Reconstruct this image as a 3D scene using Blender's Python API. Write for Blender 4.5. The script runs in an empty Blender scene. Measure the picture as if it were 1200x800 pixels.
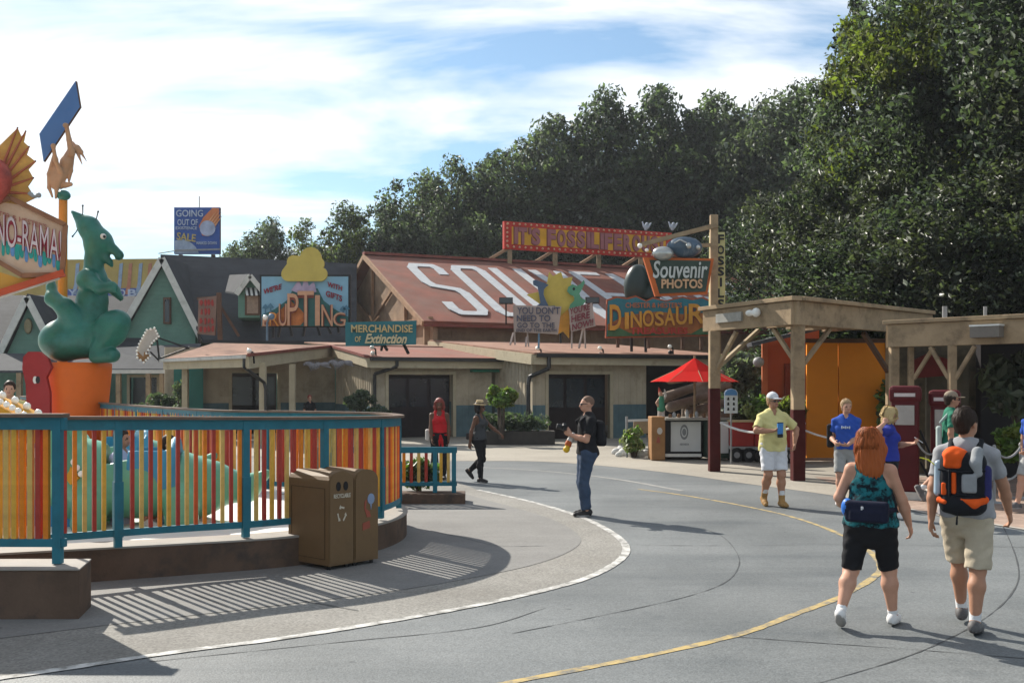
import bpy, bmesh, math, random
import numpy as np
from mathutils import Vector, Matrix

R = math.radians
random.seed(7)
SC = bpy.context.scene
COL = SC.collection

# ------------------------------------------------------------------ camera, sky, sun, exposure
CAM_Z = 2.0
FPX = 1200.0
cam_d = bpy.data.cameras.new('camera')
cam_d.sensor_width = 36.0
cam_d.lens = 36.0
cam_d.shift_y = 50.0 / 1200.0
cam_d.clip_start = 0.1
cam_d.clip_end = 2000.0
cam = bpy.data.objects.new('camera', cam_d)
cam.location = (0, 0, CAM_Z)
cam.rotation_euler = (R(90), 0, 0)
COL.objects.link(cam)
SC.camera = cam

SUN_EL = 36.0
SUN_AZ = math.degrees(math.atan2(-.65, .76))      # from +Y towards +X
SV = Vector((math.sin(R(SUN_AZ)) * math.cos(R(SUN_EL)), math.cos(R(SUN_AZ)) * math.cos(R(SUN_EL)), math.sin(R(SUN_EL))))
sun_d = bpy.data.lights.new('sun', 'SUN')
sun_d.energy = 4.8
sun_d.angle = R(0.53)
sun_d.color = (1.0, .94, .84)
sun = bpy.data.objects.new('sun', sun_d)
sun.rotation_euler = (-SV).to_track_quat('-Z', 'Y').to_euler()
sun.location = SV * 80
COL.objects.link(sun)

W = bpy.data.worlds.new('World')
SC.world = W
W.use_nodes = True
wn, wl = W.node_tree.nodes, W.node_tree.links
wn.clear()
w_out = wn.new('ShaderNodeOutputWorld')
w_bg = wn.new('ShaderNodeBackground')
w_bg.inputs['Strength'].default_value = 0.09
sky = wn.new('ShaderNodeTexSky')
sky.sky_type = 'NISHITA'
sky.sun_disc = False
sky.sun_elevation = R(SUN_EL)
sky.sun_rotation = R(SUN_AZ)
sky.air_density = 1.0
sky.dust_density = 0.3
sky.ozone_density = 2.0
tc = wn.new('ShaderNodeTexCoord')
sep = wn.new('ShaderNodeSeparateXYZ')
wl.new(tc.outputs['Generated'], sep.inputs[0])
def wmath(op, a, b):
    n = wn.new('ShaderNodeMath'); n.operation = op
    for i, v in enumerate((a, b)):
        if isinstance(v, (int, float)): n.inputs[i].default_value = v
        else: wl.new(v, n.inputs[i])
    return n.outputs[0]
zz = wmath('ADD', wmath('MAXIMUM', sep.outputs[2], 0.0), 0.22)
cx_, cy_ = wmath('DIVIDE', sep.outputs[0], zz), wmath('DIVIDE', sep.outputs[1], zz)
cmb = wn.new('ShaderNodeCombineXYZ')
wl.new(wmath('ADD', wmath('MULTIPLY', cx_, 0.9), wmath('MULTIPLY', cy_, 0.25)), cmb.inputs[0]); wl.new(wmath('MULTIPLY', cy_, 2.1), cmb.inputs[1])
cmb.inputs[2].default_value = 3.1
nz = wn.new('ShaderNodeTexNoise'); nz.inputs['Scale'].default_value = 1.5; nz.inputs['Detail'].default_value = 7.0
nz.inputs['Roughness'].default_value = .56; nz.inputs['Distortion'].default_value = .35
wl.new(cmb.outputs[0], nz.inputs['Vector'])
rmp = wn.new('ShaderNodeValToRGB')
rmp.color_ramp.elements[0].position = .41; rmp.color_ramp.elements[0].color = (0, 0, 0, 1)
rmp.color_ramp.elements[1].position = .61; rmp.color_ramp.elements[1].color = (1, 1, 1, 1)
wl.new(nz.outputs['Fac'], rmp.inputs[0])
wmix = wn.new('ShaderNodeMix'); wmix.data_type = 'RGBA'
wl.new(wmath('ADD', wmath('MULTIPLY', rmp.outputs[0], .86), .06), wmix.inputs[0])
w_t = wn.new('ShaderNodeMix'); w_t.data_type = 'RGBA'; w_t.blend_type = 'MULTIPLY'; w_t.inputs[0].default_value = 1.0
w_t.inputs[7].default_value = (.74, .86, .87, 1)
wl.new(sky.outputs[0], w_t.inputs[6]); wl.new(w_t.outputs[2], wmix.inputs[6])
wmix.inputs[7].default_value = (7.4, 7.6, 7.7, 1)
wl.new(wmix.outputs[2], w_bg.inputs['Color'])
wl.new(w_bg.outputs[0], w_out.inputs['Surface'])

SC.view_settings.view_transform = 'Standard'
SC.view_settings.look = 'None'
SC.view_settings.exposure = 0.84
SC.view_settings.gamma = 1.0
SC.view_settings.use_curve_mapping = False

# ------------------------------------------------------------------ helpers: places
def at(px, py, Y):
    """a point of the place that stands at distance Y from the camera line"""
    return Vector(((px - 600) / FPX * Y, Y, CAM_Z + (450 - py) / FPX * Y))
def gp(px, py, z=0.0):
    Y = (CAM_Z - z) * FPX / (py - 450)
    return Vector(((px - 600) / FPX * Y, Y, z))
def onplane(px, py, p0, n):
    d = Vector(((px - 600) / FPX, 1, (450 - py) / FPX)); o = Vector((0, 0, CAM_Z))
    return o + d * ((Vector(p0) - o).dot(n) / d.dot(n))

# ------------------------------------------------------------------ helpers: materials
MATS = {}
def M(name, col, rough=.7, var=.18, scale=3.0, bump=0.0, bscale=30.0, spec=.2, metal=0.0, wave=None, wear=None, emit=None, coat=0.0):
    """plain procedural surface: noise-varied colour, optional relief, optional worn second colour"""
    if name in MATS: return MATS[name]
    m = bpy.data.materials.new(name); m.use_nodes = True
    n, l = m.node_tree.nodes, m.node_tree.links
    b = n['Principled BSDF']
    b.inputs['Roughness'].default_value = rough
    b.inputs['Specular IOR Level'].default_value = spec
    b.inputs['Metallic'].default_value = metal
    if coat: b.inputs['Coat Weight'].default_value = coat
    t = n.new('ShaderNodeTexCoord')
    nz = n.new('ShaderNodeTexNoise'); nz.inputs['Scale'].default_value = scale; nz.inputs['Detail'].default_value = 5; nz.inputs['Roughness'].default_value = .62
    l.new(t.outputs['Object'], nz.inputs['Vector'])
    mx = n.new('ShaderNodeMix'); mx.data_type = 'RGBA'
    mr = n.new('ShaderNodeMapRange'); mr.inputs[1].default_value = .3; mr.inputs[2].default_value = .7
    l.new(nz.outputs['Fac'], mr.inputs[0]); l.new(mr.outputs[0], mx.inputs[0])
    mx.inputs[6].default_value = tuple(c * (1 - var) for c in col) + (1,)
    mx.inputs[7].default_value = tuple(min(1, c * (1 + var)) for c in col) + (1,)
    out = mx.outputs[2]
    if wear:
        wc, ws, lo, hi = wear
        nw = n.new('ShaderNodeTexNoise'); nw.inputs['Scale'].default_value = ws; nw.inputs['Detail'].default_value = 8; nw.inputs['Roughness'].default_value = .7
        l.new(t.outputs['Object'], nw.inputs['Vector'])
        mw = n.new('ShaderNodeMapRange'); mw.inputs[1].default_value = lo; mw.inputs[2].default_value = hi
        l.new(nw.outputs['Fac'], mw.inputs[0])
        m2 = n.new('ShaderNodeMix'); m2.data_type = 'RGBA'
        l.new(mw.outputs[0], m2.inputs[0]); l.new(out, m2.inputs[6]); m2.inputs[7].default_value = tuple(wc) + (1,)
        out = m2.outputs[2]
    l.new(out, b.inputs['Base Color'])
    hgt = None
    if wave:                                   # (axis, spacing, strength): boards, ribs
        ax, sp, st = wave
        wv = n.new('ShaderNodeTexWave'); wv.bands_direction = ax; wv.wave_profile = 'SAW'
        wv.inputs['Scale'].default_value = 2 * math.pi / sp / 20.0
        l.new(t.outputs['Object'], wv.inputs['Vector'])
        bp = n.new('ShaderNodeBump'); bp.inputs['Strength'].default_value = st; bp.inputs['Distance'].default_value = .03
        l.new(wv.outputs['Fac'], bp.inputs['Height']); hgt = bp
    if bump:
        nb = n.new('ShaderNodeTexNoise'); nb.inputs['Scale'].default_value = bscale; nb.inputs['Detail'].default_value = 4
        l.new(t.outputs['Object'], nb.inputs['Vector'])
        b2 = n.new('ShaderNodeBump'); b2.inputs['Strength'].default_value = bump; b2.inputs['Distance'].default_value = .02
        l.new(nb.outputs['Fac'], b2.inputs['Height'])
        if hgt: l.new(hgt.outputs[0], b2.inputs['Normal'])
        hgt = b2
    if hgt: l.new(hgt.outputs[0], b.inputs['Normal'])
    if emit:
        b.inputs['Emission Color'].default_value = tuple(col) + (1,); b.inputs['Emission Strength'].default_value = emit
    MATS[name] = m
    return m

# ------------------------------------------------------------------ helpers: objects
def tag(o, label=None, cat=None, group=None, kind=None):
    if label: o['label'] = label
    if cat: o['category'] = cat
    if group: o['group'] = group
    if kind: o['kind'] = kind
    return o
def thing(name, label, cat, loc=(0, 0, 0), group=None, rotz=0.0):
    o = bpy.data.objects.new(name, None); COL.objects.link(o)
    o.location = loc; o.rotation_euler = (0, 0, rotz); o.empty_display_size = .1
    return tag(o, label, cat, group)

class MB:
    """collects faces, in world coordinates, into ONE mesh"""
    def __init__(s): s.v = []; s.f = []; s.m = []; s.mats = []; s.sm = []
    def mi(s, mat):
        if mat not in s.mats: s.mats.append(mat)
        return s.mats.index(mat)
    def add(s, vs, fs, mat=None, smooth=False):
        o = len(s.v); s.v += [Vector(v) for v in vs]
        for f in fs: s.f.append([o + i for i in f]); s.m.append(s.mi(mat)); s.sm.append(smooth)
        return s
    def hexa(s, p, mat=None):                   # 4 bottom (ccw from above) + 4 top
        return s.add(p, [(3, 2, 1, 0), (4, 5, 6, 7), (0, 1, 5, 4), (1, 2, 6, 5), (2, 3, 7, 6), (3, 0, 4, 7)], mat)
    def box(s, c, size, mat=None, rot=None):
        c = Vector(c); hx, hy, hz = [x / 2 for x in size]
        pts = [Vector(q) for q in ((-hx, -hy, -hz), (hx, -hy, -hz), (hx, hy, -hz), (-hx, hy, -hz), (-hx, -hy, hz), (hx, -hy, hz), (hx, hy, hz), (-hx, hy, hz))]
        if rot is not None:
            rm = rot if isinstance(rot, Matrix) else Matrix.Rotation(rot, 3, 'Z')
            pts = [rm @ q for q in pts]
        return s.hexa([c + q for q in pts], mat)
    def bar(s, a, b, w, t, mat=None, up=(0, 0, 1)):  # rectangular bar from a to b, w across, t along 'up'
        a, b = Vector(a), Vector(b); d = (b - a).normalized(); u = Vector(up)
        if abs(d.dot(u)) > .98: u = Vector((0, 1, 0))
        x = d.cross(u).normalized(); u = x.cross(d).normalized()
        x = x * (w / 2); u = u * (t / 2)
        return s.hexa([a - x - u, a + x - u, a + x + u, a - x + u, b - x - u, b + x - u, b + x + u, b - x + u], mat)
    def tube(s, a, b, r0, r1=None, n=8, mat=None, caps=True):
        a, b = Vector(a), Vector(b); r1 = r0 if r1 is None else r1
        d = (b - a).normalized(); u = Vector((0, 0, 1)) if abs(d.z) < .95 else Vector((1, 0, 0))
        x = d.cross(u).normalized(); y = d.cross(x).normalized()
        vs = []
        for c, r in ((a, r0), (b, r1)):
            for i in range(n):
                t = 2 * math.pi * i / n; vs.append(c + x * (r * math.cos(t)) + y * (r * math.sin(t)))
        fs = [(i, i + n, (i + 1) % n + n, (i + 1) % n) for i in range(n)]
        s.add(vs, fs, mat, True)
        if caps: s.add(vs[:n], [tuple(range(n))], mat); s.add(vs[n:], [tuple(range(n - 1, -1, -1))], mat)
        return s
    def path(s, pts, r, n=6, mat=None):
        rs = r if isinstance(r, (list, tuple)) else [r] * len(pts)
        for i in range(len(pts) - 1): s.tube(pts[i], pts[i + 1], rs[i], rs[i + 1], n, mat, True)
        return s
    def lathe(s, c, prof, n=16, mat=None, smooth=True):  # prof: (r, z)
        c = Vector(c); vs = []
        for r, z in prof:
            for i in range(n):
                t = 2 * math.pi * i / n; vs.append(c + Vector((r * math.cos(t), r * math.sin(t), z)))
        fs = []
        for j in range(len(prof) - 1):
            for i in range(n):
                k = (i + 1) % n; fs.append((j * n + i, j * n + k, (j + 1) * n + k, (j + 1) * n + i))
        s.add(vs, fs, mat, smooth)
        if prof[0][0] > 1e-4: s.add(vs[:n], [tuple(range(n - 1, -1, -1))], mat)
        if prof[-1][0] > 1e-4: s.add(vs[-n:], [tuple(range(n))], mat)
        return s
    def ball(s, c, r, mat=None, n=8, sq=(1, 1, 1)):
        prof = [(max(1e-5, math.cos(t)) , math.sin(t)) for t in [math.pi * (i / (n // 2 + 1) - .5) for i in range(n // 2 + 2)]]
        c = Vector(c); vs = []
        for q, z in prof:
            for i in range(n):
                t = 2 * math.pi * i / n; vs.append(c + Vector((q * math.cos(t) * r * sq[0], q * math.sin(t) * r * sq[1], z * r * sq[2])))
        fs = [(j * n + i, j * n + (i + 1) % n, (j + 1) * n + (i + 1) % n, (j + 1) * n + i) for j in range(len(prof) - 1) for i in range(n)]
        return s.add(vs, fs, mat, True)
    def slab(s, pts, off, mat=None, side=None):       # polygon pts extruded by vector off (front face = pts)
        pts = [Vector(p) for p in pts]; off = Vector(off); n = len(pts)
        nrm = Vector((0, 0, 0))
        for i in range(n): nrm += (pts[i] - pts[0]).cross(pts[(i + 1) % n] - pts[0])
        if nrm.dot(off) > 0: pts = pts[::-1]
        bk = [p + off for p in pts]
        s.add(pts, [tuple(range(n))], mat); s.add(bk, [tuple(range(n - 1, -1, -1))], mat)
        return s.add(pts + bk, [((i + 1) % n, i, i + n, (i + 1) % n + n) for i in range(n)], side or mat)
    def build(s, name, mat=None, parent=None, kind=None, label=None, bevel=0.0, smooth=None):
        me = bpy.data.meshes.new(name)
        org = parent.matrix_basis.translation if parent is not None else None
        pp = parent
        off = Vector((0, 0, 0))
        while pp is not None: off += pp.location; pp = pp.parent
        me.from_pydata([tuple(v - off) for v in s.v], [], s.f)
        for mt in s.mats: me.materials.append(mt if mt is not None else mat)
        me.polygons.foreach_set('material_index', s.m)
        me.polygons.foreach_set('use_smooth', [x if smooth is None else smooth for x in s.sm])
        me.update()
        o = bpy.data.objects.new(name, me); COL.objects.link(o)
        if parent is not None: o.parent = parent
        if bevel:
            bv = o.modifiers.new('bevel', 'BEVEL'); bv.width = bevel; bv.segments = 2; bv.limit_method = 'ANGLE'; bv.angle_limit = R(40)
        if kind: o['kind'] = kind
        if label: o['label'] = label
        return o
    def solo(s, name, mat, label, cat, group=None, kind=None, bevel=0.0):
        """a thing that is one mesh, its origin at its base"""
        zs = min(v.z for v in s.v); cx = sum(v.x for v in s.v) / len(s.v); cy = sum(v.y for v in s.v) / len(s.v)
        c = Vector((cx, cy, zs)); s.v = [v - c for v in s.v]
        o = s.build(name, mat, None, kind, bevel=bevel); o.location = c
        return tag(o, label, cat, group)

def letters(txt, org, xd, ud, w, h, depth=.02, mat=None, bold=0.0, shear=0.0, parent=None, name='lettering', mb=None):
    """raised lettering fitted into a w x h box whose lower left corner is org"""
    c = bpy.data.curves.new('lettering', 'FONT'); c.body = txt; c.size = 1.0; c.offset = bold; c.shear = shear; c.extrude = .05; c.resolution_u = 3
    o = bpy.data.objects.new('lettering', c); COL.objects.link(o)
    me = bpy.data.meshes.new_from_object(o)
    bpy.data.objects.remove(o); bpy.data.curves.remove(c)
    co = np.empty(len(me.vertices) * 3); me.vertices.foreach_get('co', co); co = co.reshape(-1, 3)
    mn, mx = co.min(0), co.max(0)
    co = (co - mn) / np.maximum(mx - mn, 1e-6)
    xd, ud = Vector(xd).normalized(), Vector(ud).normalized(); nd = xd.cross(ud)
    A = np.array([list(xd * w), list(ud * h), list(nd * depth)])
    P = co @ A + np.array(list(Vector(org)))
    m = mb or MB()
    m.add([Vector(p) for p in P], [tuple(p.vertices) for p in me.polygons], mat)
    bpy.data.meshes.remove(me)
    if mb is not None: return mb
    return m.build(name, mat, parent)

def fast_mesh(name, V, F, mats, midx=None, smooth=True):
    me = bpy.data.meshes.new(name)
    V = np.ascontiguousarray(V, dtype=np.float32); F = np.ascontiguousarray(F, dtype=np.int32)
    k = F.shape[1]
    me.vertices.add(len(V)); me.vertices.foreach_set('co', V.ravel())
    me.loops.add(F.size); me.loops.foreach_set('vertex_index', F.ravel())
    me.polygons.add(len(F)); me.polygons.foreach_set('loop_start', np.arange(len(F), dtype=np.int32) * k)
    for m in mats: me.materials.append(m)
    if midx is not None: me.polygons.foreach_set('material_index', np.ascontiguousarray(midx, dtype=np.int32))
    me.polygons.foreach_set('use_smooth', np.full(len(F), smooth))
    me.update(calc_edges=True); me.validate()
    return me

# ------------------------------------------------------------------ helpers: blended bodies (signed distance -> one continuous mesh)
def rotm(x=0, y=0, z=0):
    return Matrix.Rotation(R(z), 3, 'Z') @ Matrix.Rotation(R(y), 3, 'Y') @ Matrix.Rotation(R(x), 3, 'X')
class Blob:
    def __init__(s): s.p = []
    def cone(s, a, b, ra, rb=None, k=.02, m=0, flat=None, sq=None, op=1):
        s.p.append(('c', np.array(a, float), np.array(b, float), ra, ra if rb is None else rb, k, m, flat, sq, op)); return s
    def chain(s, pts, rs, k=.02, m=0, sq=None):
        for i in range(len(pts) - 1): s.cone(pts[i], pts[i + 1], rs[i], rs[i + 1], k, m, None, sq)
        return s
    def ell(s, c, r, rot=None, k=.02, m=0, op=1):
        s.p.append(('e', np.array(c, float), np.array(r if hasattr(r, '__len__') else (r, r, r), float), None if rot is None else np.array(rot), None, k, m, None, None, op)); return s
    def box(s, c, half, rnd=.01, rot=None, k=.005, m=0, op=1):
        s.p.append(('b', np.array(c, float), np.array(half, float), None if rot is None else np.array(rot), rnd, k, m, None, None, op)); return s
    def bounds(s, p):
        if p[0] == 'c':
            r = max(p[3], p[4]); return np.minimum(p[1], p[2]) - r, np.maximum(p[1], p[2]) + r
        r = np.linalg.norm(p[2]) if p[3] is not None else p[2]
        return p[1] - r - .01, p[1] + r + .01
    def mesh(s, name, h, mats, disp=None, scale=1.0):
        adds = [p for p in s.p if p[9] > 0]
        lo = np.min([s.bounds(p)[0] for p in adds], 0) - 3 * h; hi = np.max([s.bounds(p)[1] for p in adds], 0) + 3 * h
        n = np.ceil((hi - lo) / h).astype(int) + 1
        ax = [lo[i] + h * np.arange(n[i]) for i in range(3)]
        F = np.full(n, 9.0, np.float32); ID = np.zeros(n, np.int16)
        for p in s.p:
            b0, b1 = s.bounds(p); mg = max(p[5] * 1.2, 0) + 2.5 * h
            i0 = np.clip(np.floor((b0 - mg - lo) / h).astype(int), 0, n - 1); i1 = np.clip(np.ceil((b1 + mg - lo) / h).astype(int) + 1, 1, n)
            if np.any(i1 <= i0): continue
            sl = tuple(slice(i0[i], i1[i]) for i in range(3))
            X = (ax[0][sl[0]][:, None, None]).astype(np.float32); Y = (ax[1][sl[1]][None, :, None]).astype(np.float32); Z = (ax[2][sl[2]][None, None, :]).astype(np.float32)
            if p[0] == 'c':
                a, b, ra, rb, k, m, flat, sq, op = p[1:]
                ab = b - a; L2 = float(ab @ ab) + 1e-9; L = math.sqrt(L2)
                dx, dy, dz = X - a[0], Y - a[1], Z - a[2]
                t = (dx * ab[0] + dy * ab[1] + dz * ab[2]) / L2
                tc_ = np.clip(t, 0, 1)
                ex, ey, ez = dx - ab[0] * tc_, dy - ab[1] * tc_, dz - ab[2] * tc_
                if sq is not None:
                    q, f = np.array(sq[0], float), sq[1]
                    dq = (ex * q[0] + ey * q[1] + ez * q[2]) * (1 / f - 1)
                    ex, ey, ez = ex + dq * q[0], ey + dq * q[1], ez + dq * q[2]
                d = np.sqrt(ex * ex + ey * ey + ez * ez) - (ra + (rb - ra) * tc_)
                if flat is not None:
                    if 'a' in flat: d = np.maximum(d, -t * L)
                    if 'b' in flat: d = np.maximum(d, (t - 1) * L)
            else:
                c, r, rot, rnd, k, m, _, _, op = p[1:]
                dx, dy, dz = X - c[0], Y - c[1], Z - c[2]
                if rot is not None:
                    dx, dy, dz = (dx * rot[0, 0] + dy * rot[1, 0] + dz * rot[2, 0], dx * rot[0, 1] + dy * rot[1, 1] + dz * rot[2, 1], dx * rot[0, 2] + dy * rot[1, 2] + dz * rot[2, 2])
                if p[0] == 'e':
                    k0 = np.sqrt((dx / r[0]) ** 2 + (dy / r[1]) ** 2 + (dz / r[2]) ** 2)
                    k1 = np.sqrt((dx / r[0] ** 2) ** 2 + (dy / r[1] ** 2) ** 2 + (dz / r[2] ** 2) ** 2) + 1e-6
                    d = k0 * (k0 - 1) / k1
                else:
                    qx, qy, qz = np.abs(dx) - r[0] + rnd, np.abs(dy) - r[1] + rnd, np.abs(dz) - r[2] + rnd
                    d = np.sqrt(np.maximum(qx, 0) ** 2 + np.maximum(qy, 0) ** 2 + np.maximum(qz, 0) ** 2) + np.minimum(np.maximum(qx, np.maximum(qy, qz)), 0) - rnd
            f = F[sl]
            d = np.broadcast_to(d, f.shape).astype(np.float32)
            if op > 0:
                ID[sl] = np.where(d < f, m, ID[sl])
                hh = np.maximum(k - np.abs(f - d), 0) / max(k, 1e-6)
                F[sl] = np.minimum(f, d) - hh * hh * k * .25
            else:
                nd = -d
                hh = np.maximum(k - np.abs(f - nd), 0) / max(k, 1e-6)
                F[sl] = np.maximum(f, nd) + hh * hh * k * .25
        if disp is not None:
            F = F + disp(ax[0][:, None, None], ax[1][None, :, None], ax[2][None, None, :]).astype(np.float32)
        V, Q, cm = nets(F, lo, h, ID)
        return fast_mesh(name, V * scale, Q, mats, cm if len(mats) > 1 else None)

def nets(F, lo, h, ID):
    S = F < 0
    nx, ny, nz = S.shape
    cnt = np.zeros((nx - 1, ny - 1, nz - 1), np.int8)
    for a in (0, 1):
        for b in (0, 1):
            for c in (0, 1):
                cnt += S[a:nx - 1 + a, b:ny - 1 + b, c:nz - 1 + c]
    I, J, K = np.nonzero((cnt > 0) & (cnt < 8))
    C = {}
    for a in (0, 1):
        for b in (0, 1):
            for c in (0, 1): C[(a, b, c)] = F[I + a, J + b, K + c]
    acc = np.zeros((len(I), 3)); num = np.zeros(len(I))
    corners = list(C)
    for p in corners:
        for axis in range(3):
            if p[axis] == 1: continue
            q = list(p); q[axis] = 1; q = tuple(q)
            fp, fq = C[p], C[q]
            ok = (fp < 0) != (fq < 0)
            t = np.where(ok, fp / np.where(ok, fp - fq, 1), 0)
            e = np.array(p, float)[None, :] + np.zeros((len(I), 3)); e[:, axis] += t
            acc += e * ok[:, None]; num += ok
    V = np.stack([I, J, K], 1) + acc / num[:, None]
    V = V * h + lo
    idx = np.full(cnt.shape, -1, np.int64); idx[I, J, K] = np.arange(len(I))
    qs = []
    for axis in range(3):
        s0 = [slice(0, None)] * 3; s1 = [slice(0, None)] * 3
        s0[axis] = slice(0, -1); s1[axis] = slice(1, None)
        A, B = S[tuple(s0)], S[tuple(s1)]
        ch = A != B
        o1, o2 = [(1, 2), (2, 0), (0, 1)][axis]
        P = np.stack(np.nonzero(ch), 1)
        lim = np.array(cnt.shape)
        ok = (P[:, o1] > 0) & (P[:, o2] > 0) & (P[:, o1] < lim[o1]) & (P[:, o2] < lim[o2])
        P = P[ok]
        sgn = A[P[:, 0], P[:, 1], P[:, 2]]
        def cell(d1, d2):
            q = P.copy(); q[:, o1] -= d1; q[:, o2] -= d2
            return idx[q[:, 0], q[:, 1], q[:, 2]]
        q = np.stack([cell(1, 1), cell(0, 1), cell(0, 0), cell(1, 0)], 1)
        q[~sgn] = q[~sgn][:, ::-1]
        qs.append(q)
    Q = np.concatenate(qs)
    Q = Q[(Q >= 0).all(1)]
    cm = ID[I, J, K][Q[:, 0]]
    return V, Q, cm

def obj_from(name, me, parent=None, loc=None, rotz=None, label=None):
    o = bpy.data.objects.new(name, me); COL.objects.link(o)
    if parent is not None: o.parent = parent
    if loc is not None: o.location = loc
    if rotz is not None: o.rotation_euler = (0, 0, rotz)
    if label: o['label'] = label
    return o
# ------------------------------------------------------------------ materials of the setting
def ground_mat(name, c1, c2, sc1, grain, gscale, rough=.85, stain=(.05, .05, .05), stain_amt=.5, streak=True):
    if name in MATS: return MATS[name]
    m = bpy.data.materials.new(name); m.use_nodes = True
    n, l = m.node_tree.nodes, m.node_tree.links; b = n['Principled BSDF']
    b.inputs['Roughness'].default_value = rough; b.inputs['Specular IOR Level'].default_value = .3
    t = n.new('ShaderNodeTexCoord')
    def noise(s, d=6, r=.6, vec=None):
        q = n.new('ShaderNodeTexNoise'); q.inputs['Scale'].default_value = s; q.inputs['Detail'].default_value = d; q.inputs['Roughness'].default_value = r
        l.new(vec or t.outputs['Object'], q.inputs['Vector']); return q.outputs['Fac']
    def rng(x, lo, hi, o0=0, o1=1):
        q = n.new('ShaderNodeMapRange'); q.inputs[1].default_value = lo; q.inputs[2].default_value = hi; q.inputs[3].default_value = o0; q.inputs[4].default_value = o1
        l.new(x, q.inputs[0]); return q.outputs[0]
    def mix(f, a, bb, mode='MIX'):
        q = n.new('ShaderNodeMix'); q.data_type = 'RGBA'; q.blend_type = mode
        if isinstance(f, float): q.inputs[0].default_value = f
        else: l.new(f, q.inputs[0])
        for i, v in ((6, a), (7, bb)):
            if isinstance(v, tuple): q.inputs[i].default_value = v + (1,)
            else: l.new(v, q.inputs[i])
        return q.outputs[2]
    c = mix(rng(noise(sc1), .32, .68), c1, c2)
    if streak:
        mp = n.new('ShaderNodeMapping'); mp.inputs['Scale'].default_value = (.12, 1.1, 1); mp.inputs['Rotation'].default_value = (0, 0, .35)
        l.new(t.outputs['Object'], mp.inputs[0])
        c = mix(rng(noise(1.0, 8, .65, mp.outputs[0]), .46, .72, 0, stain_amt), c, stain)
    c = mix(rng(noise(2.3, 9, .72), .54, .74, 0, stain_amt * .8), c, stain)
    c = mix(rng(noise(.22, 5, .55), .42, .62, 0, .45), c, tuple(x * 1.28 for x in c2))
    sp_ = n.new('ShaderNodeTexVoronoi'); sp_.inputs['Scale'].default_value = 1.7; l.new(t.outputs['Object'], sp_.inputs['Vector'])
    c = mix(rng(sp_.outputs['Distance'], .035, .05, .55, 0), c, tuple(x * .5 for x in stain))
    vo = n.new('ShaderNodeTexVoronoi'); vo.inputs['Scale'].default_value = gscale; l.new(t.outputs['Object'], vo.inputs['Vector'])
    bwn = n.new('ShaderNodeRGBToBW'); l.new(vo.outputs['Color'], bwn.inputs[0]); gr = mix(grain, (.5, .5, .5), bwn.outputs[0])
    c = mix(grain, c, gr, 'OVERLAY')
    l.new(c, b.inputs['Base Color'])
    bp = n.new('ShaderNodeBump'); bp.inputs['Strength'].default_value = .5; bp.inputs['Distance'].default_value = .008
    l.new(noise(gscale * .8, 3), bp.inputs['Height']); l.new(bp.outputs[0], b.inputs['Normal'])
    MATS[name] = m; return m

m_asph = ground_mat('asphalt', (.104, .112, .113), (.150, .158, .158), .45, .5, 70, .62, (.070, .079, .084), .95)
m_aggr = ground_mat('aggregate', (.165, .157, .142), (.212, .203, .184), 1.2, .55, 55, .9, (.15, .138, .12), .6)
m_conc = ground_mat('concrete', (.145, .141, .134), (.186, .181, .171), .8, .35, 50, .85, (.11, .105, .10), .6)
m_beige = ground_mat('beige_paving', (.225, .203, .168), (.28, .255, .213), .4, .3, 22, .85, (.2, .18, .15), .45)
m_brick = ground_mat('brick_paving', (.21, .145, .11), (.29, .21, .165), 1.4, .5, 9, .85, (.13, .095, .08), .5)
m_floor = ground_mat('ride_floor', (.55, .54, .50), (.66, .65, .61), .9, .2, 40, .7, (.4, .39, .36), .4)
m_wline = M('white_line', (.50, .49, .465), .8, .15, 5, wear=((.19, .185, .17), 6, .42, .62))
m_yline = M('yellow_line', (.40, .30, .13), .8, .15, 5, wear=((.14, .14, .135), 6, .44, .64))
m_crack = M('crack_seal', (.066, .069, .07), .6, .2, 9)
m_kerb = M('kerb_concrete', (.105, .068, .048), .85, .25, 2.2, bump=.25, bscale=40, wear=((.055, .043, .037), 3.0, .5, .68))
m_kerbtop = M('kerb_cap', (.29, .265, .235), .8, .12, 3)

def sheet(name, pts, z, mat, kind='structure'):
    m = MB(); m.add([(p[0], p[1], z) for p in pts], [tuple(range(len(pts)))], mat)
    # the polygon must face up
    a = sum((pts[i][0] * pts[(i + 1) % len(pts)][1] - pts[(i + 1) % len(pts)][0] * pts[i][1]) for i in range(len(pts)))
    if a < 0: m.f[0] = m.f[0][::-1]
    o = m.build(name, mat); o['kind'] = kind; return o
def smooth_line(pts, n=8):
    """Catmull-Rom through ground points"""
    P = [Vector(p) for p in pts]; P = [2 * P[0] - P[1]] + P + [2 * P[-1] - P[-2]]; out = []
    for i in range(1, len(P) - 2):
        for j in range(n):
            t = j / n; a, b, c, d = P[i - 1], P[i], P[i + 1], P[i + 2]
            out.append(.5 * ((2 * b) + (c - a) * t + (2 * a - 5 * b + 4 * c - d) * t * t + (3 * b - a - 3 * c + d) * t ** 3))
    out.append(P[-2]); return out
def strip(name, pts, w, z, mat, jitter=0.0):
    m = MB(); L, Rr = [], []
    for i, p in enumerate(pts):
        d = (pts[min(i + 1, len(pts) - 1)] - pts[max(i - 1, 0)]).normalized(); q = Vector((-d.y, d.x, 0))
        ww = w * (1 + random.uniform(-jitter, jitter))
        L.append(p + q * ww / 2); Rr.append(p - q * ww / 2)
    vs = [(p.x, p.y, z) for p in L] + [(p.x, p.y, z) for p in Rr]; n = len(pts)
    m.add(vs, [(i, i + n, i + 1 + n, i + 1) for i in range(n - 1)], mat)
    o = m.build(name, mat); o['kind'] = 'structure'; return o

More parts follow.
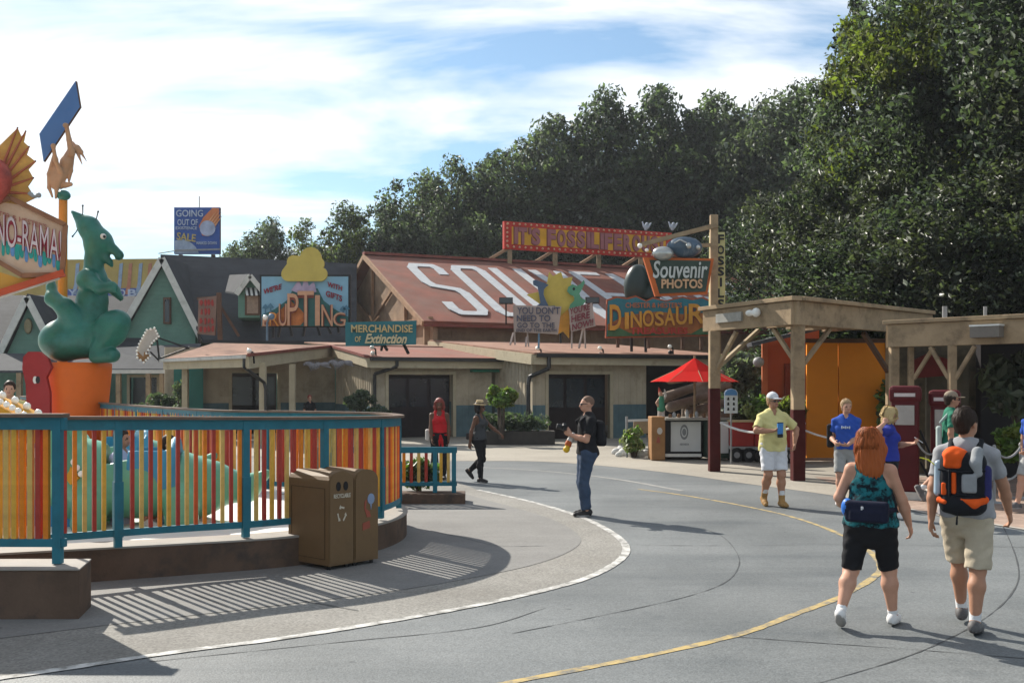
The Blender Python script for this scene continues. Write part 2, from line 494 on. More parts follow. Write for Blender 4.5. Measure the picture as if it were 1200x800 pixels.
sheet('ground', [(-350, -60), (350, -60), (350, 600), (-350, 600)], 0, m_asph)
edge = smooth_line([gp(*p) for p in ((560, 574), (602, 583), (645, 594), (684, 607), (714, 622), (731, 636), (733, 648), (720, 661), (688, 677), (640, 691), (560, 709), (450, 729), (330, 748), (200, 765), (60, 786), (-80, 806), (-260, 830))], 8)
apron = [(p.x, p.y) for p in edge] + [(-14, 7.2), (-30, 18), (-30, 34), (-14, 34), (-2, 24)]
sheet('concrete_apron', apron, .004, m_aggr)
inner = smooth_line([gp(*p) for p in ((545, 579), (585, 590), (640, 606), (672, 622), (680, 636), (655, 652), (600, 668), (480, 690), (340, 708), (220, 722), (100, 736), (-60, 756))], 8)
sheet('concrete_walk', [(p.x, p.y) for p in inner] + [(-12, 8.6), (-12, 16), (-2, 19)], .008, m_conc)
strip('painted_edge_line', edge, .095, .0068, m_wline, .12)
ye = smooth_line([gp(*p) for p in ((748, 573), (800, 580), (868, 592), (930, 606), (985, 626), (1018, 645), (1031, 662), (1024, 676), (985, 699), (930, 720), (870, 742), (760, 768), (600, 799), (420, 836))], 8)
strip('painted_track_line', ye, .075, .004, m_yline, .2)
strip('faint_track_line', smooth_line([gp(*p) for p in ((560, 547), (640, 552), (720, 561), (800, 575))], 6), .12, .004, M('faint_line', (.26, .255, .24), .8, .2, 6), .2)
for pl in (((1140, 583), (1168, 606), (1186, 640), (1194, 672), (1185, 696), (1160, 720), (1120, 744), (1060, 770), (960, 800), (900, 815)),
           ((600, 742), (700, 722), (800, 700), (850, 682), (866, 662), (862, 645), (846, 628), (824, 619)),
           ((850, 745), (960, 753), (1060, 760), (1210, 772)),
           ((735, 638), (800, 639), (900, 639), (990, 638), (1210, 641)),
           ((175, 775), (400, 752), (560, 735), (640, 712))):
    strip('asphalt_crack', smooth_line([gp(*p) for p in pl], 8), .011, .003, m_crack, .8)
for pl in (((228, 697), (240, 702), (256, 708), (268, 713)), ((505, 622), (540, 630), (585, 640), (640, 640)), ((330, 700), (420, 716))):
    strip('concrete_crack', smooth_line([gp(*p) for p in pl], 6), .016, .0105, m_crack, .7)
beige = [gp(*p) for p in ((430, 541), (560, 540), (640, 541), (720, 547), (800, 556), (870, 566), (960, 578), (1030, 590), (1060, 597))]
beige = [(p.x, p.y) for p in smooth_line(beige, 5)]
sheet('concrete_plaza', beige + [(11, 20), (30, 30), (30, 52), (-22, 52), (-22, 34), (-6, 28)], .004, m_beige)
br = [gp(*p) for p in ((1046, 592), (1090, 602), (1150, 612), (1230, 625), (1330, 640))]
sheet('brick_pavement', [(p.x, p.y) for p in br] + [(16, 15), (16, 22), (6.5, 22)], .008, m_brick)
strip('kerb_line', smooth_line(br, 6), .1, .0105, M('pale_edge', (.35, .32, .28), .85, .2, 4), .1)

# ------------------------------------------------------------------ foliage
def leaf_mat(name, col, trans=.22, rough=.42, var=.5, spec=.5):
    m = bpy.data.materials.new(name); m.use_nodes = True
    n, l = m.node_tree.nodes, m.node_tree.links; b = n['Principled BSDF']
    b.inputs['Roughness'].default_value = rough; b.inputs['Specular IOR Level'].default_value = spec
    g = n.new('ShaderNodeNewGeometry')
    mr = n.new('ShaderNodeMix'); mr.data_type = 'RGBA'
    l.new(g.outputs['Random Per Island'], mr.inputs[0])
    mr.inputs[6].default_value = tuple(c * (1 - var) for c in col) + (1,); mr.inputs[7].default_value = tuple(c * (1 + var) for c in col) + (1,)
    l.new(mr.outputs[2], b.inputs['Base Color'])
    tr = n.new('ShaderNodeBsdfTranslucent')
    mt = n.new('ShaderNodeMix'); mt.data_type = 'RGBA'; mt.blend_type = 'MULTIPLY'; mt.inputs[0].default_value = 1
    l.new(mr.outputs[2], mt.inputs[6]); mt.inputs[7].default_value = (1.35, 1.6, .75, 1)
    l.new(mt.outputs[2], tr.inputs['Color'])
    ms = n.new('ShaderNodeMixShader'); ms.inputs[0].default_value = trans
    l.new(b.outputs[0], ms.inputs[1]); l.new(tr.outputs[0], ms.inputs[2])
    l.new(ms.outputs[0], n['Material Output'].inputs['Surface'])
    MATS[name] = m; return m
lf_oak = leaf_mat('oak_leaf', (.090, .116, .084), .48, .55, .4, .2); lf_oak2 = leaf_mat('oak_leaf_pale', (.108, .136, .096), .45, .55, .4, .2)
lf_lime = leaf_mat('lime_leaf', (.125, .148, .032), .5, .5, .4, .25); lf_dark = leaf_mat('dark_leaf', (.064, .085, .062), .42, .55, .4, .2)
lf_gloss = leaf_mat('glossy_leaf', (.075, .088, .058), .35, .42, .4, .35); lf_bright = leaf_mat('bright_leaf', (.10, .17, .035), .35)
lf_var = leaf_mat('variegated_leaf', (.22, .25, .09), .35); lf_grey = leaf_mat('grey_leaf', (.115, .136, .112), .4, .55, .4, .2)
m_bark = M('bark', (.075, .06, .048), .9, .35, 4, bump=.6, bscale=18)

def crown_arrays(rng, centers, radii, n, size, up=.35, asp=.5):
    w = np.array(radii) ** 1.7; ci = rng.choice(len(centers), n, p=w / w.sum())
    d = rng.normal(size=(n, 3)); d /= np.linalg.norm(d, axis=1)[:, None]
    r = np.array(radii)[ci] * (rng.random(n) ** .45)
    P = np.array(centers)[ci] + d * r[:, None] * np.array([1, 1, .8])
    nn = rng.normal(size=(n, 3)) + d * .7 + np.array([0, 0, up]); nn /= np.linalg.norm(nn, axis=1)[:, None]
    t = np.cross(nn, rng.normal(size=(n, 3))); t /= np.linalg.norm(t, axis=1)[:, None] + 1e-9
    b = np.cross(nn, t)
    s = size * (.5 + 1.1 * rng.random(n) ** 1.4)[:, None]
    V = np.stack([P - t * s, P + b * s * asp + nn * s * .12, P + t * s, P - b * s * asp + nn * s * .12], 1).reshape(-1, 3)
    return V, np.arange(4 * n).reshape(n, 4), ci
def tree_meshes(seed, H, rx, z0, nc, nl, ls, mats, split, trunk_r, crad=(.2, .34), top=.6):
    """crown of leaves on clumps spread through an uneven volume, trunk with limbs reaching into the clumps"""
    rng = np.random.default_rng(seed)
    cs, rs = [], []
    zc = (H + z0) / 2; rz = (H - z0) / 2
    lump = rng.normal(size=(5, 3)); lump /= np.linalg.norm(lump, axis=1)[:, None]
    while len(cs) < nc:
        p = rng.normal(size=3); p /= np.linalg.norm(p)
        f = .45 + .55 * rng.random() ** .5
        f *= 1 + .28 * max((lump @ p).max() - .5, 0) - .18 * rng.random()
        q = p * f
        if q[2] < -.75: continue
        r = rx * rng.uniform(*crad) * (1.1 - .3 * max(q[2], 0))
        cs.append([q[0] * (rx - r * .6) * (1 - .25 * max(q[2], 0)), q[1] * (rx - r * .6) * (1 - .25 * max(q[2], 0)), zc + q[2] * (rz - r * .5)]); rs.append(r)
    for _ in range(nc * 2 // 3):                       # small sprays past the outline
        p = rng.normal(size=3); p /= np.linalg.norm(p); p[2] = abs(p[2]) * top + .1 * p[2]
        f_ = rng.uniform(.92, 1.14); cs.append([p[0] * rx * f_ * .92, p[1] * rx * f_ * .92, zc + p[2] * rz * f_ * 1.06]); rs.append(rx * rng.uniform(.05, .12))
    V, F, ci = crown_arrays(rng, cs, rs, nl, ls)
    tone = rng.random(len(cs))
    cm = fast_mesh('crown', V, F, mats, np.where(tone[ci] < split, 0, 1), True)
    Cc = np.array(cs)[ci]; Pc = V.reshape(-1, 4, 3).mean(1)
    o1 = Pc - Cc; o1 /= np.linalg.norm(o1, axis=1)[:, None] + 1e-9
    o2 = (Pc - np.array([0, 0, zc - rz * .3])) / np.array([rx, rx, rz]); o2 /= np.linalg.norm(o2, axis=1)[:, None] + 1e-9
    nn = o1 * .30 + o2 * .15 + np.array([0, 0, .62]) + rng.normal(size=o1.shape) * .42; nn /= np.linalg.norm(nn, axis=1)[:, None]
    cm.normals_split_custom_set_from_vertices(np.repeat(nn, 4, 0).tolist())
    m = MB()
    bend = [Vector((rng.normal() * .12 * i, rng.normal() * .12 * i, z0 * 1.15 * i / 4)) for i in range(5)]
    m.path(bend, [trunk_r * (1 - .1 * i) for i in range(5)], 7, m_bark)
    for i in rng.choice(nc, min(11, nc), replace=False):
        c = Vector(cs[i]); mid = (bend[-1] + c) / 2 + Vector((rng.normal() * .3, rng.normal() * .3, -.3))
        m.path([bend[3 + int(rng.random() < .5)], mid, c], [trunk_r * .5, trunk_r * .3, .03], 5, m_bark)
    tm_o = m.build('trunk', m_bark); tm = tm_o.data; bpy.data.objects.remove(tm_o)
    return cm, tm
def plant_tree(name, meshes, loc, sc=1.0, rot=0.0, label='', cat='tree', group=None, sz=None):
    t = thing(name, label, cat, loc, group, rot)
    t.scale = (sc, sc, sz or sc)
    obj_from('crown', meshes[0], t); obj_from('trunk', meshes[1], t)
    return t
far_a = tree_meshes(1, 18, 5.6, 4.0, 60, 26000, .15, [lf_oak, lf_oak2], .55, .32)
far_b = tree_meshes(2, 18, 5.2, 3.5, 54, 26000, .145, [lf_dark, lf_oak], .5, .30)
far_c = tree_meshes(3, 18, 5.8, 4.5, 64, 27000, .15, [lf_oak2, lf_grey], .6, .34)
far_l = tree_meshes(4, 18, 5.2, 3.0, 54, 24000, .145, [lf_lime, lf_oak2], .45, .30)
VAR = {'a': far_a, 'b': far_b, 'c': far_c, 'l': far_l}
WOOD = 'dark oak low in the wood, its crown half hidden by the shop roof'
for i, (px_, top, Y, k, w, lab) in enumerate((
    (312, 240, 78, 'c', .66, 'small grey green tree standing alone behind the dark house roof'),
    (272, 272, 80, 'c', .50, 'low grey tree just right of the blue comet billboard'),
    (362, 256, 80, 'l', .74, 'low yellow green tree beside the small grey tree, behind the dark roof'),
    (408, 242, 78, 'l', .8, 'yellow green tree left of the plank gable, lower than the wood'),
    (442, 202, 78, 'a', .85, 'oak at the left shoulder of the wood above the plank gable'),
    (492, 176, 78, 'a', .95, 'oak on the rising left slope of the wood, second from its left shoulder'),
    (540, 166, 80, 'c', 1.0, 'grey green oak on the rising slope above the first roof letters'),
    (590, 140, 80, 'a', 1.05, 'oak on the wood slope just left of the red ridge sign'),
    (640, 112, 82, 'c', 1.2, 'paler oak directly above the left end of the red ridge sign'),
    (698, 82, 82, 'b', 1.25, 'tall dark oak forming the first peak of the wood'),
    (742, 98, 84, 'a', 1.2, 'oak in the dip between the two highest peaks of the wood'),
    (788, 68, 84, 'b', 1.3, 'tallest dark oak of the wood, above the red roof sign end'),
    (838, 82, 84, 'c', 1.3, 'grey green oak rising above the tall sign post'),
    (884, 80, 82, 'a', 1.3, 'oak right of the tall sign post, left of the olive tree'),
    (930, 78, 78, 'c', 1.25, 'oak next to the big olive tree, its crown against the sky'),
    (470, 240, 74, 'b', .75, WOOD), (560, 225, 76, 'a', .85, WOOD), (640, 200, 78, 'b', .95, WOOD), (720, 190, 79, 'c', 1.0, WOOD), (800, 190, 79, 'b', 1.0, WOOD), (870, 180, 78, 'b', 1.0, WOOD),
    (520, 255, 73, 'b', .6, WOOD), (600, 240, 75, 'c', .7, WOOD), (680, 235, 77, 'b', .8, WOOD), (760, 235, 78, 'a', .85, WOOD), (840, 235, 76, 'b', .85, WOOD), (900, 230, 70, 'b', .85, WOOD),
    (350, 282, 76, 'b', .55, 'low dark tree between the small grey tree and the yellow green ones'), (425, 268, 75, 'l', .55, 'low yellow green tree touching the gable peak from behind'),
)):
    zt = CAM_Z + (450 - top) / FPX * Y
    plant_tree('oak_tree' if k in 'ab' else 'tree', VAR[k], ((px_ - 600) / FPX * Y, Y, -.2), w, i * 1.7, lab, 'tree', 'trees of the wood behind the shops', zt / 18.6)
near_a = tree_meshes(11, 18, 6.2, 3.5, 84, 66000, .105, [lf_lime, lf_oak], .42, .35, (.2, .3))
near_b = tree_meshes(12, 12, 5.0, 1.2, 64, 56000, .10, [lf_gloss, lf_dark], .6, .28, (.2, .3))
near_c = tree_meshes(13, 17, 6.0, 1.0, 80, 60000, .11, [lf_dark, lf_gloss], .8, .35, (.22, .32))
for (px_, Y, k, w, zh, rot, lab) in (
    (1075, 44, near_a, .95, 20.0, 0, 'tall olive green tree with yellowish leaves leaning over the orange wall'),
    (1165, 38, near_a, 1.0, 20.0, 2.1, 'big tree at the upper right corner with yellow green sprays'),
    (1270, 33, near_c, 1.0, 19.0, 1.0, 'very dark tall tree at the right edge above the pumps'),
    (1015, 39, near_b, .92, 11.5, .4, 'glossy leaved tree directly above the wooden pergola corner'),
    (1090, 34, near_b, .95, 9.6, 2.6, 'glossy dark tree above the second pergola roof'),
    (1150, 31, near_b, .9, 9.0, 4.0, 'dark glossy shrubby tree behind the right pergola'),
    (945, 52, near_c, .9, 13.5, 2.0, 'dark tree filling the gap behind the yellow fossils sign'),
    (1030, 33, near_c, .75, 7.5, 5.0, 'low black green tree behind the orange panels'),
):
    plant_tree('broadleaf_tree', (k[0], k[1]), ((px_ - 600) / FPX * Y, Y, -.1), w, rot, lab, 'tree', None, zh / (18 if k is near_a else 12 if k is near_b else 17))
# fan palm behind the tall trees
def fan_palm(px_, Y, top, label):
    X = (px_ - 600) / FPX * Y; zt = CAM_Z + (450 - top) / FPX * Y
    t = thing('fan_palm', label, 'palm', (X, Y, 0))
    MB().path([Vector((X, Y, 0)), Vector((X + .2, Y, zt * .5)), Vector((X, Y, zt))], [.22, .18, .16], 8).build('trunk', m_bark, t)
    rng = np.random.default_rng(5); m = MB()
    for i in range(26):
        az = rng.random() * 6.28; el = rng.uniform(-.5, 1.3)
        d = Vector((math.cos(az) * math.cos(el), math.sin(az) * math.cos(el), math.sin(el))); c = Vector((X, Y, zt)) + d * 1.1
        m.tube((X, Y, zt), c, .03, .02, 4, lf_dark)
        s = d.cross(Vector((0, 0, 1))).normalized(); u = s.cross(d)
        for a in np.linspace(-1.2, 1.2, 11):
            e = (d * math.cos(a) + s * math.sin(a)); q = c + e * 1.1 + Vector((0, 0, -.25))
            w = e.cross(u).normalized() * .05
            m.add([c, c + e * .5 + w, q, c + e * .5 - w], [(0, 1, 2, 3)], lf_dark)
    m.build('crown', lf_dark, t)
plant_tree('conifer_tree', tree_meshes(21, 18, 3.2, 3.0, 60, 26000, .12, [lf_dark, lf_grey], .8, .3, (.14, .24)), ((1018 - 600) / FPX * 46, 46, -.1), .85, 1.0, 'dark narrow conifer rising out of the picture left of the olive tree', 'tree', None, 1.12)

def bush(name, label, cat, px_, Y, base_z, rx, ry, rz, n, ls, mats, seed, split=.5, stem=0.0, group=None, zc=None):
    """rounded shrub: leaves on clumps, short stems"""
    rng = np.random.default_rng(seed); X = (px_ - 600) / FPX * Y
    t = thing(name, label, cat, (X, Y, base_z), group)
    cs, rs = [], []
    for _ in range(30):
        p = rng.normal(size=3); p /= np.linalg.norm(p); f = .25 + .5 * rng.random() ** .5
        cs.append([p[0] * rx * f, p[1] * ry * f, stem + rz + p[2] * rz * f]); rs.append((rx + rz) / 2 * rng.uniform(.24, .42))
    V, F, ci = crown_arrays(rng, cs, rs, n, ls)
    V[:, 2] = np.maximum(V[:, 2], .01)
    tone = rng.random(len(cs))
    obj_from('crown', fast_mesh('crown', V, F, mats, np.where(tone[ci] < split, 0, 1) if len(mats) > 1 else None, False), t)
    m = MB()
    for i in range(5):
        c = Vector(cs[i]); m.path([Vector((c.x * .15, c.y * .15, 0)), Vector((c.x * .4, c.y * .4, (stem + c.z) / 2)), c], [.035 + .02 * (stem > .3), .03, .01], 5, m_bark)
    o = m.build('stem', m_bark); o.parent = t
    return t
# ------------------------------------------------------------------ materials of the buildings
m_cream = M('cream_boards', (.42, .355, .26), .8, .12, 1.5, bump=.15, wear=((.20, .155, .10), 1.1, .5, .8))
m_groove = M('stained_batten', (.30, .245, .165), .85, .2, 2)
m_cream_l = M('cream_trim', (.42, .36, .25), .8, .12, 2, wear=((.25, .2, .14), 2, .55, .75))
m_tan = M('tan_planks', (.33, .215, .135), .85, .18, 1.2, wave=('Z', .28, .4), wear=((.17, .105, .075), .9, .45, .75))
m_tanbeam = M('tan_beam', (.32, .19, .11), .8, .2, 3)
m_wains = M('blue_wainscot', (.095, .15, .165), .75, .2, 2)
m_redroof = M('red_metal_roof', (.195, .064, .042), .8, .25, .8, wave=('X', .4, .35), wear=((.17, .095, .072), .5, .42, .72), spec=.2)
m_pinkroof = M('faded_roof', (.27, .155, .11), .85, .2, 1.2, wear=((.15, .08, .06), .9, .45, .7), spec=.15)
m_redtrim = M('red_trim', (.20, .06, .045), .65, .2, 3)
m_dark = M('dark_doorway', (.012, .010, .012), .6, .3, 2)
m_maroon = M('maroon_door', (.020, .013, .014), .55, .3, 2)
m_gutter = M('black_gutter', (.018, .017, .017), .45, .2, 4, spec=.5)
m_slate = M('slate_roof', (.035, .037, .042), .8, .25, 1.2, wave=('Z', .22, .35))
m_greenb = M('green_clapboard', (.115, .22, .175), .8, .12, 1.4, wave=('Z', .2, .6), wear=((.085, .15, .125), 1.0, .5, .8))
m_teal = M('teal_panel', (.05, .20, .17), .6, .15, 1.4)
m_wtrim = M('white_trim', (.50, .49, .45), .75, .12, 3, wear=((.3, .29, .26), 2, .55, .75))
m_greyroof = M('grey_porch_roof', (.055, .058, .064), .9, .2, 1.3)
m_blueblack = M('dark_window', (.012, .018, .026), .25, .2, 2, spec=.6)
m_wood = M('weathered_wood', (.29, .21, .128), .85, .22, 2.2, bump=.2, wear=((.12, .085, .055), 2.6, .5, .75))
m_woodred = M('red_brown_paint', (.058, .011, .010), .7, .25, 3, spec=.1)
m_brownfr = M('brown_frame', (.10, .055, .035), .7, .2, 3)
m_whitelet = M('roof_paint_white', (.44, .45, .46), .7, .1, 3, wear=((.36, .37, .39), 2.2, .5, .7), bump=.4, bscale=6)
m_orangewall = M('orange_wall', (.68, .225, .014), .7, .08, .8, wear=((.58, .18, .012), .7, .5, .85))
m_redwall = M('rust_red_wall', (.34, .075, .028), .75, .12, 1)
m_black = M('black_metal', (.016, .016, .017), .45, .2, 4)
m_bulb = M('bulb_glass', (.85, .82, .74), .25, .04, 5, spec=.7)
m_grey = M('grey_metal', (.26, .26, .26), .5, .15, 4)

U = Vector((.914, .407, 0)).normalized(); V_ = Vector((-.407, .914, 0)).normalized(); ZU = Vector((0, 0, 1))

def plank_wall(root, p0, p1, ztop, mat, openings=(), wains=None, zbase=0.0, gap=.24, door_mat=None, name='wall'):
    """boarded wall from p0 to p1 (outside on the right-hand side walking p0 -> p1), real door openings, battens and wainscot"""
    p0, p1 = Vector((p0[0], p0[1], 0)), Vector((p1[0], p1[1], 0)); d = (p1 - p0); L = d.length; d.normalize(); nrm = Vector((d.y, -d.x, 0))
    th = .16; wl_ = MB(); bt = MB(); WA = []
    def piece(m, t0, t1, z0, z1, proud, mt, thick):
        c = p0 + d * ((t0 + t1) / 2) + nrm * (proud - thick / 2); c.z = (z0 + z1) / 2
        m.box(c, (t1 - t0, thick, z1 - z0), mt, math.atan2(d.y, d.x))
    zt = (lambda t: ztop[0] + (ztop[1] - ztop[0]) * t / L) if isinstance(ztop, tuple) else (lambda t: ztop)
    cuts = sorted(openings); t = 0; solid = []
    for o in cuts:
        if o[0] > t: solid.append((t, o[0], None))
        solid.append((o[0], o[1], o)); t = o[1]
    if t < L: solid.append((t, L, None))
    for t0, t1, o in solid:
        z0 = zbase if o is None else o[2]
        a, b = zt(t0), zt(t1)
        q = [p0 + d * t0 - nrm * th, p0 + d * t0, p0 + d * t1, p0 + d * t1 - nrm * th]
        q = [p0 + d * t0, p0 + d * t1, p0 + d * t1 - nrm * th, p0 + d * t0 - nrm * th]
        wl_.hexa([Vector((v.x, v.y, z0)) for v in q] + [Vector((q[0].x, q[0].y, a)), Vector((q[1].x, q[1].y, b)), Vector((q[2].x, q[2].y, b)), Vector((q[3].x, q[3].y, a))], mat)
        if o is None and wains:
            wa = MB(); piece(wa, t0 + .003, t1 - .003, zbase, wains[1], .025, wains[0], .05); WA.append(wa)
        if gap:
            k = t0 + gap / 2
            while k < t1:
                z = max(z0, wains[1] if (wains and o is None) else z0); piece(bt, k - .018, k + .018, z + .003, zt(k) - .02, .02, mat, .04)
                if wains and o is None: piece(bt, k - .018, k + .018, zbase + .01, wains[1] - .01, .04, wains[0], .03)
                k += gap
    w = wl_.build(name, mat, root)
    if gap: bt.build('batten', mat, w, kind='stuff')
    for wa in WA: wa.build('wainscot', wains[0], w)
    for o in cuts:
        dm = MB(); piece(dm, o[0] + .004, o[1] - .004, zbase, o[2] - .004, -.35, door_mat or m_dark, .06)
        n = max(1, int(round((o[1] - o[0]) / .85)))
        D = dm.build('door', door_mat or m_dark, root)
        pm = MB()
        for i in range(n):
            a = o[0] + (o[1] - o[0]) * i / n; b = o[0] + (o[1] - o[0]) * (i + 1) / n
            piece(pm, a + .07, b - .07, zbase + .25, zbase + 1.0, -.325, door_mat or m_dark, .05); piece(pm, a + .07, b - .07, zbase + 1.15, o[2] - .15, -.325, m_blueblack, .05)
        pm.build('door_panel', door_mat or m_dark, D)
        fm = MB()
        piece(fm, o[0] - .12, o[0], zbase, o[2] + .12, .05, m_cream_l, .2); piece(fm, o[1], o[1] + .12, zbase, o[2] + .12, .05, m_cream_l, .2); piece(fm, o[0] + .002, o[1] - .002, o[2] + .002, o[2] + .12, .045, m_cream_l, .2)
        fm.build('door_frame', m_cream_l, root)
    return w

def roof_slab(root, pts, th, mat, name='roof', edge=None):
    m = MB(); m.slab(pts, (0, 0, -th), mat, edge or mat)
    return m.build(name, mat, root)

# ================================================================== souvenir shop: big gabled hall with low front annexes
P0 = at(427, 298, 54.4); LEN = 24.0; HW = 9.32; ZE = 4.94
E0 = P0 - V_ * HW; E0.z = ZE
B0 = P0 + V_ * HW; B0.z = ZE
shop = thing('souvenir_shop', 'big shop with a rust red roof painted with giant white letters', 'shop', (P0.x + 10, P0.y + 3, 0))
# main roof: its own frame has x along the ridge so that the ribs of the metal run down the slope
def framed(root, name, mat, faces, o, xd, yd):
    zd = xd.cross(yd).normalized(); Mx = Matrix((xd, yd, zd)).transposed()
    m = MB()
    for f in faces: m.slab(f[0], f[1], mat)
    inv = Mx.inverted(); me = bpy.data.meshes.new(name)
    me.from_pydata([tuple(inv @ (v - o)) for v in m.v], [], m.f); me.materials.append(mat); me.update()
    ob = bpy.data.objects.new(name, me); COL.objects.link(ob); ob.parent = root
    ob.matrix_basis = Matrix.Translation(o - root.location) @ Mx.to_4x4(); return ob
sl = (E0 - P0).normalized(); nrm_f = U.cross(-sl).normalized()
if nrm_f.z < 0: nrm_f = -nrm_f
OV = .0
fr = [P0 - U * OV, P0 + U * LEN, P0 + U * LEN + sl * ((E0 - P0).length + .3), P0 - U * OV + sl * ((E0 - P0).length + .3)]
roofo = framed(shop, 'roof', m_redroof, [(fr, -nrm_f * .16)], P0, U, -sl)
slb = (B0 - P0).normalized(); nrm_b = slb.cross(U).normalized()
if nrm_b.z < 0: nrm_b = -nrm_b
bk = [P0 - U * OV, P0 + U * LEN, P0 + U * LEN + slb * ((B0 - P0).length + .3), P0 - U * OV + slb * ((B0 - P0).length + .3)]
framed(shop, 'roof', m_redroof, [(bk, -nrm_b * .16)], P0, U, slb)
MB().bar(P0 - U * (OV + .05) + ZU * .06, P0 + U * (LEN + .05) + ZU * .06, .42, .14, m_redtrim).build('ridge_cap', m_redtrim, roofo if False else shop)
# barge boards, gable wall and truss
bb = MB()
for s_, e in ((sl, E0), (slb, B0)):
    a = P0 - U * (OV + .04) - ZU * .12; bb.bar(a, a + s_ * ((e - P0).length + .3), .1, .24, m_tanbeam)
bb.build('barge_board', m_tanbeam, shop)
g = MB(); g.slab([Vector((B0.x, B0.y, 0)) + U * .55, Vector((E0.x, E0.y, 0)) + U * .55, E0 + U * .55 - ZU * .2, P0 + U * .55 - ZU * .25, B0 + U * .55 - ZU * .2], U * .2, m_tan)
g.build('gable_wall', m_tan, shop)
tr = MB(); q = U * .44; apex = P0 + q - ZU * .4; foot = Vector((P0.x, P0.y, ZE)) + q
tr.bar(apex, foot, .2, .14, m_tanbeam, U)
for s in (-1, 1):
    tr.bar(foot + V_ * s * .2 + ZU * .5, foot + V_ * s * HW * .42 + ZU * 1.95, .17, .12, m_tanbeam, U)
    tr.bar(foot + V_ * s * HW * .60 - ZU * .05, foot + V_ * s * HW * .60 + ZU * 1.2, .22, .16, m_tanbeam, U)
tr.bar(foot + V_ * HW - ZU * .05, foot - V_ * HW - ZU * .05, .3, .22, m_tanbeam, U)
tr.build('gable_truss', m_tanbeam, shop)
plank_wall(shop, E0 + U * .3 + V_ * .5, E0 + U * LEN + V_ * .5, ZE + .1, m_tan, gap=.9)
fa = MB(); fa.bar(E0 - U * OV + sl * .2 - ZU * .16, E0 + U * LEN + sl * .2 - ZU * .16, .08, .24, m_redtrim); fa.build('eave_fascia', m_redtrim, shop)
# giant painted letters on the slope
SLL = (E0 - P0).length
lo_ = P0 + U * 1.75 + sl * (SLL * .93) + nrm_f * .012
x = lo_.copy()
def roof_letter(ch, t, w, hgt=.76, stroke=.52):
    """one giant outlined letter, strokes laid as raised painted strips on the roof slope"""
    m = MB(); H_ = SLL * hgt; base = P0 + U * t + sl * (SLL * .92) + nrm_f * .004
    def pt(a, b): return base + U * (a * w) - sl * (b * H_)
    def line(pts, closed=False):
        P = [Vector(p + (0,)) for p in pts]
        seg = [(P[i], P[i + 1]) for i in range(len(P) - 1)] + ([(P[-1], P[0])] if closed else [])
        for a, b in seg:
            A, B = pt(a.x, a.y), pt(b.x, b.y); dd = (B - A).normalized(); sd = nrm_f.cross(dd).normalized() * (stroke / 2)
            A = A - dd * .14; B = B + dd * .14
            m.hexa([A - sd, B - sd, B + sd, A + sd, A - sd + nrm_f * .03, B - sd + nrm_f * .03, B + sd + nrm_f * .03, A + sd + nrm_f * .03], m_whitelet)
    S = {'S': [[(1, .82), (1, .93), (.85, 1), (.15, 1), (0, .93), (0, .62), (.12, .54), (.88, .47), (1, .39), (1, .07), (.85, 0), (.15, 0), (0, .07), (0, .18)]],
         'O': [[(.15, 0), (0, .08), (0, .92), (.15, 1), (.85, 1), (1, .92), (1, .08), (.85, 0), (.15, 0)]],
         'U': [[(0, 1), (0, .08), (.15, 0), (.85, 0), (1, .08), (1, 1)]],
         'V': [[(0, 1), (.5, 0), (1, 1)]],
         'E': [[(1, 1), (0, 1), (0, 0), (1, 0)], [(0, .5), (.8, .5)]],
         'N': [[(0, 0), (0, 1), (1, 0), (1, 1)]],
         'I': [[(.5, 0), (.5, 1)]],
         'R': [[(0, 0), (0, 1), (.85, 1), (1, .93), (1, .6), (.85, .5), (0, .5)], [(.5, .5), (1, 0)]]}[ch]
    for k in S: line(k)
    # keep overlapping strokes from lying in one plane
    for i, v in enumerate(m.v): m.v[i] = v + nrm_f * (.0035 * (i // 8))
    return m.build('roof_lettering', m_whitelet, shop)
tt = 2.0
for ch in 'SOUVENIRS':
    w = {'I': .5, 'V': 1.55}.get(ch, 1.45)
    roof_letter(ch, tt, w); tt += w + .95
# right annex with big doors
A0 = Vector((.75, 36, 3.11)); AD = 10.98; AL = 8.6
AB = A0 + V_ * AD; AB.z = 3.99
roof_slab(shop, [A0 - V_ * .1, A0 + U * AL - V_ * .1, AB + U * AL, AB], .06, m_pinkroof, 'porch_roof')
fs_ = MB(); fs_.bar(A0 - ZU * .25, A0 + U * AL - ZU * .25, .07, .34, m_cream_l); fs_.build('fascia', m_cream_l, shop)
fs_ = MB(); fs_.bar(A0 - U * .04 - ZU * .24, AB - U * .04 - ZU * .24, .08, .36, m_cream_l); fs_.build('rake_board', m_cream_l, shop)
gt = MB(); gt.bar(A0 - V_ * .12 - ZU * .10 + U * .1, A0 + U * AL - V_ * .12 - ZU * .10, .14, .13, m_gutter); gt.build('gutter', m_gutter, shop)
w0 = A0 + V_ * .5 + U * .2
plank_wall(shop, w0, A0 + V_ * .5 + U * 4.9, 2.95, m_cream, [(.62, 3.15, 2.36)], (m_wains, 1.25), gap=.26, door_mat=m_maroon)
plank_wall(shop, AB + U * .25, w0 + U * .05 + V_ * .08, (3.85, 2.9), m_cream, (), (m_wains, 1.25), gap=.3)
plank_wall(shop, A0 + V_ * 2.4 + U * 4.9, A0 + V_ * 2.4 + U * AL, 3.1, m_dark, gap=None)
plank_wall(shop, A0 + V_ * .55 + U * 4.95, A0 + V_ * 2.3 + U * 4.95, 3.0, m_cream, gap=None)
ds = MB(); a = A0 - V_ * .12 + U * .55
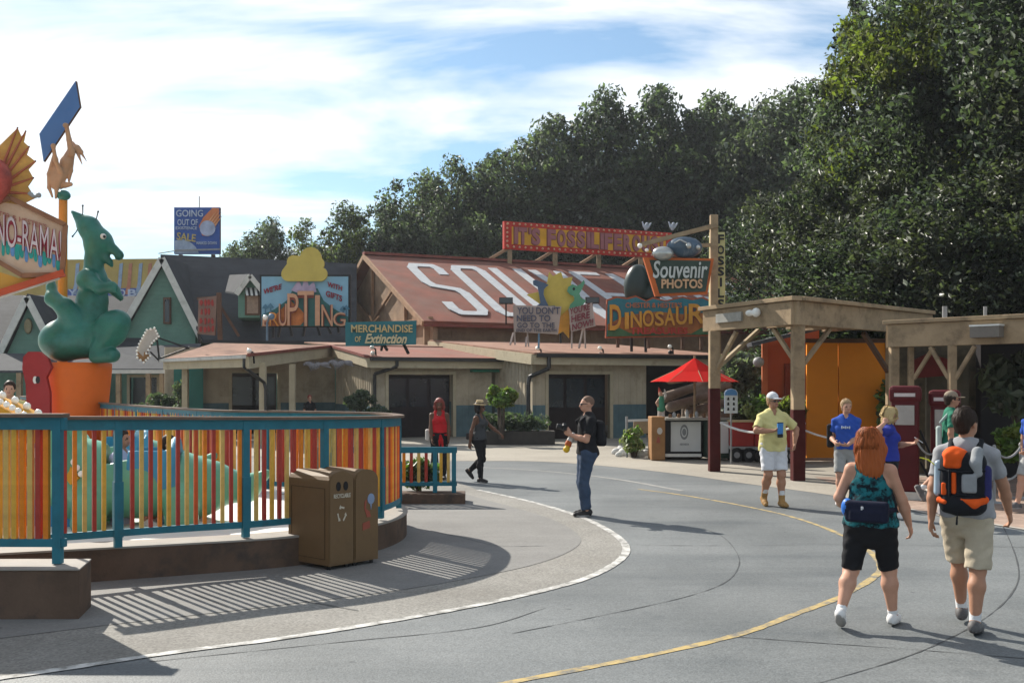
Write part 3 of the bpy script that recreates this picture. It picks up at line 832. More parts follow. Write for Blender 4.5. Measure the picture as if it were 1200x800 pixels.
ds.path([a - ZU * .15, a - ZU * .55, A0 + V_ * .42 + U * .05 - ZU * .85 - U * .0, A0 + V_ * .42 + U * .0 - ZU * 1.1, Vector(((A0 + V_ * .42).x, (A0 + V_ * .42).y, .05))], .075, 8, m_gutter); ds.build('downspout', m_gutter, shop)
# middle annex
Bm = Vector((-5.15, 37.0, 2.99)); BD = 5.66; BLn = 5.35
Bb = Bm + V_ * BD; Bb.z = 3.58
roof_slab(shop, [Bm - V_ * .1, Bm + U * BLn - V_ * .1, Bb + U * BLn, Bb], .06, m_redroof, 'porch_roof', m_redtrim)
roof_slab(shop, [Bb + V_ * .02 + ZU * .05, Bb + U * BLn + V_ * .02 + ZU * .05, Bb + V_ * 5 + U * BLn + ZU * .35, Bb + V_ * 5 + ZU * .35], .06, m_pinkroof, 'porch_roof')
fs_ = MB(); fs_.bar(Bm - ZU * .24, Bm + U * BLn - ZU * .24, .07, .32, m_cream_l); fs_.build('fascia', m_cream_l, shop)
fs_ = MB(); fs_.bar(Bm - U * .04 - ZU * .22, Bb - U * .04 - ZU * .22, .08, .34, m_cream_l); fs_.build('rake_board', m_cream_l, shop)
fs_ = MB(); fs_.bar(Bm - U * .05 + ZU * .0, Bb - U * .05 + ZU * .0, .12, .1, m_redtrim); fs_.build('roof_edge', m_redtrim, shop)
gt = MB(); gt.bar(Bm - V_ * .12 - ZU * .08, Bm + U * BLn - V_ * .12 - ZU * .08, .14, .13, m_gutter); gt.build('gutter', m_gutter, shop)
plank_wall(shop, Bm + V_ * .5 + U * .2, Bm + V_ * .5 + U * 5.0, 2.85, m_cream, [(.66, 3.2, 2.36)], (m_wains, 1.2), gap=.26, door_mat=m_maroon)
plank_wall(shop, Bb + U * .2, Bm + V_ * .58 + U * .2, (3.45, 2.85), m_cream, (), (m_wains, 1.2), gap=.24)
ds = MB(); a = Bm - V_ * .12 + U * 1.0; e = Bm + V_ * .42 + U * .32
ds.path([a - ZU * .12, a - ZU * .35, e - ZU * .62, e - ZU * .8, Vector((e.x, e.y, .05))], .06, 8, m_gutter); ds.build('downspout', m_gutter, shop)
aw = MB(); aw.bar(Bm + U * 4.1 + V_ * .35 - ZU * .48, Bm + U * 5.2 + V_ * .35 - ZU * .48, .3, .1, M('green_awning', (.02, .16, .10), .6)); aw.build('awning', None, shop)
# left open porch
LA, LB, LC = Vector((-12.9, 38, 2.95)), Vector((-8.42, 32.6, 2.95)), Vector((-7.40, 42.3, 3.60)); LD = Vector((-12.0, 41.2, 3.66))
pr = MB(); pr.slab([LA, LB, LC], (0, 0, -.07), m_pinkroof); pr.slab([LA, LC, LD], (0, 0, -.07), m_pinkroof); pr.build('porch_roof', m_pinkroof, shop)
fs_ = MB(); fs_.bar(LA - ZU * .26, LB - ZU * .26, .08, .30, m_cream_l); fs_.build('fascia', m_cream_l, shop)
fs_ = MB(); fs_.bar(LB - ZU * .27, LC - ZU * .27, .08, .38, m_cream_l); fs_.build('rake_board', m_cream_l, shop)
fs_ = MB(); fs_.bar(LB + Vector((.05, -.05, -.02)), LC + Vector((.05, 0, -.02)), .1, .1, m_redtrim); fs_.build('roof_edge', m_redtrim, shop)
gd = (LB - LA).normalized(); gn = Vector((gd.y, -gd.x, 0)); gn = gn if gn.y < 0 else -gn
gt = MB(); gt.bar(LA + gn * .12 - ZU * .08, LB + gn * .12 - ZU * .08, .14, .11, m_wtrim); gt.build('gutter', m_wtrim, shop)
plank_wall(shop, (-13.6, 40.1), (-7.35, 42.5), (3.45, 3.5), m_cream, [(2.55, 4.35, 2.45)], (m_wains, 1.25), gap=.24)
tp = MB(); tp.box((-12.7, 40.2, 1.5), (1.1, .1, 2.9), m_teal, math.atan2(2.4, 6.25)); tp.build('teal_door', m_teal, shop)
for X, Y in ((-11.93, 37.4), (-8.2, 33.7), (-7.85, 36.6)):
    MB().box((X, Y, 1.36), (.2, .2, 2.72), m_cream_l).build('porch_post', m_cream_l, shop)
ds = MB(); a = LB + Vector((-.12, .05, 0))
ds.path([a - ZU * .1, a - ZU * .4, Vector((-8.12, 33.55, 2.05)), Vector((-8.07, 33.55, 1.85)), Vector((-8.07, 33.55, .3))], .055, 8, m_gutter); ds.build('downspout', m_gutter, shop)
# fossil casts hung on the cream wall
m_fossil = M('fossil_grey', (.20, .19, .20), .7, .25, 3)
def fossil(px0, px1, py, Y, lab):
    m = MB(); n = 9; a, b = at(px0, py, Y), at(px1, py + 1, Y)
    for i in range(n):
        c = a.lerp(b, i / (n - 1)); r = .05 + .05 * math.sin(math.pi * i / (n - 1)); m.ball(c + Vector((0, 0, .04 * math.sin(i * 1.1))), r, m_fossil, 8, (1.2, .6, 1))
        if 2 <= i <= 6: m.tube(c, c + Vector((.10, -.05, -.30 + .03 * i)), .025, .012, 5, m_fossil); m.tube(c, c + Vector((.02, -.03, .14)), .02, .01, 5, m_fossil)
    m.ball(b + Vector((.12, 0, .03)), .12, m_fossil, 8, (1.5, .6, .8)); m.tube(b + Vector((.1, 0, -.02)), b + Vector((.34, 0, -.09)), .05, .02, 6, m_fossil)
    return m.solo('fossil_cast', m_fossil, lab, 'fossil cast', 'fossil casts on the shop wall')
fossil(357, 377, 427, 36.9, 'grey fossil cast hung left on the cream wall above the wainscot')
fossil(386, 404, 425, 36.9, 'grey fossil cast hung nearer the round topiary on the cream wall')

# ================================================================== green houses at the left
def gable_prism(root, ap, fl, frt, depth, wall_mat, roof_mat, over=.35, zwall=0.0):
    """front gable facing the camera: apex ap, feet fl / frt, running back by depth"""
    dv = Vector((0, depth, 0))
    w = MB(); i = Vector((0, .3, 0)); dz = ZU * .12
    w.slab([Vector((fl.x + .25, fl.y, zwall)) + i, Vector((frt.x - .25, frt.y, zwall)) + i, Vector((frt.x - .25, frt.y, frt.z)) + i, ap + i - ZU * .35, Vector((fl.x + .25, fl.y, fl.z)) + i], (0, .2, 0), wall_mat)
    w.build('wall', wall_mat, root)
    for f in (fl, frt):
        sx_ = f.x + (.25 if f is fl else -.25); MB().hexa([Vector((sx_ - .08, f.y + .52, zwall)), Vector((sx_ + .08, f.y + .52, zwall)), Vector((sx_ + .08, f.y + depth, zwall)), Vector((sx_ - .08, f.y + depth, zwall)), Vector((sx_ - .08, f.y + .52, f.z + .1)), Vector((sx_ + .08, f.y + .52, f.z + .1)), Vector((sx_ + .08, f.y + depth, f.z + .1)), Vector((sx_ - .08, f.y + depth, f.z + .1))], wall_mat).build('side_wall', wall_mat, root)
        d = (f - ap).normalized()
        roof_slab(root, [ap, f + d * .35, f + d * .35 + dv, ap + dv] if f is frt else [ap, ap + dv, f + d * .35 + dv, f + d * .35], .12, roof_mat)
        r_ = MB(); a = ap + Vector((0, -.05, -.16)); r_.bar(a, f + d * .35 + Vector((0, -.05, -.16)), .06, .30, m_wtrim, (0, 0, 1)); r_.build('rake_board', m_wtrim, root)
h2 = thing('green_house', 'green clapboard house with steep white trimmed gable and dark roof', 'house', (-16.4, 50, 0))
gable_prism(h2, at(190, 299, 48), at(139, 388, 48), at(233, 386, 48), 6, m_greenb, m_slate)
sd = MB(); x0, x1 = at(139, 388, 48).x + .25, at(233, 386, 48).x - .25
wn2 = MB(); wn2.box(at(196, 364, 48.2) + Vector((0, 0, 0)), (.34, .14, 1.25), m_brownfr); wf = wn2.build('window', m_brownfr, h2)
MB().box(at(196, 364, 48.1), (.2, .05, 1.05), m_blueblack).build('pane', m_blueblack, wf)
rr = [at(188, 298, 52.0), at(418, 309, 55.6), at(418, 400, 49.5), at(238, 398, 47.2)]
roof_slab(h2, [rr[0], rr[3], rr[2], rr[1]], .14, m_slate)
roof_slab(h2, [rr[1], rr[0], rr[0] + Vector((-1.5, 6, -3.4)), rr[1] + Vector((-1.5, 6, -3.4))], .14, m_slate)
plank_wall(h2, (rr[3].x + .2, rr[3].y + .5), (rr[2].x - .3, rr[2].y + .5), 4.0, m_greenb, gap=None)
ch = MB(); ch.bar(at(186, 297, 50), at(204, 294, 51), .05, .05, m_wtrim); ch.build('ridge_finial', m_wtrim, h2)
# dormer with a striped awning
dY = 46.6
dm = MB(); fp = [at(279, 372, dY), at(305, 372, dY), at(305, 341, dY), at(294, 327, dY), at(279, 343, dY)]
dm.slab(fp, (-.5, 2.6, 0), m_greenb); dmo = dm.build('dormer', m_greenb, h2)
dd = MB(); a = at(263, 341, dY - .3)
dd.slab([at(293, 321, dY - .3), at(277, 343, dY - .3), at(264, 341, dY + 1.2), at(269, 322, dY + 2.2)], (0, 0, -.08), m_greyroof)
dd.slab([at(293, 321, dY - .3), at(269, 322, dY + 2.2), at(296, 330, dY + 2.4), at(309, 341, dY - .3)], (0, 0, -.08), m_greyroof)
dd.build('dormer_roof', m_wtrim, h2)
rk = MB(); rk.bar(at(277, 345, dY - .36), at(293, 323, dY - .36), .06, .22, m_wtrim, (0, 0, 1)); rk.bar(at(293, 323, dY - .36), at(309, 343, dY - .36), .06, .22, m_wtrim, (0, 0, 1)); rk.build('dormer_trim', m_wtrim, h2)
wd = MB(); wd.box(at(296, 357, dY - .06), (.68, .1, .95), m_brownfr); wdo = wd.build('window', m_brownfr, h2)
MB().box(at(296, 357, dY - .13), (.5, .05, .78), M('curtain', (.27, .19, .14), .8, .2, 6)).build('pane', None, wdo)
for i in range(7):
    mt = m_wtrim if i % 2 == 0 else m_black
    x_ = 287 + i * 2.7
    MB().slab([at(x_, 337, dY - .05), at(x_ + 2.7, 337, dY - .05), at(x_ + 4.2, 346, dY - .6), at(x_ + 1.5, 346, dY - .6)], (0, .02, -.02), mt).build('awning_stripe', mt, h2)
# porch roofs, dark shop bays, posts
pz = [at(118, 408, 45.5), at(236, 402, 45.5), at(222, 432, 43.2), at(128, 432, 43.2)]
roof_slab(h2, [pz[0], pz[3], pz[2], pz[1]], .12, m_greyroof, 'porch_roof')
MB().bar(pz[3] - ZU * .12, pz[2] - ZU * .12, .08, .16, m_wtrim).build('fascia', m_wtrim, h2)
plank_wall(h2, (-17.2, 45.3), (-13.0, 45.3), 3.2, m_greenb, [(.3, 1.5, 2.3), (1.8, 3.2, 2.3)], gap=None, door_mat=m_blueblack)
for px_ in (139, 174, 190):
    MB().box((at(px_, 450, 43.3).x, 43.3, 1.28), (.18, .18, 2.56), m_wood).build('porch_post', m_wood, h2)
h1 = thing('green_house', 'smaller green gabled house with oval vent behind the orange pot', 'house', (-21.5, 48, 0))
gable_prism(h1, at(32, 344, 46), at(-2, 414, 46), at(66, 410, 46), 5, m_greenb, m_slate)
ov = MB(); ov.lathe((0, 0, 0), [(.001, -.06), (.16, -.06), (.19, 0), (.001, .02)], 14, M('oval_vent', (.22, .19, .11), .7))
c_ = at(33, 382, 46.2); ov.v = [Vector((v.x, v.z, v.y * 1.9)) + c_ for v in ov.v]; ov.build('oval_vent', None, h1)
q_ = [at(-60, 345, 52), at(176, 347, 52), at(168, 412, 47.2), at(-60, 412, 47.2)]
roof_slab(h1, [q_[0], q_[3], q_[2], q_[1]], .12, m_slate)
plank_wall(h1, (at(-60, 450, 47.6).x, 47.6), (at(166, 450, 47.6).x, 47.6), 3.3, m_greenb, gap=None)
pz = [at(-40, 414, 45.4), at(112, 414, 45.4), at(112, 434, 43.2), at(-40, 434, 43.2)]
roof_slab(h1, [pz[0], pz[3], pz[2], pz[1]], .1, m_greyroof, 'porch_roof')
plank_wall(h1, (-23.0, 45.2), (-18.0, 45.2), 3.2, m_greenb, [(2.3, 3.8, 2.2)], gap=None, door_mat=m_blueblack)
for px_ in (23, 116):
    MB().box((at(px_, 450, 43.3).x, 43.3, 1.25), (.2, .2, 2.5), m_wood).build('porch_post', m_wood, h1)
bs = thing('dark_barn', 'dark tall building at the far left edge behind the sail sign', 'building', (-25, 55, 0))
MB().hexa([Vector((-30, 53, 0)), Vector((-25.6, 53, 0)), Vector((-25.6, 57, 0)), Vector((-30, 57, 0)), Vector((-30, 53, 6.6)), Vector((-25.6, 53, 6.3)), Vector((-25.6, 57, 6.3)), Vector((-30, 57, 6.6))], m_slate).build('wall', m_slate, bs)
MB().bar((-30.2, 52.8, 6.75), (-25.4, 52.8, 6.4), .3, .15, m_wtrim).build('roof_edge', m_wtrim, bs)

# ================================================================== wooden pergola at the right
perg = thing('wooden_pergola', 'weathered wooden pergola on posts painted red below, left of the pumps', 'pergola', (7, 22, 0))
C1, C2, C3 = Vector((4.50, 23.9, 0)), Vector((5.80, 20.95, 0)), Vector((10.3, 25.2, 0))
def beam(root, a, b, z0, z1, w, mat, name):
    m = MB(); m.bar(Vector((a.x, a.y, (z0 + z1) / 2)), Vector((b.x, b.y, (z0 + z1) / 2)), w, z1 - z0, mat); return m.build(name, mat, root, bevel=.01)
dA = (C1 - C2).normalized(); dB = (C3 - C2).normalized()
beam(perg, C2 + dA * .062, C1, 3.22, 3.70, .12, m_wood, 'fascia'); beam(perg, C2 + dA * .03 + dB * .03, C3, 3.215, 3.705, .12, m_wood, 'fascia')
beam(perg, C2 - dA * .06, C1 + dA * .1, 3.709, 3.80, .26, m_wood, 'cap_board'); beam(perg, C2 + dB * .14 - dA * .04, C3, 3.709, 3.795, .26, m_wood, 'cap_board')
C4 = C1 + (C3 - C2)
roof_slab(perg, [Vector((p.x, p.y, 3.71)) for p in (C1 + Vector((.15, .1, 0)), C2 + Vector((0, .25, 0)), C3, C4)], .05, m_wood, 'roof_deck')
for i in range(1, 7):
    a = C2.lerp(C3, i / 7); b = C1.lerp(C4, i / 7); beam(perg, a + (b - a).normalized() * .08, b, 3.4, 3.62, .09, m_wood, 'rafter')
def post(root, X, Y, ztop, zred, w, name='post'):
    o = MB().box((X, Y, (zred + ztop) / 2), (w, w, ztop - zred), m_wood).build(name, m_wood, root, bevel=.012)
    MB().box((X, Y, zred / 2 + .001), (w + .012, w + .012, zred), m_woodred).build('painted_base', m_woodred, o, bevel=.012)
    return o
def brace(root, a, b, w=.085, mat=None):
    m = MB(); m.bar(a, b, w, w, mat or m_wood); return m.build('brace', mat or m_wood, root, bevel=.008)
pL, pR = Vector((4.64, 23.5, 0)), Vector((5.93, 21.25, 0))
post(perg, pL.x, pL.y, 3.22, 1.9, .23); post(perg, pR.x, pR.y, 3.22, 1.47, .24)
post(perg, 9.05, 24.5, 3.22, 1.5, .18)
dP = (pR - pL).normalized()
brace(perg, pL + dP * .1 + ZU * 2.35, pL + dP * .75 + ZU * 3.18); brace(perg, pR - dP * .1 + ZU * 2.5, pR - dP * .7 + ZU * 3.18)
brace(perg, pR + dB * .12 + ZU * 2.35, pR + dB * 1.3 + ZU * 3.2); brace(perg, Vector((8.98, 24.45, 2.3)), Vector((8.1, 23.6, 3.18)), .1, m_brownfr)
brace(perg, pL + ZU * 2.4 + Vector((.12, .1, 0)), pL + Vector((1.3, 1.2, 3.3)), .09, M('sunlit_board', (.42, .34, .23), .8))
pq = MB(); c_ = C2.lerp(C1, .67); dn = Vector((dA.y, -dA.x, 0)); dn = dn if dn.y < 0 else -dn
pq.box(c_ + dn * .085 + ZU * 3.49, (.95, .05, .2), M('plaque_grey', (.28, .27, .24), .7, .2, 5), math.atan2(-dA.y, -dA.x)); pq.build('plaque', None, perg)
lp = MB(); c_ = C2.lerp(C1, .40) + dn * .17 + ZU * 3.53
lp.ball(c_, .10, M('white_enamel', (.65, .64, .6), .4), 10, (1, 1, .7)); lp.ball(c_ + dA * -.22, .10, MATS['white_enamel'], 10); lp.tube(c_, c_ - dA * .22, .06, .06, 8, MATS['white_enamel']); lp.tube(c_ + Vector((0, 0, -.02)), c_ - dn * .1, .03, .03, 6, MATS['white_enamel'])
lp.build('wall_lamp', MATS['white_enamel'], perg)

perg2 = thing('wooden_pergola', 'second weathered pergola over the red pumps at the right edge', 'pergola', (8.6, 19, 0))
D1, D2 = Vector((7.36, 20.0, 0)), Vector((10.4, 16.6, 0))
beam(perg2, D1, D2, 2.72, 3.16, .12, m_wood, 'fascia'); beam(perg2, D1 + Vector((-.05, .05, 0)), D2, 3.164, 3.24, .24, m_wood, 'cap_board')
D3 = Vector((8.3, 22.4, 0)); beam(perg2, D1 + Vector((.05, .1, 0)), D3, 2.71, 3.15, .12, m_wood, 'fascia')
roof_slab(perg2, [Vector((p.x, p.y, 3.163)) for p in (D1 + Vector((.1, .15, 0)), D2 + Vector((.1, .1, 0)), D2 + Vector((3.5, 4, 0)), D3 + Vector((.1, 0, 0)))], .05, m_wood, 'roof_deck')
for X, Y, w in ((7.46, 20.0, .16), (7.75, 19.9, .1), (8.19, 19.05, .13)):
    MB().box((X, Y, 1.36), (w, w, 2.72), m_wood).build('post', m_wood, perg2, bevel=.01)
dD = (D2 - D1).normalized(); pm_ = Vector((8.19, 19.05, 0))
brace(perg2, pm_ + ZU * 2.1 + dD * .06, pm_ + dD * .42 + ZU * 2.7, .07); brace(perg2, pm_ + ZU * 2.1 - dD * .06, pm_ - dD * .42 + ZU * 2.7, .07); brace(perg2, Vector((7.75, 19.9, 2.1)) + dD * .06, Vector((7.75, 19.9, 2.7)) + dD * .45, .07)
lb = MB(); c_ = D1.lerp(D2, .43); dn2 = Vector((dD.y, -dD.x, 0)); dn2 = dn2 if dn2.y < 0 else -dn2
lb.box(c_ + dn2 * .17 + ZU * 2.94, (.52, .2, .2), M('lamp_box', (.16, .14, .12), .6), math.atan2(dD.y, dD.x)); lb.box(c_ + dn2 * .17 + ZU * 3.055, (.54, .22, .03), MATS['white_enamel'], math.atan2(dD.y, dD.x)); lb.build('wall_lamp', None, perg2)
MB().tube((8.62, 20.4, 3.17), (8.62, 20.4, 3.55), .05, .05, 8, m_grey).build('vent_pipe', m_grey, perg2)
MB().tube((9.15, 19.8, 3.17), (9.15, 19.8, 3.5), .035, .035, 8, m_grey).build('vent_pipe', m_grey, perg2)
# dim mural wall behind the pumps
bw = thing('mural_wall', 'dim wall with a faded mural and red lozenge behind the pumps', 'wall', (9.6, 21.5, 0))
m_dim = M('dim_mural', (.13, .105, .065), .85, .3, .9, wear=((.05, .042, .034), .8, .42, .62))
MB().box((11.15, 22.7, 1.6), (5.2, .2, 3.2), m_dim, -.12).build('wall', m_dim, bw)
rl = MB(); rl.slab([at(1066, 424, 21.6), at(1072, 443, 21.6), at(1110, 440, 21.6), at(1112, 421, 21.6), at(1088, 414, 21.6)], (0, .12, 0), M('mural_red', (.17, .028, .026), .7, .2, 2)); rl.build('red_lozenge', None, bw)
MB().box((9.3, 21.9, 1.4), (.9, .08, 2.4), M('dim_panel', (.10, .085, .06), .8, .3, 2)).build('panel', None, bw)
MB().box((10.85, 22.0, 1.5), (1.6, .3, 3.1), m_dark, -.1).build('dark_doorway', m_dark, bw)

# orange gate panels and rust red shed behind the pergola
og = thing('orange_gate', 'tall plain orange gate panels behind the pergola and blue shirted man', 'gate', (8.1, 26.4, 0))
m = at(945, 450, 26.6).x; e = at(1037, 450, 26.6).x; c_ = at(982, 450, 26.6).x
for a, b in ((m, c_ - .012), (c_ + .012, e)):
    MB().box(((a + b) / 2, 26.6, 1.58), (b - a, .08, 2.98), m_orangewall).build('gate_panel', m_orangewall, og)
MB().box(((m + e) / 2, 26.62, 3.13), (e - m + .1, .16, .1), m_brownfr).build('gate_rail', m_brownfr, og)
MB().box((e + .07, 26.6, 1.6), (.12, .16, 3.2), m_brownfr).build('gate_post', m_brownfr, og)
rs = thing('red_shed', 'rust red shed with sloping grey roof edge behind the pergola', 'shed', (6.8, 28.5, 0))
plank_wall(rs, (at(894, 450, 28.4).x, 28.4), (at(960, 450, 28.4).x, 28.4), (3.15, 3.7), m_redwall, gap=None)
MB().box((at(896, 450, 28.3).x, 28.3, 1.6), (.15, .1, 3.1), M('rust_trim', (.4, .12, .05), .7)).build('corner_board', None, rs)
MB().bar(at(878, 404, 27.9), at(958, 385, 27.9), .6, .1, m_greyroof).build('roof', m_greyroof, rs)
MB().box(at(926, 447, 28.28), (.3, .08, 1.0), M('rust_shutter', (.16, .035, .02), .7)).build('shutter', None, rs)
MB().ball(at(889, 424, 28.0), .16, m_grey, 10, (1, 1, .9)).build('globe_lamp', m_grey, rs)
# ------------------------------------------------------------------ materials
m_rail = M('teal_rail', (.012, .125, .172), .55, .15, 4, wear=((.02, .085, .115), 5, .55, .72), spec=.3)
m_cap = M('cap_rail_wood', (.125, .085, .062), .7, .25, 3)
_bal = lambda n, c: M(n, c, .6, .2, 7, bump=.3, bscale=25, wear=(tuple(x * .55 + .03 for x in c), 5, .56, .72))
BAL = [_bal('baluster_red', (.34, .042, .028)), _bal('baluster_ochre', (.58, .32, .045)), _bal('baluster_orange', (.62, .185, .014)), _bal('baluster_tan', (.55, .35, .10)), _bal('baluster_brick', (.50, .085, .022))]
m_bin = M('bin_brown', (.145, .087, .040), .65, .12, 2, spec=.25, bump=.1, bscale=60, wear=((.095, .058, .03), 2.5, .52, .75))
m_binlet = M('bin_print', (.52, .47, .38), .6)
m_green = M('dino_green', (.012, .115, .080), .40, .3, 2.5, spec=.4, bump=.4, bscale=9, wear=((.022, .155, .14), 1.3, .48, .72))
m_potor = M('pot_orange', (.60, .115, .012), .55, .1, 1.2)
m_pole = M('pole_orange', (.52, .20, .03), .55, .15, 2)

# ------------------------------------------------------------------ low concrete walls
def wall_ribbon(pts, w, z0, z1f, name, label):
    """curved low wall following pts (outer foot), w thick inwards (left of travel)"""
    t = thing(name, label, 'low wall', (pts[0].x, pts[0].y, 0)); m = MB(); c = MB(); n = len(pts); q = []
    for i, p in enumerate(pts):
        d = (pts[min(i + 1, n - 1)] - pts[max(i - 1, 0)]).normalized(); q.append(p + Vector((-d.y, d.x, 0)) * w)
    for i in range(n - 1):
        a, b = z1f(i / (n - 1)), z1f((i + 1) / (n - 1))
        m.hexa([Vector((v.x, v.y, z0)) for v in (pts[i], pts[i + 1], q[i + 1], q[i])] + [Vector((v.x, v.y, zz_)) for v, zz_ in ((pts[i], a), (pts[i + 1], b), (q[i + 1], b), (q[i], a))], m_kerb)
        o_ = [(pts[i] - q[i]).normalized() * .012, (pts[i + 1] - q[i + 1]).normalized() * .012]
        c.hexa([Vector((v.x, v.y, zz_ + .002)) for v, zz_ in ((pts[i] + o_[0], a), (pts[i + 1] + o_[1], b), (q[i + 1], b), (q[i], a))] + [Vector((v.x, v.y, zz_ + .022)) for v, zz_ in ((pts[i] + o_[0], a), (pts[i + 1] + o_[1], b), (q[i + 1], b), (q[i], a))], m_kerbtop)
    m.build('wall', m_kerb, t); c.build('coping', m_kerbtop, t); return t
foot = smooth_line([Vector(p) for p in ((-5.6, 9.75, 0), (-4.36, 10.28, 0), (-3.4, 10.7, 0), (-2.45, 11.2, 0), (-1.8, 11.9, 0), (-1.45, 12.8, 0), (-1.42, 13.8, 0), (-1.75, 14.8, 0), (-2.6, 15.7, 0), (-4.2, 16.6, 0))], 6)
wall_ribbon(foot, .42, 0, lambda t: .335 - .06 * t, 'low_wall', 'curved brown concrete wall carrying the long colourful ride fence')
blk = thing('low_wall', 'brown concrete block at the left edge carrying the nearest fence panel', 'low wall', (-5.5, 8.9, 0))
MB().hexa([Vector(p) for p in ((-9, 8.62, 0), (-3.68, 8.70, 0), (-3.78, 9.2, 0), (-9, 9.15, 0), (-9, 8.62, .42), (-3.68, 8.70, .42), (-3.78, 9.2, .42), (-9, 9.15, .42))], m_kerb).build('wall', m_kerb, blk, bevel=.012)
MB().hexa([Vector(p) for p in ((-9, 8.61, .422), (-3.67, 8.69, .422), (-3.78, 9.2, .422), (-9, 9.15, .422), (-9, 8.61, .434), (-3.67, 8.69, .434), (-3.78, 9.2, .434), (-9, 9.15, .434))], m_kerbtop).build('coping', m_kerbtop, blk)
sm = thing('low_wall', 'short low brown kerb under the small fence by the red topped woman', 'low wall', (-1.5, 17.3, 0))
MB().hexa([Vector(p) for p in ((-3.4, 17.0, 0), (-.78, 17.05, 0), (-.80, 17.6, 0), (-3.4, 17.6, 0), (-3.4, 17.0, .17), (-.78, 17.05, .17), (-.80, 17.6, .17), (-3.4, 17.6, .17))], m_kerb).build('wall', m_kerb, sm, bevel=.012)
fl_pts = [(p.x - .3, p.y + .45) for p in foot[4:]] + [(-9, 21), (-14, 28), (-20, 34), (-24, 24), (-12, 10.0), (-5.9, 9.9)]
sheet('ride_floor', fl_pts, .30, m_floor)

# ------------------------------------------------------------------ fences: every baluster a piece of its own
BMESH = {}
def bal_mesh(ci, h, w=.042):
    k = (ci, round(h, 2), w)
    if k not in BMESH:
        me = bpy.data.meshes.new('baluster'); x = w / 2
        v = [(-x, -x, 0), (x, -x, 0), (x, x, 0), (-x, x, 0), (-x, -x, h), (x, -x, h), (x, x, h), (-x, x, h)]
        me.from_pydata(v, [], [(3, 2, 1, 0), (4, 5, 6, 7), (0, 1, 5, 4), (1, 2, 6, 5), (2, 3, 7, 6), (3, 0, 4, 7)]); me.materials.append(BAL[ci]); BMESH[k] = me
    return BMESH[k]
def fence(name, label, pts, posts, zb, zt, gap, seq, balw=.038, rail_h=.105, capw=.15, rails=True, zpost=None, collar=True, skip=None):
    """pts: dense ground polyline; posts: arc positions; zb/zt: height of bottom and top rail along t"""
    root = thing(name, label, 'fence', (pts[0].x, pts[0].y, 0), None)
    S = [0]
    for i in range(1, len(pts)): S.append(S[-1] + (pts[i] - pts[i - 1]).length)
    Lg = S[-1]
    def P(s):
        s = max(0, min(Lg - 1e-6, s)); i = max(k for k in range(len(S)) if S[k] <= s); i = min(i, len(S) - 2)
        f = (s - S[i]) / (S[i + 1] - S[i]); d = (pts[i + 1] - pts[i]).normalized(); return pts[i].lerp(pts[i + 1], f), d
    top, cap, bot = MB(), MB(), MB()
    for i in range(len(pts) - 1):
        a, b = pts[i], pts[i + 1]; ta, tb = S[i] / Lg, S[i + 1] / Lg
        d = (b - a).normalized() * .01
        A = Vector((a.x, a.y, zt(ta) - rail_h / 2)) - d; B = Vector((b.x, b.y, zt(tb) - rail_h / 2)) + d
        top.bar(A, B, .06, rail_h, m_rail)
        cap.bar(A + ZU * (rail_h / 2 + .018), B + ZU * (rail_h / 2 + .018), capw, .032, m_cap)
        bot.bar(Vector((a.x, a.y, zb(ta))) - d, Vector((b.x, b.y, zb(tb))) + d, .05, .07, m_rail)
    top.build('top_rail', m_rail, root); bot.build('bottom_rail', m_rail, root)
    if capw: cap.build('cap_rail', m_cap, root)
    for s in posts:
        p, d = P(s); t = s / Lg; z0 = (zpost or (lambda t: .35))(t); z1 = zt(t) - .012
        m = MB(); an = math.atan2(d.y, d.x)
        m.box((p.x, p.y, (z0 + z1) / 2), (.072, .072, z1 - z0), m_rail, an)
        if collar: m.box((p.x, p.y, z0 + (z1 - z0) * .30), (.090, .090, (z1 - z0) * .44), m_rail, an)
        m.build('post', m_rail, root)
    s = gap * .6; k = 0
    while s < Lg - .02:
        g_ = gap(s) if callable(gap) else gap
        if not any(abs(s - q) < .055 for q in posts) and not (skip and skip(s)):
            p, d = P(s); t = s / Lg; z0 = zb(t) + .02; h = zt(t) - rail_h * .6 - z0
            o = obj_from('baluster', bal_mesh(seq[k % len(seq)], round(h, 1), balw), root)
            o.location = (p.x - root.location.x, p.y - root.location.y, z0); o.rotation_euler = (0, 0, math.atan2(d.y, d.x))
            o.scale = (1, 1, h / round(h, 1)); k += 1
        s += g_
    return root
SEQ = [0, 3, 0, 2, 3, 0, 1, 0, 3, 0, 2, 1, 0, 3, 4, 2]
front = smooth_line([Vector(p) for p in ((-4.62, 9.98, 0), (-4.37, 10.12, 0), (-3.55, 10.68, 0), (-2.75, 11.15, 0), (-2.05, 11.85, 0), (-1.66, 12.5, 0), (-1.52, 13.2, 0), (-1.55, 13.9, 0), (-1.9, 14.8, 0), (-2.7, 15.5, 0), (-3.8, 16.1, 0))], 6)
def arc(pts):
    S = [0]
    for i in range(1, len(pts)): S.append(S[-1] + (pts[i] - pts[i - 1]).length)
    return S
Sf = arc(front)
def s_at_px(pts, S, px_, smax=1e9):
    best = min((abs(600 + FPX * p.x / p.y - px_), s) for p, s in zip(pts, S) if s <= smax); return best[1]
s_end = Sf[-1]; s_tip = s_at_px(front, Sf, 470, 4.9)
FL = Sf[-1]
zt_f = lambda t: 1.655 - .10 * min(1, t * 1.7)
zb_f = lambda t: .50 - .06 * t
fence('ride_fence', 'long curved teal fence with red, orange and ochre balusters round the ride', front, [s_at_px(front, Sf, q, 5.2) for q in (132, 283, 384, 445)] + [s_tip + .35, s_tip + 1.5, s_tip + 2.6], zb_f, zt_f, .092, SEQ)
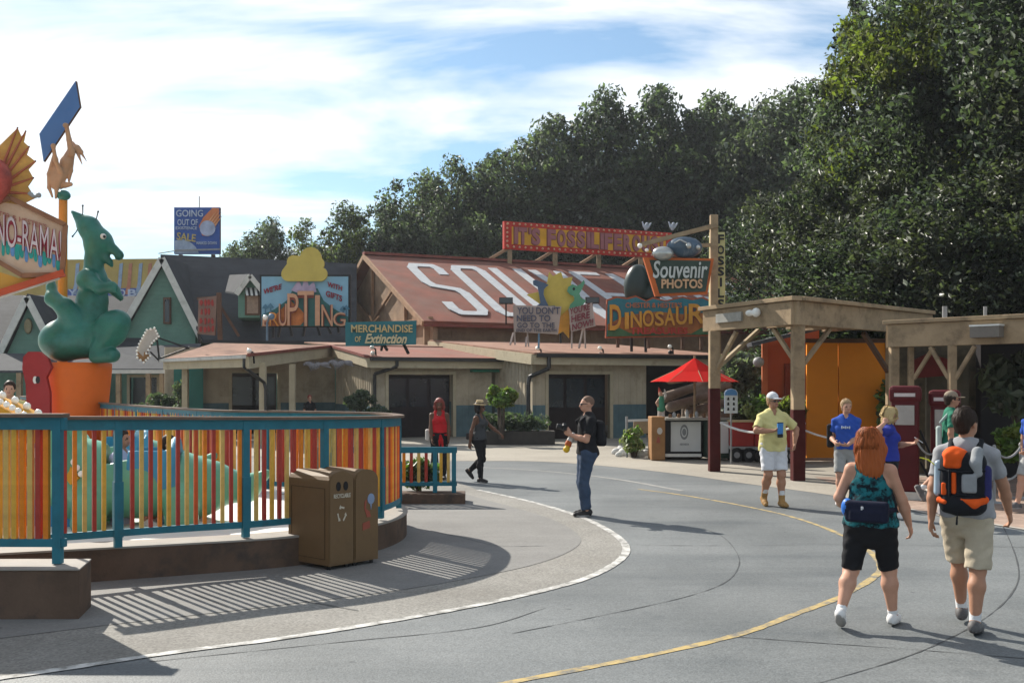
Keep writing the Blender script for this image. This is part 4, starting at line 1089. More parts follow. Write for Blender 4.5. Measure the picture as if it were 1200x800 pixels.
near = [Vector((-7.6, 8.98, 0)), Vector((-6.5, 8.96, 0)), Vector((-5.2, 8.95, 0)), Vector((-3.90, 8.93, 0))]
fence('ride_fence', 'nearest teal fence panel at the left edge with crowded ochre and red balusters', near, [3.64, 2.55, 1.2], lambda t: .62, lambda t: 1.71, .070, [3, 4, 1, 2, 0, 1, 3, 1, 2, 3, 0, 2], .045, zpost=lambda t: .44, collar=False)
back = smooth_line([Vector(p) for p in ((-3.8, 16.1, 0), (-4.9, 16.8, 0), (-7.0, 19.8, 0), (-9.3, 23.4, 0), (-11.5, 27.0, 0), (-14.5, 32, 0), (-17.5, 36.5, 0))], 5)
fence('ride_fence', 'far teal fence behind the ride, seen over the nearer rail', back, [.05, 2, 4, 6, 8, 10, 12, 14, 16, 18, 20, 22], lambda t: .45, lambda t: 1.55, .16, [0, 2, 1, 3, 0, 1, 2, 4], .06)
small = [Vector((-3.4, 17.28, 0)), Vector((-2.4, 17.29, 0)), Vector((-1.6, 17.30, 0)), Vector((-.94, 17.31, 0))]
fence('small_fence', 'short low teal fence beside the big curved fence, in front of the red topped woman', small, [.1, 1.25, 2.1, 2.42], lambda t: .32, lambda t: .94, .125, [0, 2, 0, 3, 0, 1, 3, 2, 0], .05, rail_h=.10, capw=0, zpost=lambda t: .17, collar=False)

# ------------------------------------------------------------------ trash bins
fd = Vector((.656, .755, 0)).normalized(); bd = Vector((-.755, .656, 0)).normalized(); BC = Vector((-1.96, 10.94, 0))
def trash_bin(i, label):
    o0 = BC + fd * (i * .355); w, dp, h = .345, .70, 1.06
    root = thing('trash_bin', label, 'trash bin', (o0.x, o0.y, 0), 'brown bins by the ride fence')
    prof = [(0, .05), (w, .05), (w, h - .12)] + [(w / 2 + (w / 2) * math.cos(a), h - .12 + .12 * math.sin(a)) for a in np.linspace(.25, math.pi - .25, 9)] + [(0, h - .12)]
    m = MB(); m.slab([o0 + fd * a + ZU * b for a, b in prof], bd * dp, m_bin); m.build('body', m_bin, root, bevel=.012)
    m = MB(); m.slab([o0 + fd * (w * .5 + (a - w * .5) * .93) + ZU * (.08 + (b - .05) * .965) - bd * .003 for a, b in prof], -bd * -.004 - bd * .012, m_bin); m.build('front_panel', m_bin, root, bevel=.004)
    m = MB()
    for a in (.05, w - .05):
        for b in (.06, dp - .06): m.tube(o0 + fd * a + bd * b, o0 + fd * a + bd * b + ZU * .05, .025, .025, 8, m_black)
    m.build('foot', m_black, root)
    if i == 0:
        sm_ = M('bin_seam', (.05, .032, .018), .7); e_ = -fd * .002
        for (a0, z0_, a1, z1_) in ((.06, .12, .64, .12), (.06, .88, .64, .88), (.06, .12, .06, .88), (.64, .12, .64, .88)):
            MB().bar(o0 + bd * a0 + ZU * z0_ + e_, o0 + bd * a1 + ZU * z1_ + e_, .004, .006, sm_, fd).build('door_seam', sm_, root)
        for z_ in (.25, .75): MB().tube(o0 + bd * .655 + ZU * z_ - fd * .004, o0 + bd * .655 + ZU * (z_ + .07) - fd * .004, .008, .008, 8, m_bin).build('hinge', m_bin, root)
    return root, o0, w
r0, o0, w = trash_bin(0, 'brown bin with two round holes and a white recycling mark')
fo = -bd * .016
for a in (.125, .225):
    m = MB(); c_ = o0 + fd * a + ZU * .90 + fo
    pts = [c_ + fd * (.032 * math.cos(t)) + ZU * (.05 * math.sin(t)) for t in np.linspace(0, 2 * math.pi, 16, False)]
    m.slab(pts, bd * .004, m_dark); m.build('bottle_hole', m_dark, r0)
letters('RECYCLABLE', o0 + fd * .06 + ZU * .775 + fo * .9, fd, ZU, .23, .045, .004, m_binlet, .01, parent=r0)
m = MB(); cc = o0 + fd * .17 + ZU * .60 + fo
for k in range(3):
    a = R(90 + 120 * k)
    def q(r, t): return cc + fd * (r * math.cos(t) * .062) + ZU * (r * math.sin(t) * .088)
    m = MB(); m.slab([q(.78, a - .70), q(1.0, a - .62), q(1.0, a + .25), q(.78, a + .25)], bd * .004, m_binlet)
    m.slab([q(.62, a + .27), q(1.16, a + .27), q(.88, a + .7)], bd * .0035, m_binlet); m.build('recycling_arrow', m_binlet, r0)

r1, o1, w = trash_bin(1, 'brown bin with a blue and red sticker, nearer the fence end')
m = MB(); cc = o1 + fd * .23 + ZU * .73 + fo
m.slab([cc + fd * (.05 * math.cos(t)) + ZU * (.06 * math.sin(t)) for t in np.linspace(0, 6.28, 14, False)], bd * .004, M('sticker_blue', (.20, .26, .38), .5)); m.slab([cc - fd * .012 - ZU * .06, cc + fd * .012 - ZU * .06, cc + fd * .0 - ZU * .12], bd * .004, MATS['sticker_blue'])
mr_ = M('sticker_red', (.27, .07, .045), .6)
m.slab([cc + fd * a + ZU * b for a, b in ((-.09, -.02), (-.06, .0), (-.075, -.10), (-.02, -.14), (-.0, -.2), (-.06, -.2), (-.1, -.1))], bd * .004, mr_)
m.slab([cc + fd * a + ZU * b for a, b in ((-.12, -.26), (-.02, -.24), (-.01, -.32), (-.12, -.34))], bd * .005, mr_)
m.build('sticker', mr_, r1)

# ------------------------------------------------------------------ ride behind the fence
hub = thing('ride_hub', 'yellow scalloped rim dotted with white bulbs sloping down at the left edge', 'ride hub', (-5.9, 12.4, .3))
m_rimy = M('rim_yellow', (.55, .27, .02), .5, .12, 2)
rimp = smooth_line([Vector(p) for p in ((-6.6, 12.55, 1.84), (-6.15, 12.45, 1.70), (-5.75, 12.35, 1.50), (-5.35, 12.25, 1.20), (-5.08, 12.2, .86))], 5)
m = MB()
for i in range(len(rimp) - 1): m.bar(rimp[i], rimp[i + 1], .45, .13, m_rimy)
m.build('rim', m_rimy, hub)
m = MB()
for i in range(len(rimp)):
    m.ball(rimp[i] + Vector((.03, -.2, .09)), .04, m_bulb, 8)
    if i % 2: m.ball(rimp[i] + Vector((.05, .12, .10)), .05, m_bulb, 8)
m.build('bulb', m_bulb, hub, kind='stuff')
m = MB(); m.lathe(Vector((-6.1, 12.45, .3)), [(.32, 0), (.30, .6), (.42, 1.15), (.2, 1.35)], 20, M('drum_blue', (.03, .20, .36), .45, .2, 1)); m.build('drum', None, hub)
m = MB(); m.slab([Vector((-5.85, 12.3, 1.45)), Vector((-5.85, 12.3, .3)), Vector((-5.2, 12.2, .3)), Vector((-5.25, 12.2, 1.05))], (0, .3, 0), MATS['drum_blue']); m.build('apron_panel', MATS['drum_blue'], hub)
pod = thing('ride_pod', 'blue ride pod on a pedestal carrying the brown haired boy', 'ride pod', (-6.5, 13.25, .3))
MB().lathe(Vector((-6.5, 13.3, .3)), [(.35, 0), (.2, .3), (.2, .8), (.38, 1.02), (.40, 1.08), (.001, 1.08)], 18, M('seat_blue', (.03, .16, .30), .5)).build('seat', None, pod)
m_ridegreen = M('ride_green', (.10, .32, .19), .38, .18, 1.6, spec=.5, coat=.2)
m_rideblue = M('ride_saddle', (.05, .24, .36), .45, .15, 2)
m_white = M('horn_white', (.60, .58, .53), .5, .1, 4)
def ride_car(X, Y, face, label):
    root = thing('ride_car', label, 'ride car', (X, Y, .3), 'green dinosaur ride cars', R(face))
    b = Blob()
    b.ell((0, 0, .52), (.80, .52, .46), k=.08).ell((.62, 0, .42), (.42, .42, .38), k=.12).ell((-.62, 0, .52), (.44, .42, .52), k=.14)
    b.ell((-1.02, 0, .62), (.30, .28, .36), rotm(0, 20, 0), k=.12)
    b.cone((-.86, -.28, .80), (-.90, -.36, 1.12), .20, .15, k=.08).cone((-.86, .28, .80), (-.90, .36, 1.12), .20, .15, k=.08).cone((-.78, 0, .85), (-.80, 0, 1.16), .17, .12, k=.08)
    b.chain([(.9, 0, .45), (1.25, 0, .40), (1.5, 0, .58)], [.28, .16, .06], k=.1)
    for sx in (-.5, .5):
        for sy in (-.40, .40): b.cone((sx, sy, .3), (sx * 1.05, sy * 1.12, .08), .2, .2, k=.08)
    b.box((.05, 0, .86), (.42, .36, .26), .08, k=.06, op=-1)
    obj_from('body', b.mesh('body', .035, [m_ridegreen]), root)
    s = Blob(); s.cone((-.10, 0, .56), (.46, 0, .56), .50, .49, k=.01, flat='ab'); s.box((.1, 0, .92), (.26, .33, .30), .06, k=.02, op=-1); s.box((.05, 0, .06), (.8, .8, .38), .02, k=.01, op=-1)
    obj_from('saddle', s.mesh('saddle', .03, [m_rideblue]), root)
    e = MB()
    for sy in (-1, 1):
        e.ball((-1.20, sy * .18, .74), .06, m_white, 8); e.ball((-1.255, sy * .185, .745), .025, m_black, 6); e.tube((-1.12, sy * .2, .86), (-1.34, sy * .26, 1.06), .05, .012, 8, m_white)
    o = e.build('eyes_and_horns', m_white); o.name = 'horn'; o.parent = root
    return root
ride_car(-4.55, 12.55, 12, 'pale green dinosaur ride car just behind the post left of the bins')
ride_car(-5.9, 15.2, 35, 'pale green dinosaur ride car farther back on the ride floor')

# ------------------------------------------------------------------ green dinosaur statue on an orange pot
DY = 24.0
def dp(px_, py, dy=0): 
    return tuple(at(px_, py, DY + dy))
pot = thing('orange_pot', 'large bright orange tapered pot under the green dinosaur', 'pot', (at(92, 450, DY).x, DY, 0))
pc = Vector((at(91.5, 450, DY).x, DY, 0))
MB().lathe(pc, [(.60, .3), (.66, 1.4), (.74, 2.3), (.745, 2.48), (.70, 2.50), (.001, 2.47)], 36, m_potor).build('pot', m_potor, pot)
rf_ = MB(); rp = [(27, 418), (33, 412), (46, 412), (56, 420), (60, 430), (54, 442), (58, 460), (58, 520), (33, 520), (30, 450), (26, 432)]
rf_.slab([at(a, b, DY - .9) for a, b in rp], (0, .12, 0), M('tag_red', (.27, .022, .022), .5, .15, 2)); rfo = rf_.solo('red_cutout', MATS['tag_red'], 'dark red rounded cut-out board beside the orange pot', 'cut-out board', bevel=.02)
for mt, dx in ((m_white, 0), (m_black, 3.2)):
    m = MB(); m.slab([at(41 + dx + 2.6 * math.cos(t), 445 + 4.4 * math.sin(t), DY - .903 - .002 * dx) for t in np.linspace(0, 6.28, 12, False)], (0, .01, 0), mt); m.v = [v - rfo.location for v in m.v]
    o = m.build('painted_eye', mt); o.parent = rfo
b = Blob(); k = .16
b.ell(dp(78, 398), (.62, .58, .50), rotm(0, -8, 0), k=k).ell(dp(104, 392), (.60, .56, .56), k=k)                       # rump and belly
b.chain([dp(104, 385), dp(108, 352), dp(110, 328), dp(110, 305)], [.45, .34, .29, .19], k=.10)                        # torso to neck
b.chain([dp(110, 305), dp(112, 290)], [.20, .24], k=.1)
b.chain([dp(115, 284), dp(104, 266), dp(84.5, 248)], [.29, .24, .04], k=.12)                                          # crest swept back
b.ell(dp(116, 283), (.31, .28, .31), k=.1)
b.chain([dp(122, 284), dp(133, 293), dp(139, 299)], [.20, .11, .125], k=.07)                                           # upper jaw
b.chain([dp(119, 298), dp(127, 305), dp(131, 311)], [.15, .09, .05], k=.05)
b.ell(dp(132, 301, 0), (.08, .3, .05), rotm(0, 40, 0), k=.02, op=-1)
for sy in (-.44, .44):
    b.ell(dp(130, 386, sy), (.40, .21, .46), rotm(0, 35, 0), k=.08)                                                     # thighs
    b.chain([dp(138, 378, sy), dp(114, 410, sy * 1.05)], [.30, .17], k=.06)
    b.cone(dp(112, 418, sy * 1.1), dp(132, 416, sy * 1.15), .15, .17, k=.06)
b.chain([dp(104, 328, -.40), dp(118, 338, -.55), dp(132, 336, -.62)], [.19, .14, .12], k=.08)                         # arm
b.chain([dp(120, 330, .42), dp(134, 340, .42), dp(141, 349, .40)], [.16, .12, .08], k=.08)
b.ell(dp(102, 328, -.34), (.25, .2, .26), k=.1)
for d in (-3, 0, 3): b.cone(dp(132, 336 + d, -.62), dp(137, 339 + d * 1.3, -.66), .06, .03, k=.03)
b.chain([dp(70, 405, .1), dp(84, 372, -.35), dp(76, 360, -.5), dp(62, 350, -.45), dp(60, 336, -.3), dp(63, 328, -.2)], [.35, .26, .21, .17, .10, .04], k=.08)  # tail round the pole
dino = thing('dinosaur_statue', 'big green crested dinosaur statue sitting on the orange pot', 'statue', (at(95, 450, DY).x, DY, 2.5))
dm_ = b.mesh('body', .045, [m_green]); o = obj_from('body', dm_, dino); o.location = -dino.location
e = MB(); e.ball(dp(121, 277, -.25), .07, m_white, 10); e.ball(Vector(dp(122.3, 277.3, -.31)), .035, m_black, 8); e.build('eye', m_white, dino); MB().ball(dp(121, 277, .25), .07, m_white, 10).build('eye', m_white, dino)
for px_, py, ex, ey in ((95, 258, 97, 241), (109, 264, 115, 248), (92, 266, 85, 277)):
    m = MB(); m.path([Vector(dp(px_, py, -.05)), Vector(dp((px_ + ex) / 2 + 1, (py + ey) / 2, -.08)), Vector(dp(ex, ey, -.1))], [.018, .012, .015], 6, m_black); m.ball(dp(ex, ey, -.1), .026, m_black, 6)
    m.build('antenna', m_black, dino)

# pole with the flying reptile that carries a blue board
pole = thing('orange_pole', 'orange pole rising behind the sail sign', 'pole', (at(72, 450, 24.6).x, 24.6, 0))
MB().tube(Vector((at(72, 450, 24.5).x, 24.55, 2.4)), at(74, 228, 24.55), .115, .10, 14, m_pole).build('shaft', m_pole, pole)
m = MB(); m.ball(at(74.5, 229, 24.5), .14, m_green, 12, (1.2, 1, .9)); m.build('finial', m_green, pole)
m_ptero = M('reptile_tan', (.44, .26, .15), .5, .22, 2.2, wear=((.30, .14, .09), 1.8, .5, .75))
def pp(a, b, d=0): return tuple(at(a, b, 24.5 + d))
b = Blob()
b.chain([pp(71, 219), pp(73, 205), pp(78, 190), pp(84, 176)], [.06, .115, .14, .09], k=.04)
b.chain([pp(84, 176), pp(90, 174), pp(96, 178)], [.08, .085, .04], k=.03)
b.cone(pp(92, 174), pp(101.5, 189), .05, .010, k=.02); b.cone(pp(91, 179), pp(96.5, 193.5), .045, .010, k=.02); b.cone(pp(89, 173), pp(85, 166), .05, .02, k=.03)
b.chain([pp(84, 180, -.12), pp(81, 164, -.25), pp(78, 148, -.42)], [.085, .06, .05], k=.03)
b.ell(pp(77, 147, -.45), (.07, .06, .06), k=.02); b.ell(pp(62.5, 171, -.52), (.06, .06, .06), k=.02)
b.chain([pp(72, 203, -.12), pp(65, 188, -.32), pp(62.5, 172, -.5)], [.065, .05, .045], k=.03)
b.chain([pp(86, 178, .0), pp(83, 200, .05), pp(80, 217, .05)], [.035, .05, .02], k=.03)
b.chain([pp(64, 178, -.25), pp(57.5, 204, -.15), pp(57.5, 220, -.1), pp(61.5, 231, -.1)], [.03, .05, .045, .025], k=.03)
b.chain([pp(71, 207, -.1), pp(66.5, 220, -.1), pp(65.5, 232, -.1)], [.07, .055, .03], k=.03)
b.ell(pp(64, 202, -.15), (.10, .035, .40), rotm(0, 6, 0), k=.04)
b.cone(pp(76, 217), pp(83, 216), .075, .05, k=.04)
pt = thing('flying_reptile', 'tan winged reptile figure on the orange pole holding up a blue board', 'figure', (at(74, 228, 24.5).x, 24.5, at(74, 228, 24.5).z))
o = obj_from('body', b.mesh('body', .022, [m_ptero]), pt); o.location = -pt.location
bb_ = MB(); bb_.slab([at(46, 157, 24.0), at(88.5, 95, 24.6), at(93.5, 125.5, 24.5), at(51, 189.5, 23.9)], (0.02, .06, 0), M('board_blue', (.075, .16, .34), .6, .08, 1), m_brownfr)
bb_.solo('blue_board', None, 'blue slanted board held up by the tan winged reptile', 'board')

# sail sign with the ride's name
NS = Vector((.30, -1, 0)).normalized(); PS = at(60, 290, 22.5)
def sp(a, b): return onplane(a, b, PS, NS)
sg = thing('ride_sign', 'cream hexagonal ride sign with dripping red letters and brown rim', 'sign', (sp(0, 330).x, sp(0, 330).y, sp(0, 330).z))
outl = [(-92, 272), (12, 232), (77, 264), (73, 322), (26, 323), (-20, 296), (-92, 330)]
m_signc = M('sign_cream', (.52, .34, .23), .65, .1, 1.6, wear=((.58, .44, .33), 1.2, .45, .7)); m_signbr = M('sign_rim', (.23, .10, .05), .6, .2, 3)
m = MB(); m.slab([sp(*p) for p in outl], -NS * .18, m_signc, m_signbr); m.build('panel', m_signc, sg)
cxm = sum(p[0] for p in outl) / 7; 
m = MB()
for i in range(len(outl)):
    m.bar(sp(*outl[i]) + NS * .03, sp(*outl[(i + 1) % len(outl)]) + NS * .03, .10, .12, m_signbr, NS)
m.build('rim', m_signbr, sg)
xs = (sp(70, 300) - sp(0, 290)).normalized(); xs.z = 0; xs.normalize(); sk = Vector((xs.x, xs.y, -.27)).normalized(); WSG = (sp(72.5, 305) - sp(-21, 280)).length
m_drip = M('drip_teal', (.02, .26, .22), .5, .2, 3); m_drip2 = M('drip_blue', (.10, .22, .42), .5)
m_maroon2 = M('letter_maroon', (.24, .02, .035), .55); m_pale = M('letter_pale', (.52, .42, .42), .6)
wl_u = (sp(72, 275) - sp(-62, 238)).length
la = sp(-21, 281) + NS * .012
for lay, (mt, off, bold) in enumerate(((m_maroon2, .0, .05), (m_pale, .022, -.004))):
    letters('DINO-RAMA!', la + NS * off, sk, ZU, WSG, .68, .02, mt, bold, parent=sg)
rng_ = np.random.default_rng(3); m = MB()
for i in range(17):
    f = i / 16; p = la + sk * (WSG * (.03 + .93 * f)) + NS * .004; ln = rng_.uniform(.05, .20); wd_ = rng_.uniform(.03, .05)
    m.slab([p - sk * wd_ + ZU * .12, p + sk * wd_ + ZU * .12, p + sk * wd_ - ZU * ln, p + sk * wd_ * .5 - ZU * (ln + .06), p - sk * wd_ * .5 - ZU * (ln + .06), p - sk * wd_ - ZU * ln], -NS * .003, m_drip if i % 3 else m_drip2)
m.build('paint_drip', m_drip, sg)
letters("CHESTER & HESTER'S", sp(-22, 247) + NS * .012, sk, ZU, 1.35, .11, .015, M('letter_faded', (.38, .13, .10), .6), .0, parent=sg)
wedge = thing('entrance_canopy', 'yellow and red edged canopy slanting up below the sail sign', 'canopy', (sp(0, 345).x, 22.3, sp(0, 345).z))
m = MB(); m.slab([sp(-120, 372), sp(-120, 322), sp(-20, 312), sp(22, 326), sp(70, 322), sp(0, 344)], -NS * .5, M('canopy_yellow', (.55, .27, .04), .6, .1, 1)); m.build('roof', None, wedge)
m = MB(); m.bar(sp(76, 320) + NS * .06, sp(-120, 382) + NS * .06, .14, .24, M('canopy_red', (.40, .06, .02), .55), NS); m.build('red_edge', None, wedge)
m = MB(); m.bar(sp(70, 325) + NS * .08, sp(-120, 386) + NS * .08, .10, .06, m_wtrim, NS); m.build('white_edge', None, wedge)
MB().box((sp(-8, 400).x - .4, sp(-8, 400).y + .3, 1.7), (.25, .25, 3.4), m_woodred).build('post', m_woodred, wedge)
# orange sail and red head of the creature on top of the sign
NS2 = NS; sail = thing('sail_creature', 'red headed creature with an orange scalloped sail on top of the ride sign', 'figure', tuple(sp(5, 235)))
hubp = (-4, 236)
tips = [(20.5, 150), (30, 154), (34, 172), (41.5, 189), (39, 208.5), (38, 227), (44, 230)]
vall = [(25, 160), (27.5, 166), (31, 181), (33, 198), (32.5, 218), (33, 226)]
edge_ = [tips[0]]
for v_, t_ in zip(vall, tips[1:]): edge_ += [v_, t_]
m_sail = M('sail_orange', (.52, .27, .06), .6, .25, 3, wear=((.42, .12, .04), 2.4, .5, .7))
m = MB(); m.slab([sp(-6, 176)] + [sp(*p) for p in edge_] + [sp(24, 240), sp(-6, 236)], -NS * .08, m_sail); m.build('sail', m_sail, sail)
m = MB()
for t_ in tips[:6]: m.tube(sp(-8, 225) + NS * .02, sp(*t_) + NS * .01, .055, .012, 6, M('sail_rib', (.38, .10, .05), .55)); m.ball(sp(*t_) , .022, m_black, 6)
m.build('sail_rib', None, sail)
b = Blob(); b.ell(tuple(sp(-4, 213) + NS * .3), (.36, .36, .46), k=.05).ell(tuple(sp(-10, 232) + NS * .35), (.3, .3, .25), k=.1)
o = obj_from('head', b.mesh('head', .04, [M('creature_red', (.33, .055, .04), .4, .4, 5)]), sail); o.location = -sail.location
m = MB(); m.path([sp(34, 226) + NS * .02, sp(40, 231) + NS * .02, sp(46, 229) + NS * .02], [.05, .04, .035], 6, m_grey); m.ball(sp(45.5, 229) + NS * .02, .06, m_grey, 8); m.build('hook', m_grey, sail)

# ------------------------------------------------------------------ boards far behind
def plate(pts, Y, th, mat, name, parent, side=None, dy=0.0):
    m = MB(); m.slab([at(a, b, Y) for a, b in pts], (0, th, 0), mat, side); return m.build(name, mat, parent)
bb1 = thing('billboard', 'blue square billboard with a fiery comet behind the dark house roof', 'billboard', tuple(at(230, 300, 58)))
mb_blue = M('billboard_blue', (.035, .085, .29), .6, .15, .8)
plate([(204, 297.5), (257.5, 297.5), (257.5, 243), (204, 243)], 58, .25, mb_blue, 'panel', bb1, m_brownfr)
yb = 57.97; m_bl = M('billboard_letter', (.40, .45, .55), .6); m_bl2 = M('billboard_gold', (.42, .32, .12), .6)
def wr(t, x0, y0, x1, y1, Y, mat, root, bold=.01, shear=0, tilt=0.0, depth=.03):
    a = at(x0, y1, Y); w_, h_ = (x1 - x0) / FPX * Y, (y1 - y0) / FPX * Y
    return letters(t, a, Vector((1, 0, tilt)), ZU, w_, h_, depth, mat, bold, shear, root)
wr('GOING', 206.5, 246, 238, 254, yb, m_bl, bb1); wr('OUT OF', 208, 257, 232, 264, yb, m_bl, bb1); wr('EXISTENCE', 206, 265.5, 231, 269, yb, m_bl, bb1)
wr('SALE', 207, 272, 230, 281, yb, m_bl2, bb1, .02, .1, -.12); wr('MARKED DOWN', 230.5, 283, 254, 286.5, yb, m_bl, bb1)
plate([(205, 297), (205, 282), (213, 280), (222, 283), (229, 289), (233, 296.5)], yb, .02, M('moon_grey', (.28, .33, .42), .7), 'moon', bb1)
plate([(233, 265), (238, 255), (249, 243.5), (256.5, 244), (256.5, 258), (250, 270), (244, 277), (237, 276)], yb - .012, .02, M('comet_orange', (.50, .16, .06), .6, .2, 1), 'comet_tail', bb1)
plate([(234 + 9.2 + 9.2 * math.cos(t), 267.5 + 9.2 * math.sin(t)) for t in np.linspace(0, 6.28, 18, False)], yb - .03, .02, M('comet_grey', (.33, .36, .47), .7, .35, 2), 'comet', bb1)
for a in np.linspace(-.5, .5, 4):
    p_ = (243 + 9 * math.cos(-.9 + a), 267 + 9 * math.sin(-.9 + a)); plate([p_, (p_[0] + 1.4, p_[1] + 1.2), (p_[0] + 10, p_[1] - 12)], yb - .04, .02, M('comet_light', (.62, .30, .14), .6), 'comet_streak', bb1)
plate([(204, 292.5), (257.5, 291), (257.5, 293), (204, 294.5)], yb - .06, .03, m_grey, 'catwalk', bb1)
MB().tube(at(233.5, 243, 58.1), at(233.5, 230, 58.1), .03, .03, 5, m_grey).build('mast', m_grey, bb1)
for a in (212, 250): MB().box((at(a, 300, 58.4).x, 58.4, at(a, 297, 58.4).z / 2), (.2, .2, at(a, 300, 58.4).z), m_brownfr).build('post', m_brownfr, bb1)
yl = thing('long_billboard', 'long faded mustard billboard with a blue strip behind the statue', 'billboard', tuple(at(100, 350, 66)))
m_must = M('mustard', (.40, .29, .09), .7, .2, .5, wear=((.36, .20, .09), .7, .5, .75))
plate([(-30, 352), (186, 352), (186, 303), (-30, 305)], 66, .3, m_must, 'panel', yl, m_brownfr)
plate([(70, 352), (186, 349), (186, 337), (70, 339)], 65.96, .03, M('strip_blue', (.07, .10, .30), .6), 'strip', yl)
for i, a in enumerate((84, 99, 135, 146, 158, 169, 178)):
    plate([(a, 345), (a + 3, 333), (a + 5, 309), (a + 9, 308), (a + 7, 334), (a + 5, 345)], 65.95, .03, M('faded_salmon', (.42, .17, .10), .7) if i % 2 else M('faded_blue', (.25, .32, .42), .7), 'painted_bolt', yl)
wr('Y', 80, 339, 90, 348, 65.9, m_bl, yl); wr('O', 139, 339, 147, 347, 65.9, m_bl, yl, .03); wr('B', 150, 339, 160, 347, 65.9, m_bl, yl, .03)
for a in (-10, 60, 140, 178): MB().box((at(a, 352, 66.4).x, 66.4, at(a, 352, 66.4).z / 2 + .8), (.3, .3, at(a, 352, 66.4).z + 1.6), m_brownfr).build('post', m_brownfr, yl)

# ------------------------------------------------------------------ signs on the annex roofs
def legs(root, spec, Y, mat, w=.09):
    for a0, b0, a1, b1, dy in spec:
        m = MB(); m.bar(at(a0, b0, Y + .1), at(a1, b1, Y + .1) + Vector((0, dy, 0)), w, w, mat); m.build('leg', mat, root)
ES = 38.2
er = thing('gift_sign', 'blue and orange volcano sign with a yellow smoke cloud on top', 'sign', tuple(at(357, 395, ES)))
plate([(304.5, 383.5), (411, 383.5), (411, 322), (304.5, 322)], ES + .12, .12, m_black, 'backing', er)
m_lb = M('sign_lightblue', (.20, .36, .46), .6, .1, 1.5); m_vol = M('volcano_green', (.04, .13, .12), .65, .15, 2)
plate([(306.5, 382), (408, 382), (408, 324), (306.5, 324)], ES + .08, .03, m_lb, 'panel', er)
plate([(307, 382), (307, 369), (322, 362), (336, 352), (344, 338), (372, 338), (379, 352), (392, 362), (408, 371), (408, 382)], ES + .04, .03, m_vol, 'volcano', er)
m_lava = M('lava_orange', (.42, .14, .04), .6, .3, 3)
plate([(307, 382), (309, 376), (325, 367), (340, 352), (352, 362), (360, 372), (352, 381)], ES + .02, .015, m_lava, 'lava', er)
plate([(341, 340), (350, 328), (354, 336), (358, 322), (362, 335), (368, 330), (371, 342), (356, 346)], ES + .005, .012, M('steam_violet', (.38, .30, .40), .6, .2, 4), 'steam', er)
m_smoke = M('smoke_yellow', (.48, .37, .09), .65, .1, 2)
cl_ = []
for cx0, cy0, r_, a0, a1 in ((338, 321, 8.5, 100, 215), (344, 307, 8, 165, 265), (364, 302, 12.5, 190, 345), (372, 309, 8, -50, 40), (375, 321, 8.5, -55, 80)):
    cl_ += [(cx0 + r_ * math.cos(R(a)), cy0 + r_ * math.sin(R(a))) for a in np.linspace(a0, a1, 9)]
plate(cl_, ES - .1, .12, m_smoke, 'smoke_cloud', er)
m_er = M('letter_peach', (.50, .27, .16), .6, .15, 3); m_er2 = M('letter_orangeR', (.50, .20, .04), .6)
for ch_, x0, x1, y0, y1 in (('E', 308, 317, 371, 382), ('R', 316, 327, 366, 382), ('U', 327, 336, 356, 382), ('P', 337, 350, 344, 381.5), ('T', 349, 368, 341, 382), ('I', 369.5, 375, 346, 381.5), ('N', 377, 390, 357, 382), ('G', 390.5, 405, 366, 382)):
    for mt, dd_, bo in ((m_redtrim, 0, .03), (m_er2 if ch_ in 'R' else m_er, -.045, -.005)):
        letters(ch_, at(x0, y1, ES - .03 + dd_), (1, 0, 0), ZU, (x1 - x0) / FPX * ES, (y1 - y0) / FPX * ES, .05, mt, bo, parent=er)
wr("WE'RE", 309, 338.5, 331, 345, ES + .05, m_maroon2, er, .02, .1, .30); wr('WITH', 384, 330, 402, 336, ES + .05, m_maroon2, er, .02, .1, -.30); wr('GIFTS', 382, 340, 402, 347, ES + .05, m_maroon2, er, .02, .1, -.35)
for a, b_ in ((311, 360), (317, 359), (402, 362), (406, 361)):
    plate([(a - 1, b_ + 8), (a + 1, b_ + 8), (a + .6, b_ + 2), (a + 4, b_ + 1), (a + 1.5, b_ - 2), (a, b_ - 4), (a - 2, b_ - 2), (a - 4, b_ + 1), (a - .6, b_ + 2)], ES + .03, .02, M('palm_blue', (.07, .17, .24), .7), 'painted_palm', er)
legs(er, [(320, 383, 320, 396, 0), (328, 383, 326, 395, 0), (340, 383, 342, 394, 0), (357, 383, 355, 394, 0), (372, 383, 375, 393, 0), (384, 383, 388, 391, 0), (396, 383, 397, 390, 0)], ES, m_black)
sp1 = MB(); sp1.path([at(313, 399, 37.6), at(313, 378, 37.5), at(316, 372, 37.2)], [.045, .04, .04], 6, M('lamp_blue', (.12, .19, .26), .5)); sp1.ball(at(318, 371, 37.1), .12, MATS['lamp_blue'], 8); sp1.ball(at(311, 372, 37.1), .10, m_bulb, 8)
sp1.solo('roof_spotlight', None, 'tall blue spotlight pole standing in front of the volcano sign', 'spotlight')
rsn = thing('red_sign', 'weathered sign with faded red blotched lettering on a brown frame post', 'sign', tuple(at(245, 400, 39.5)))
plate([(231.5, 391), (252, 393), (254, 346.5), (232.5, 350)], 39.5, .1, M('weathered_grey', (.20, .13, .10), .8, .25, 2), 'panel', rsn, m_brownfr)
rng_ = np.random.default_rng(12); m = MB()
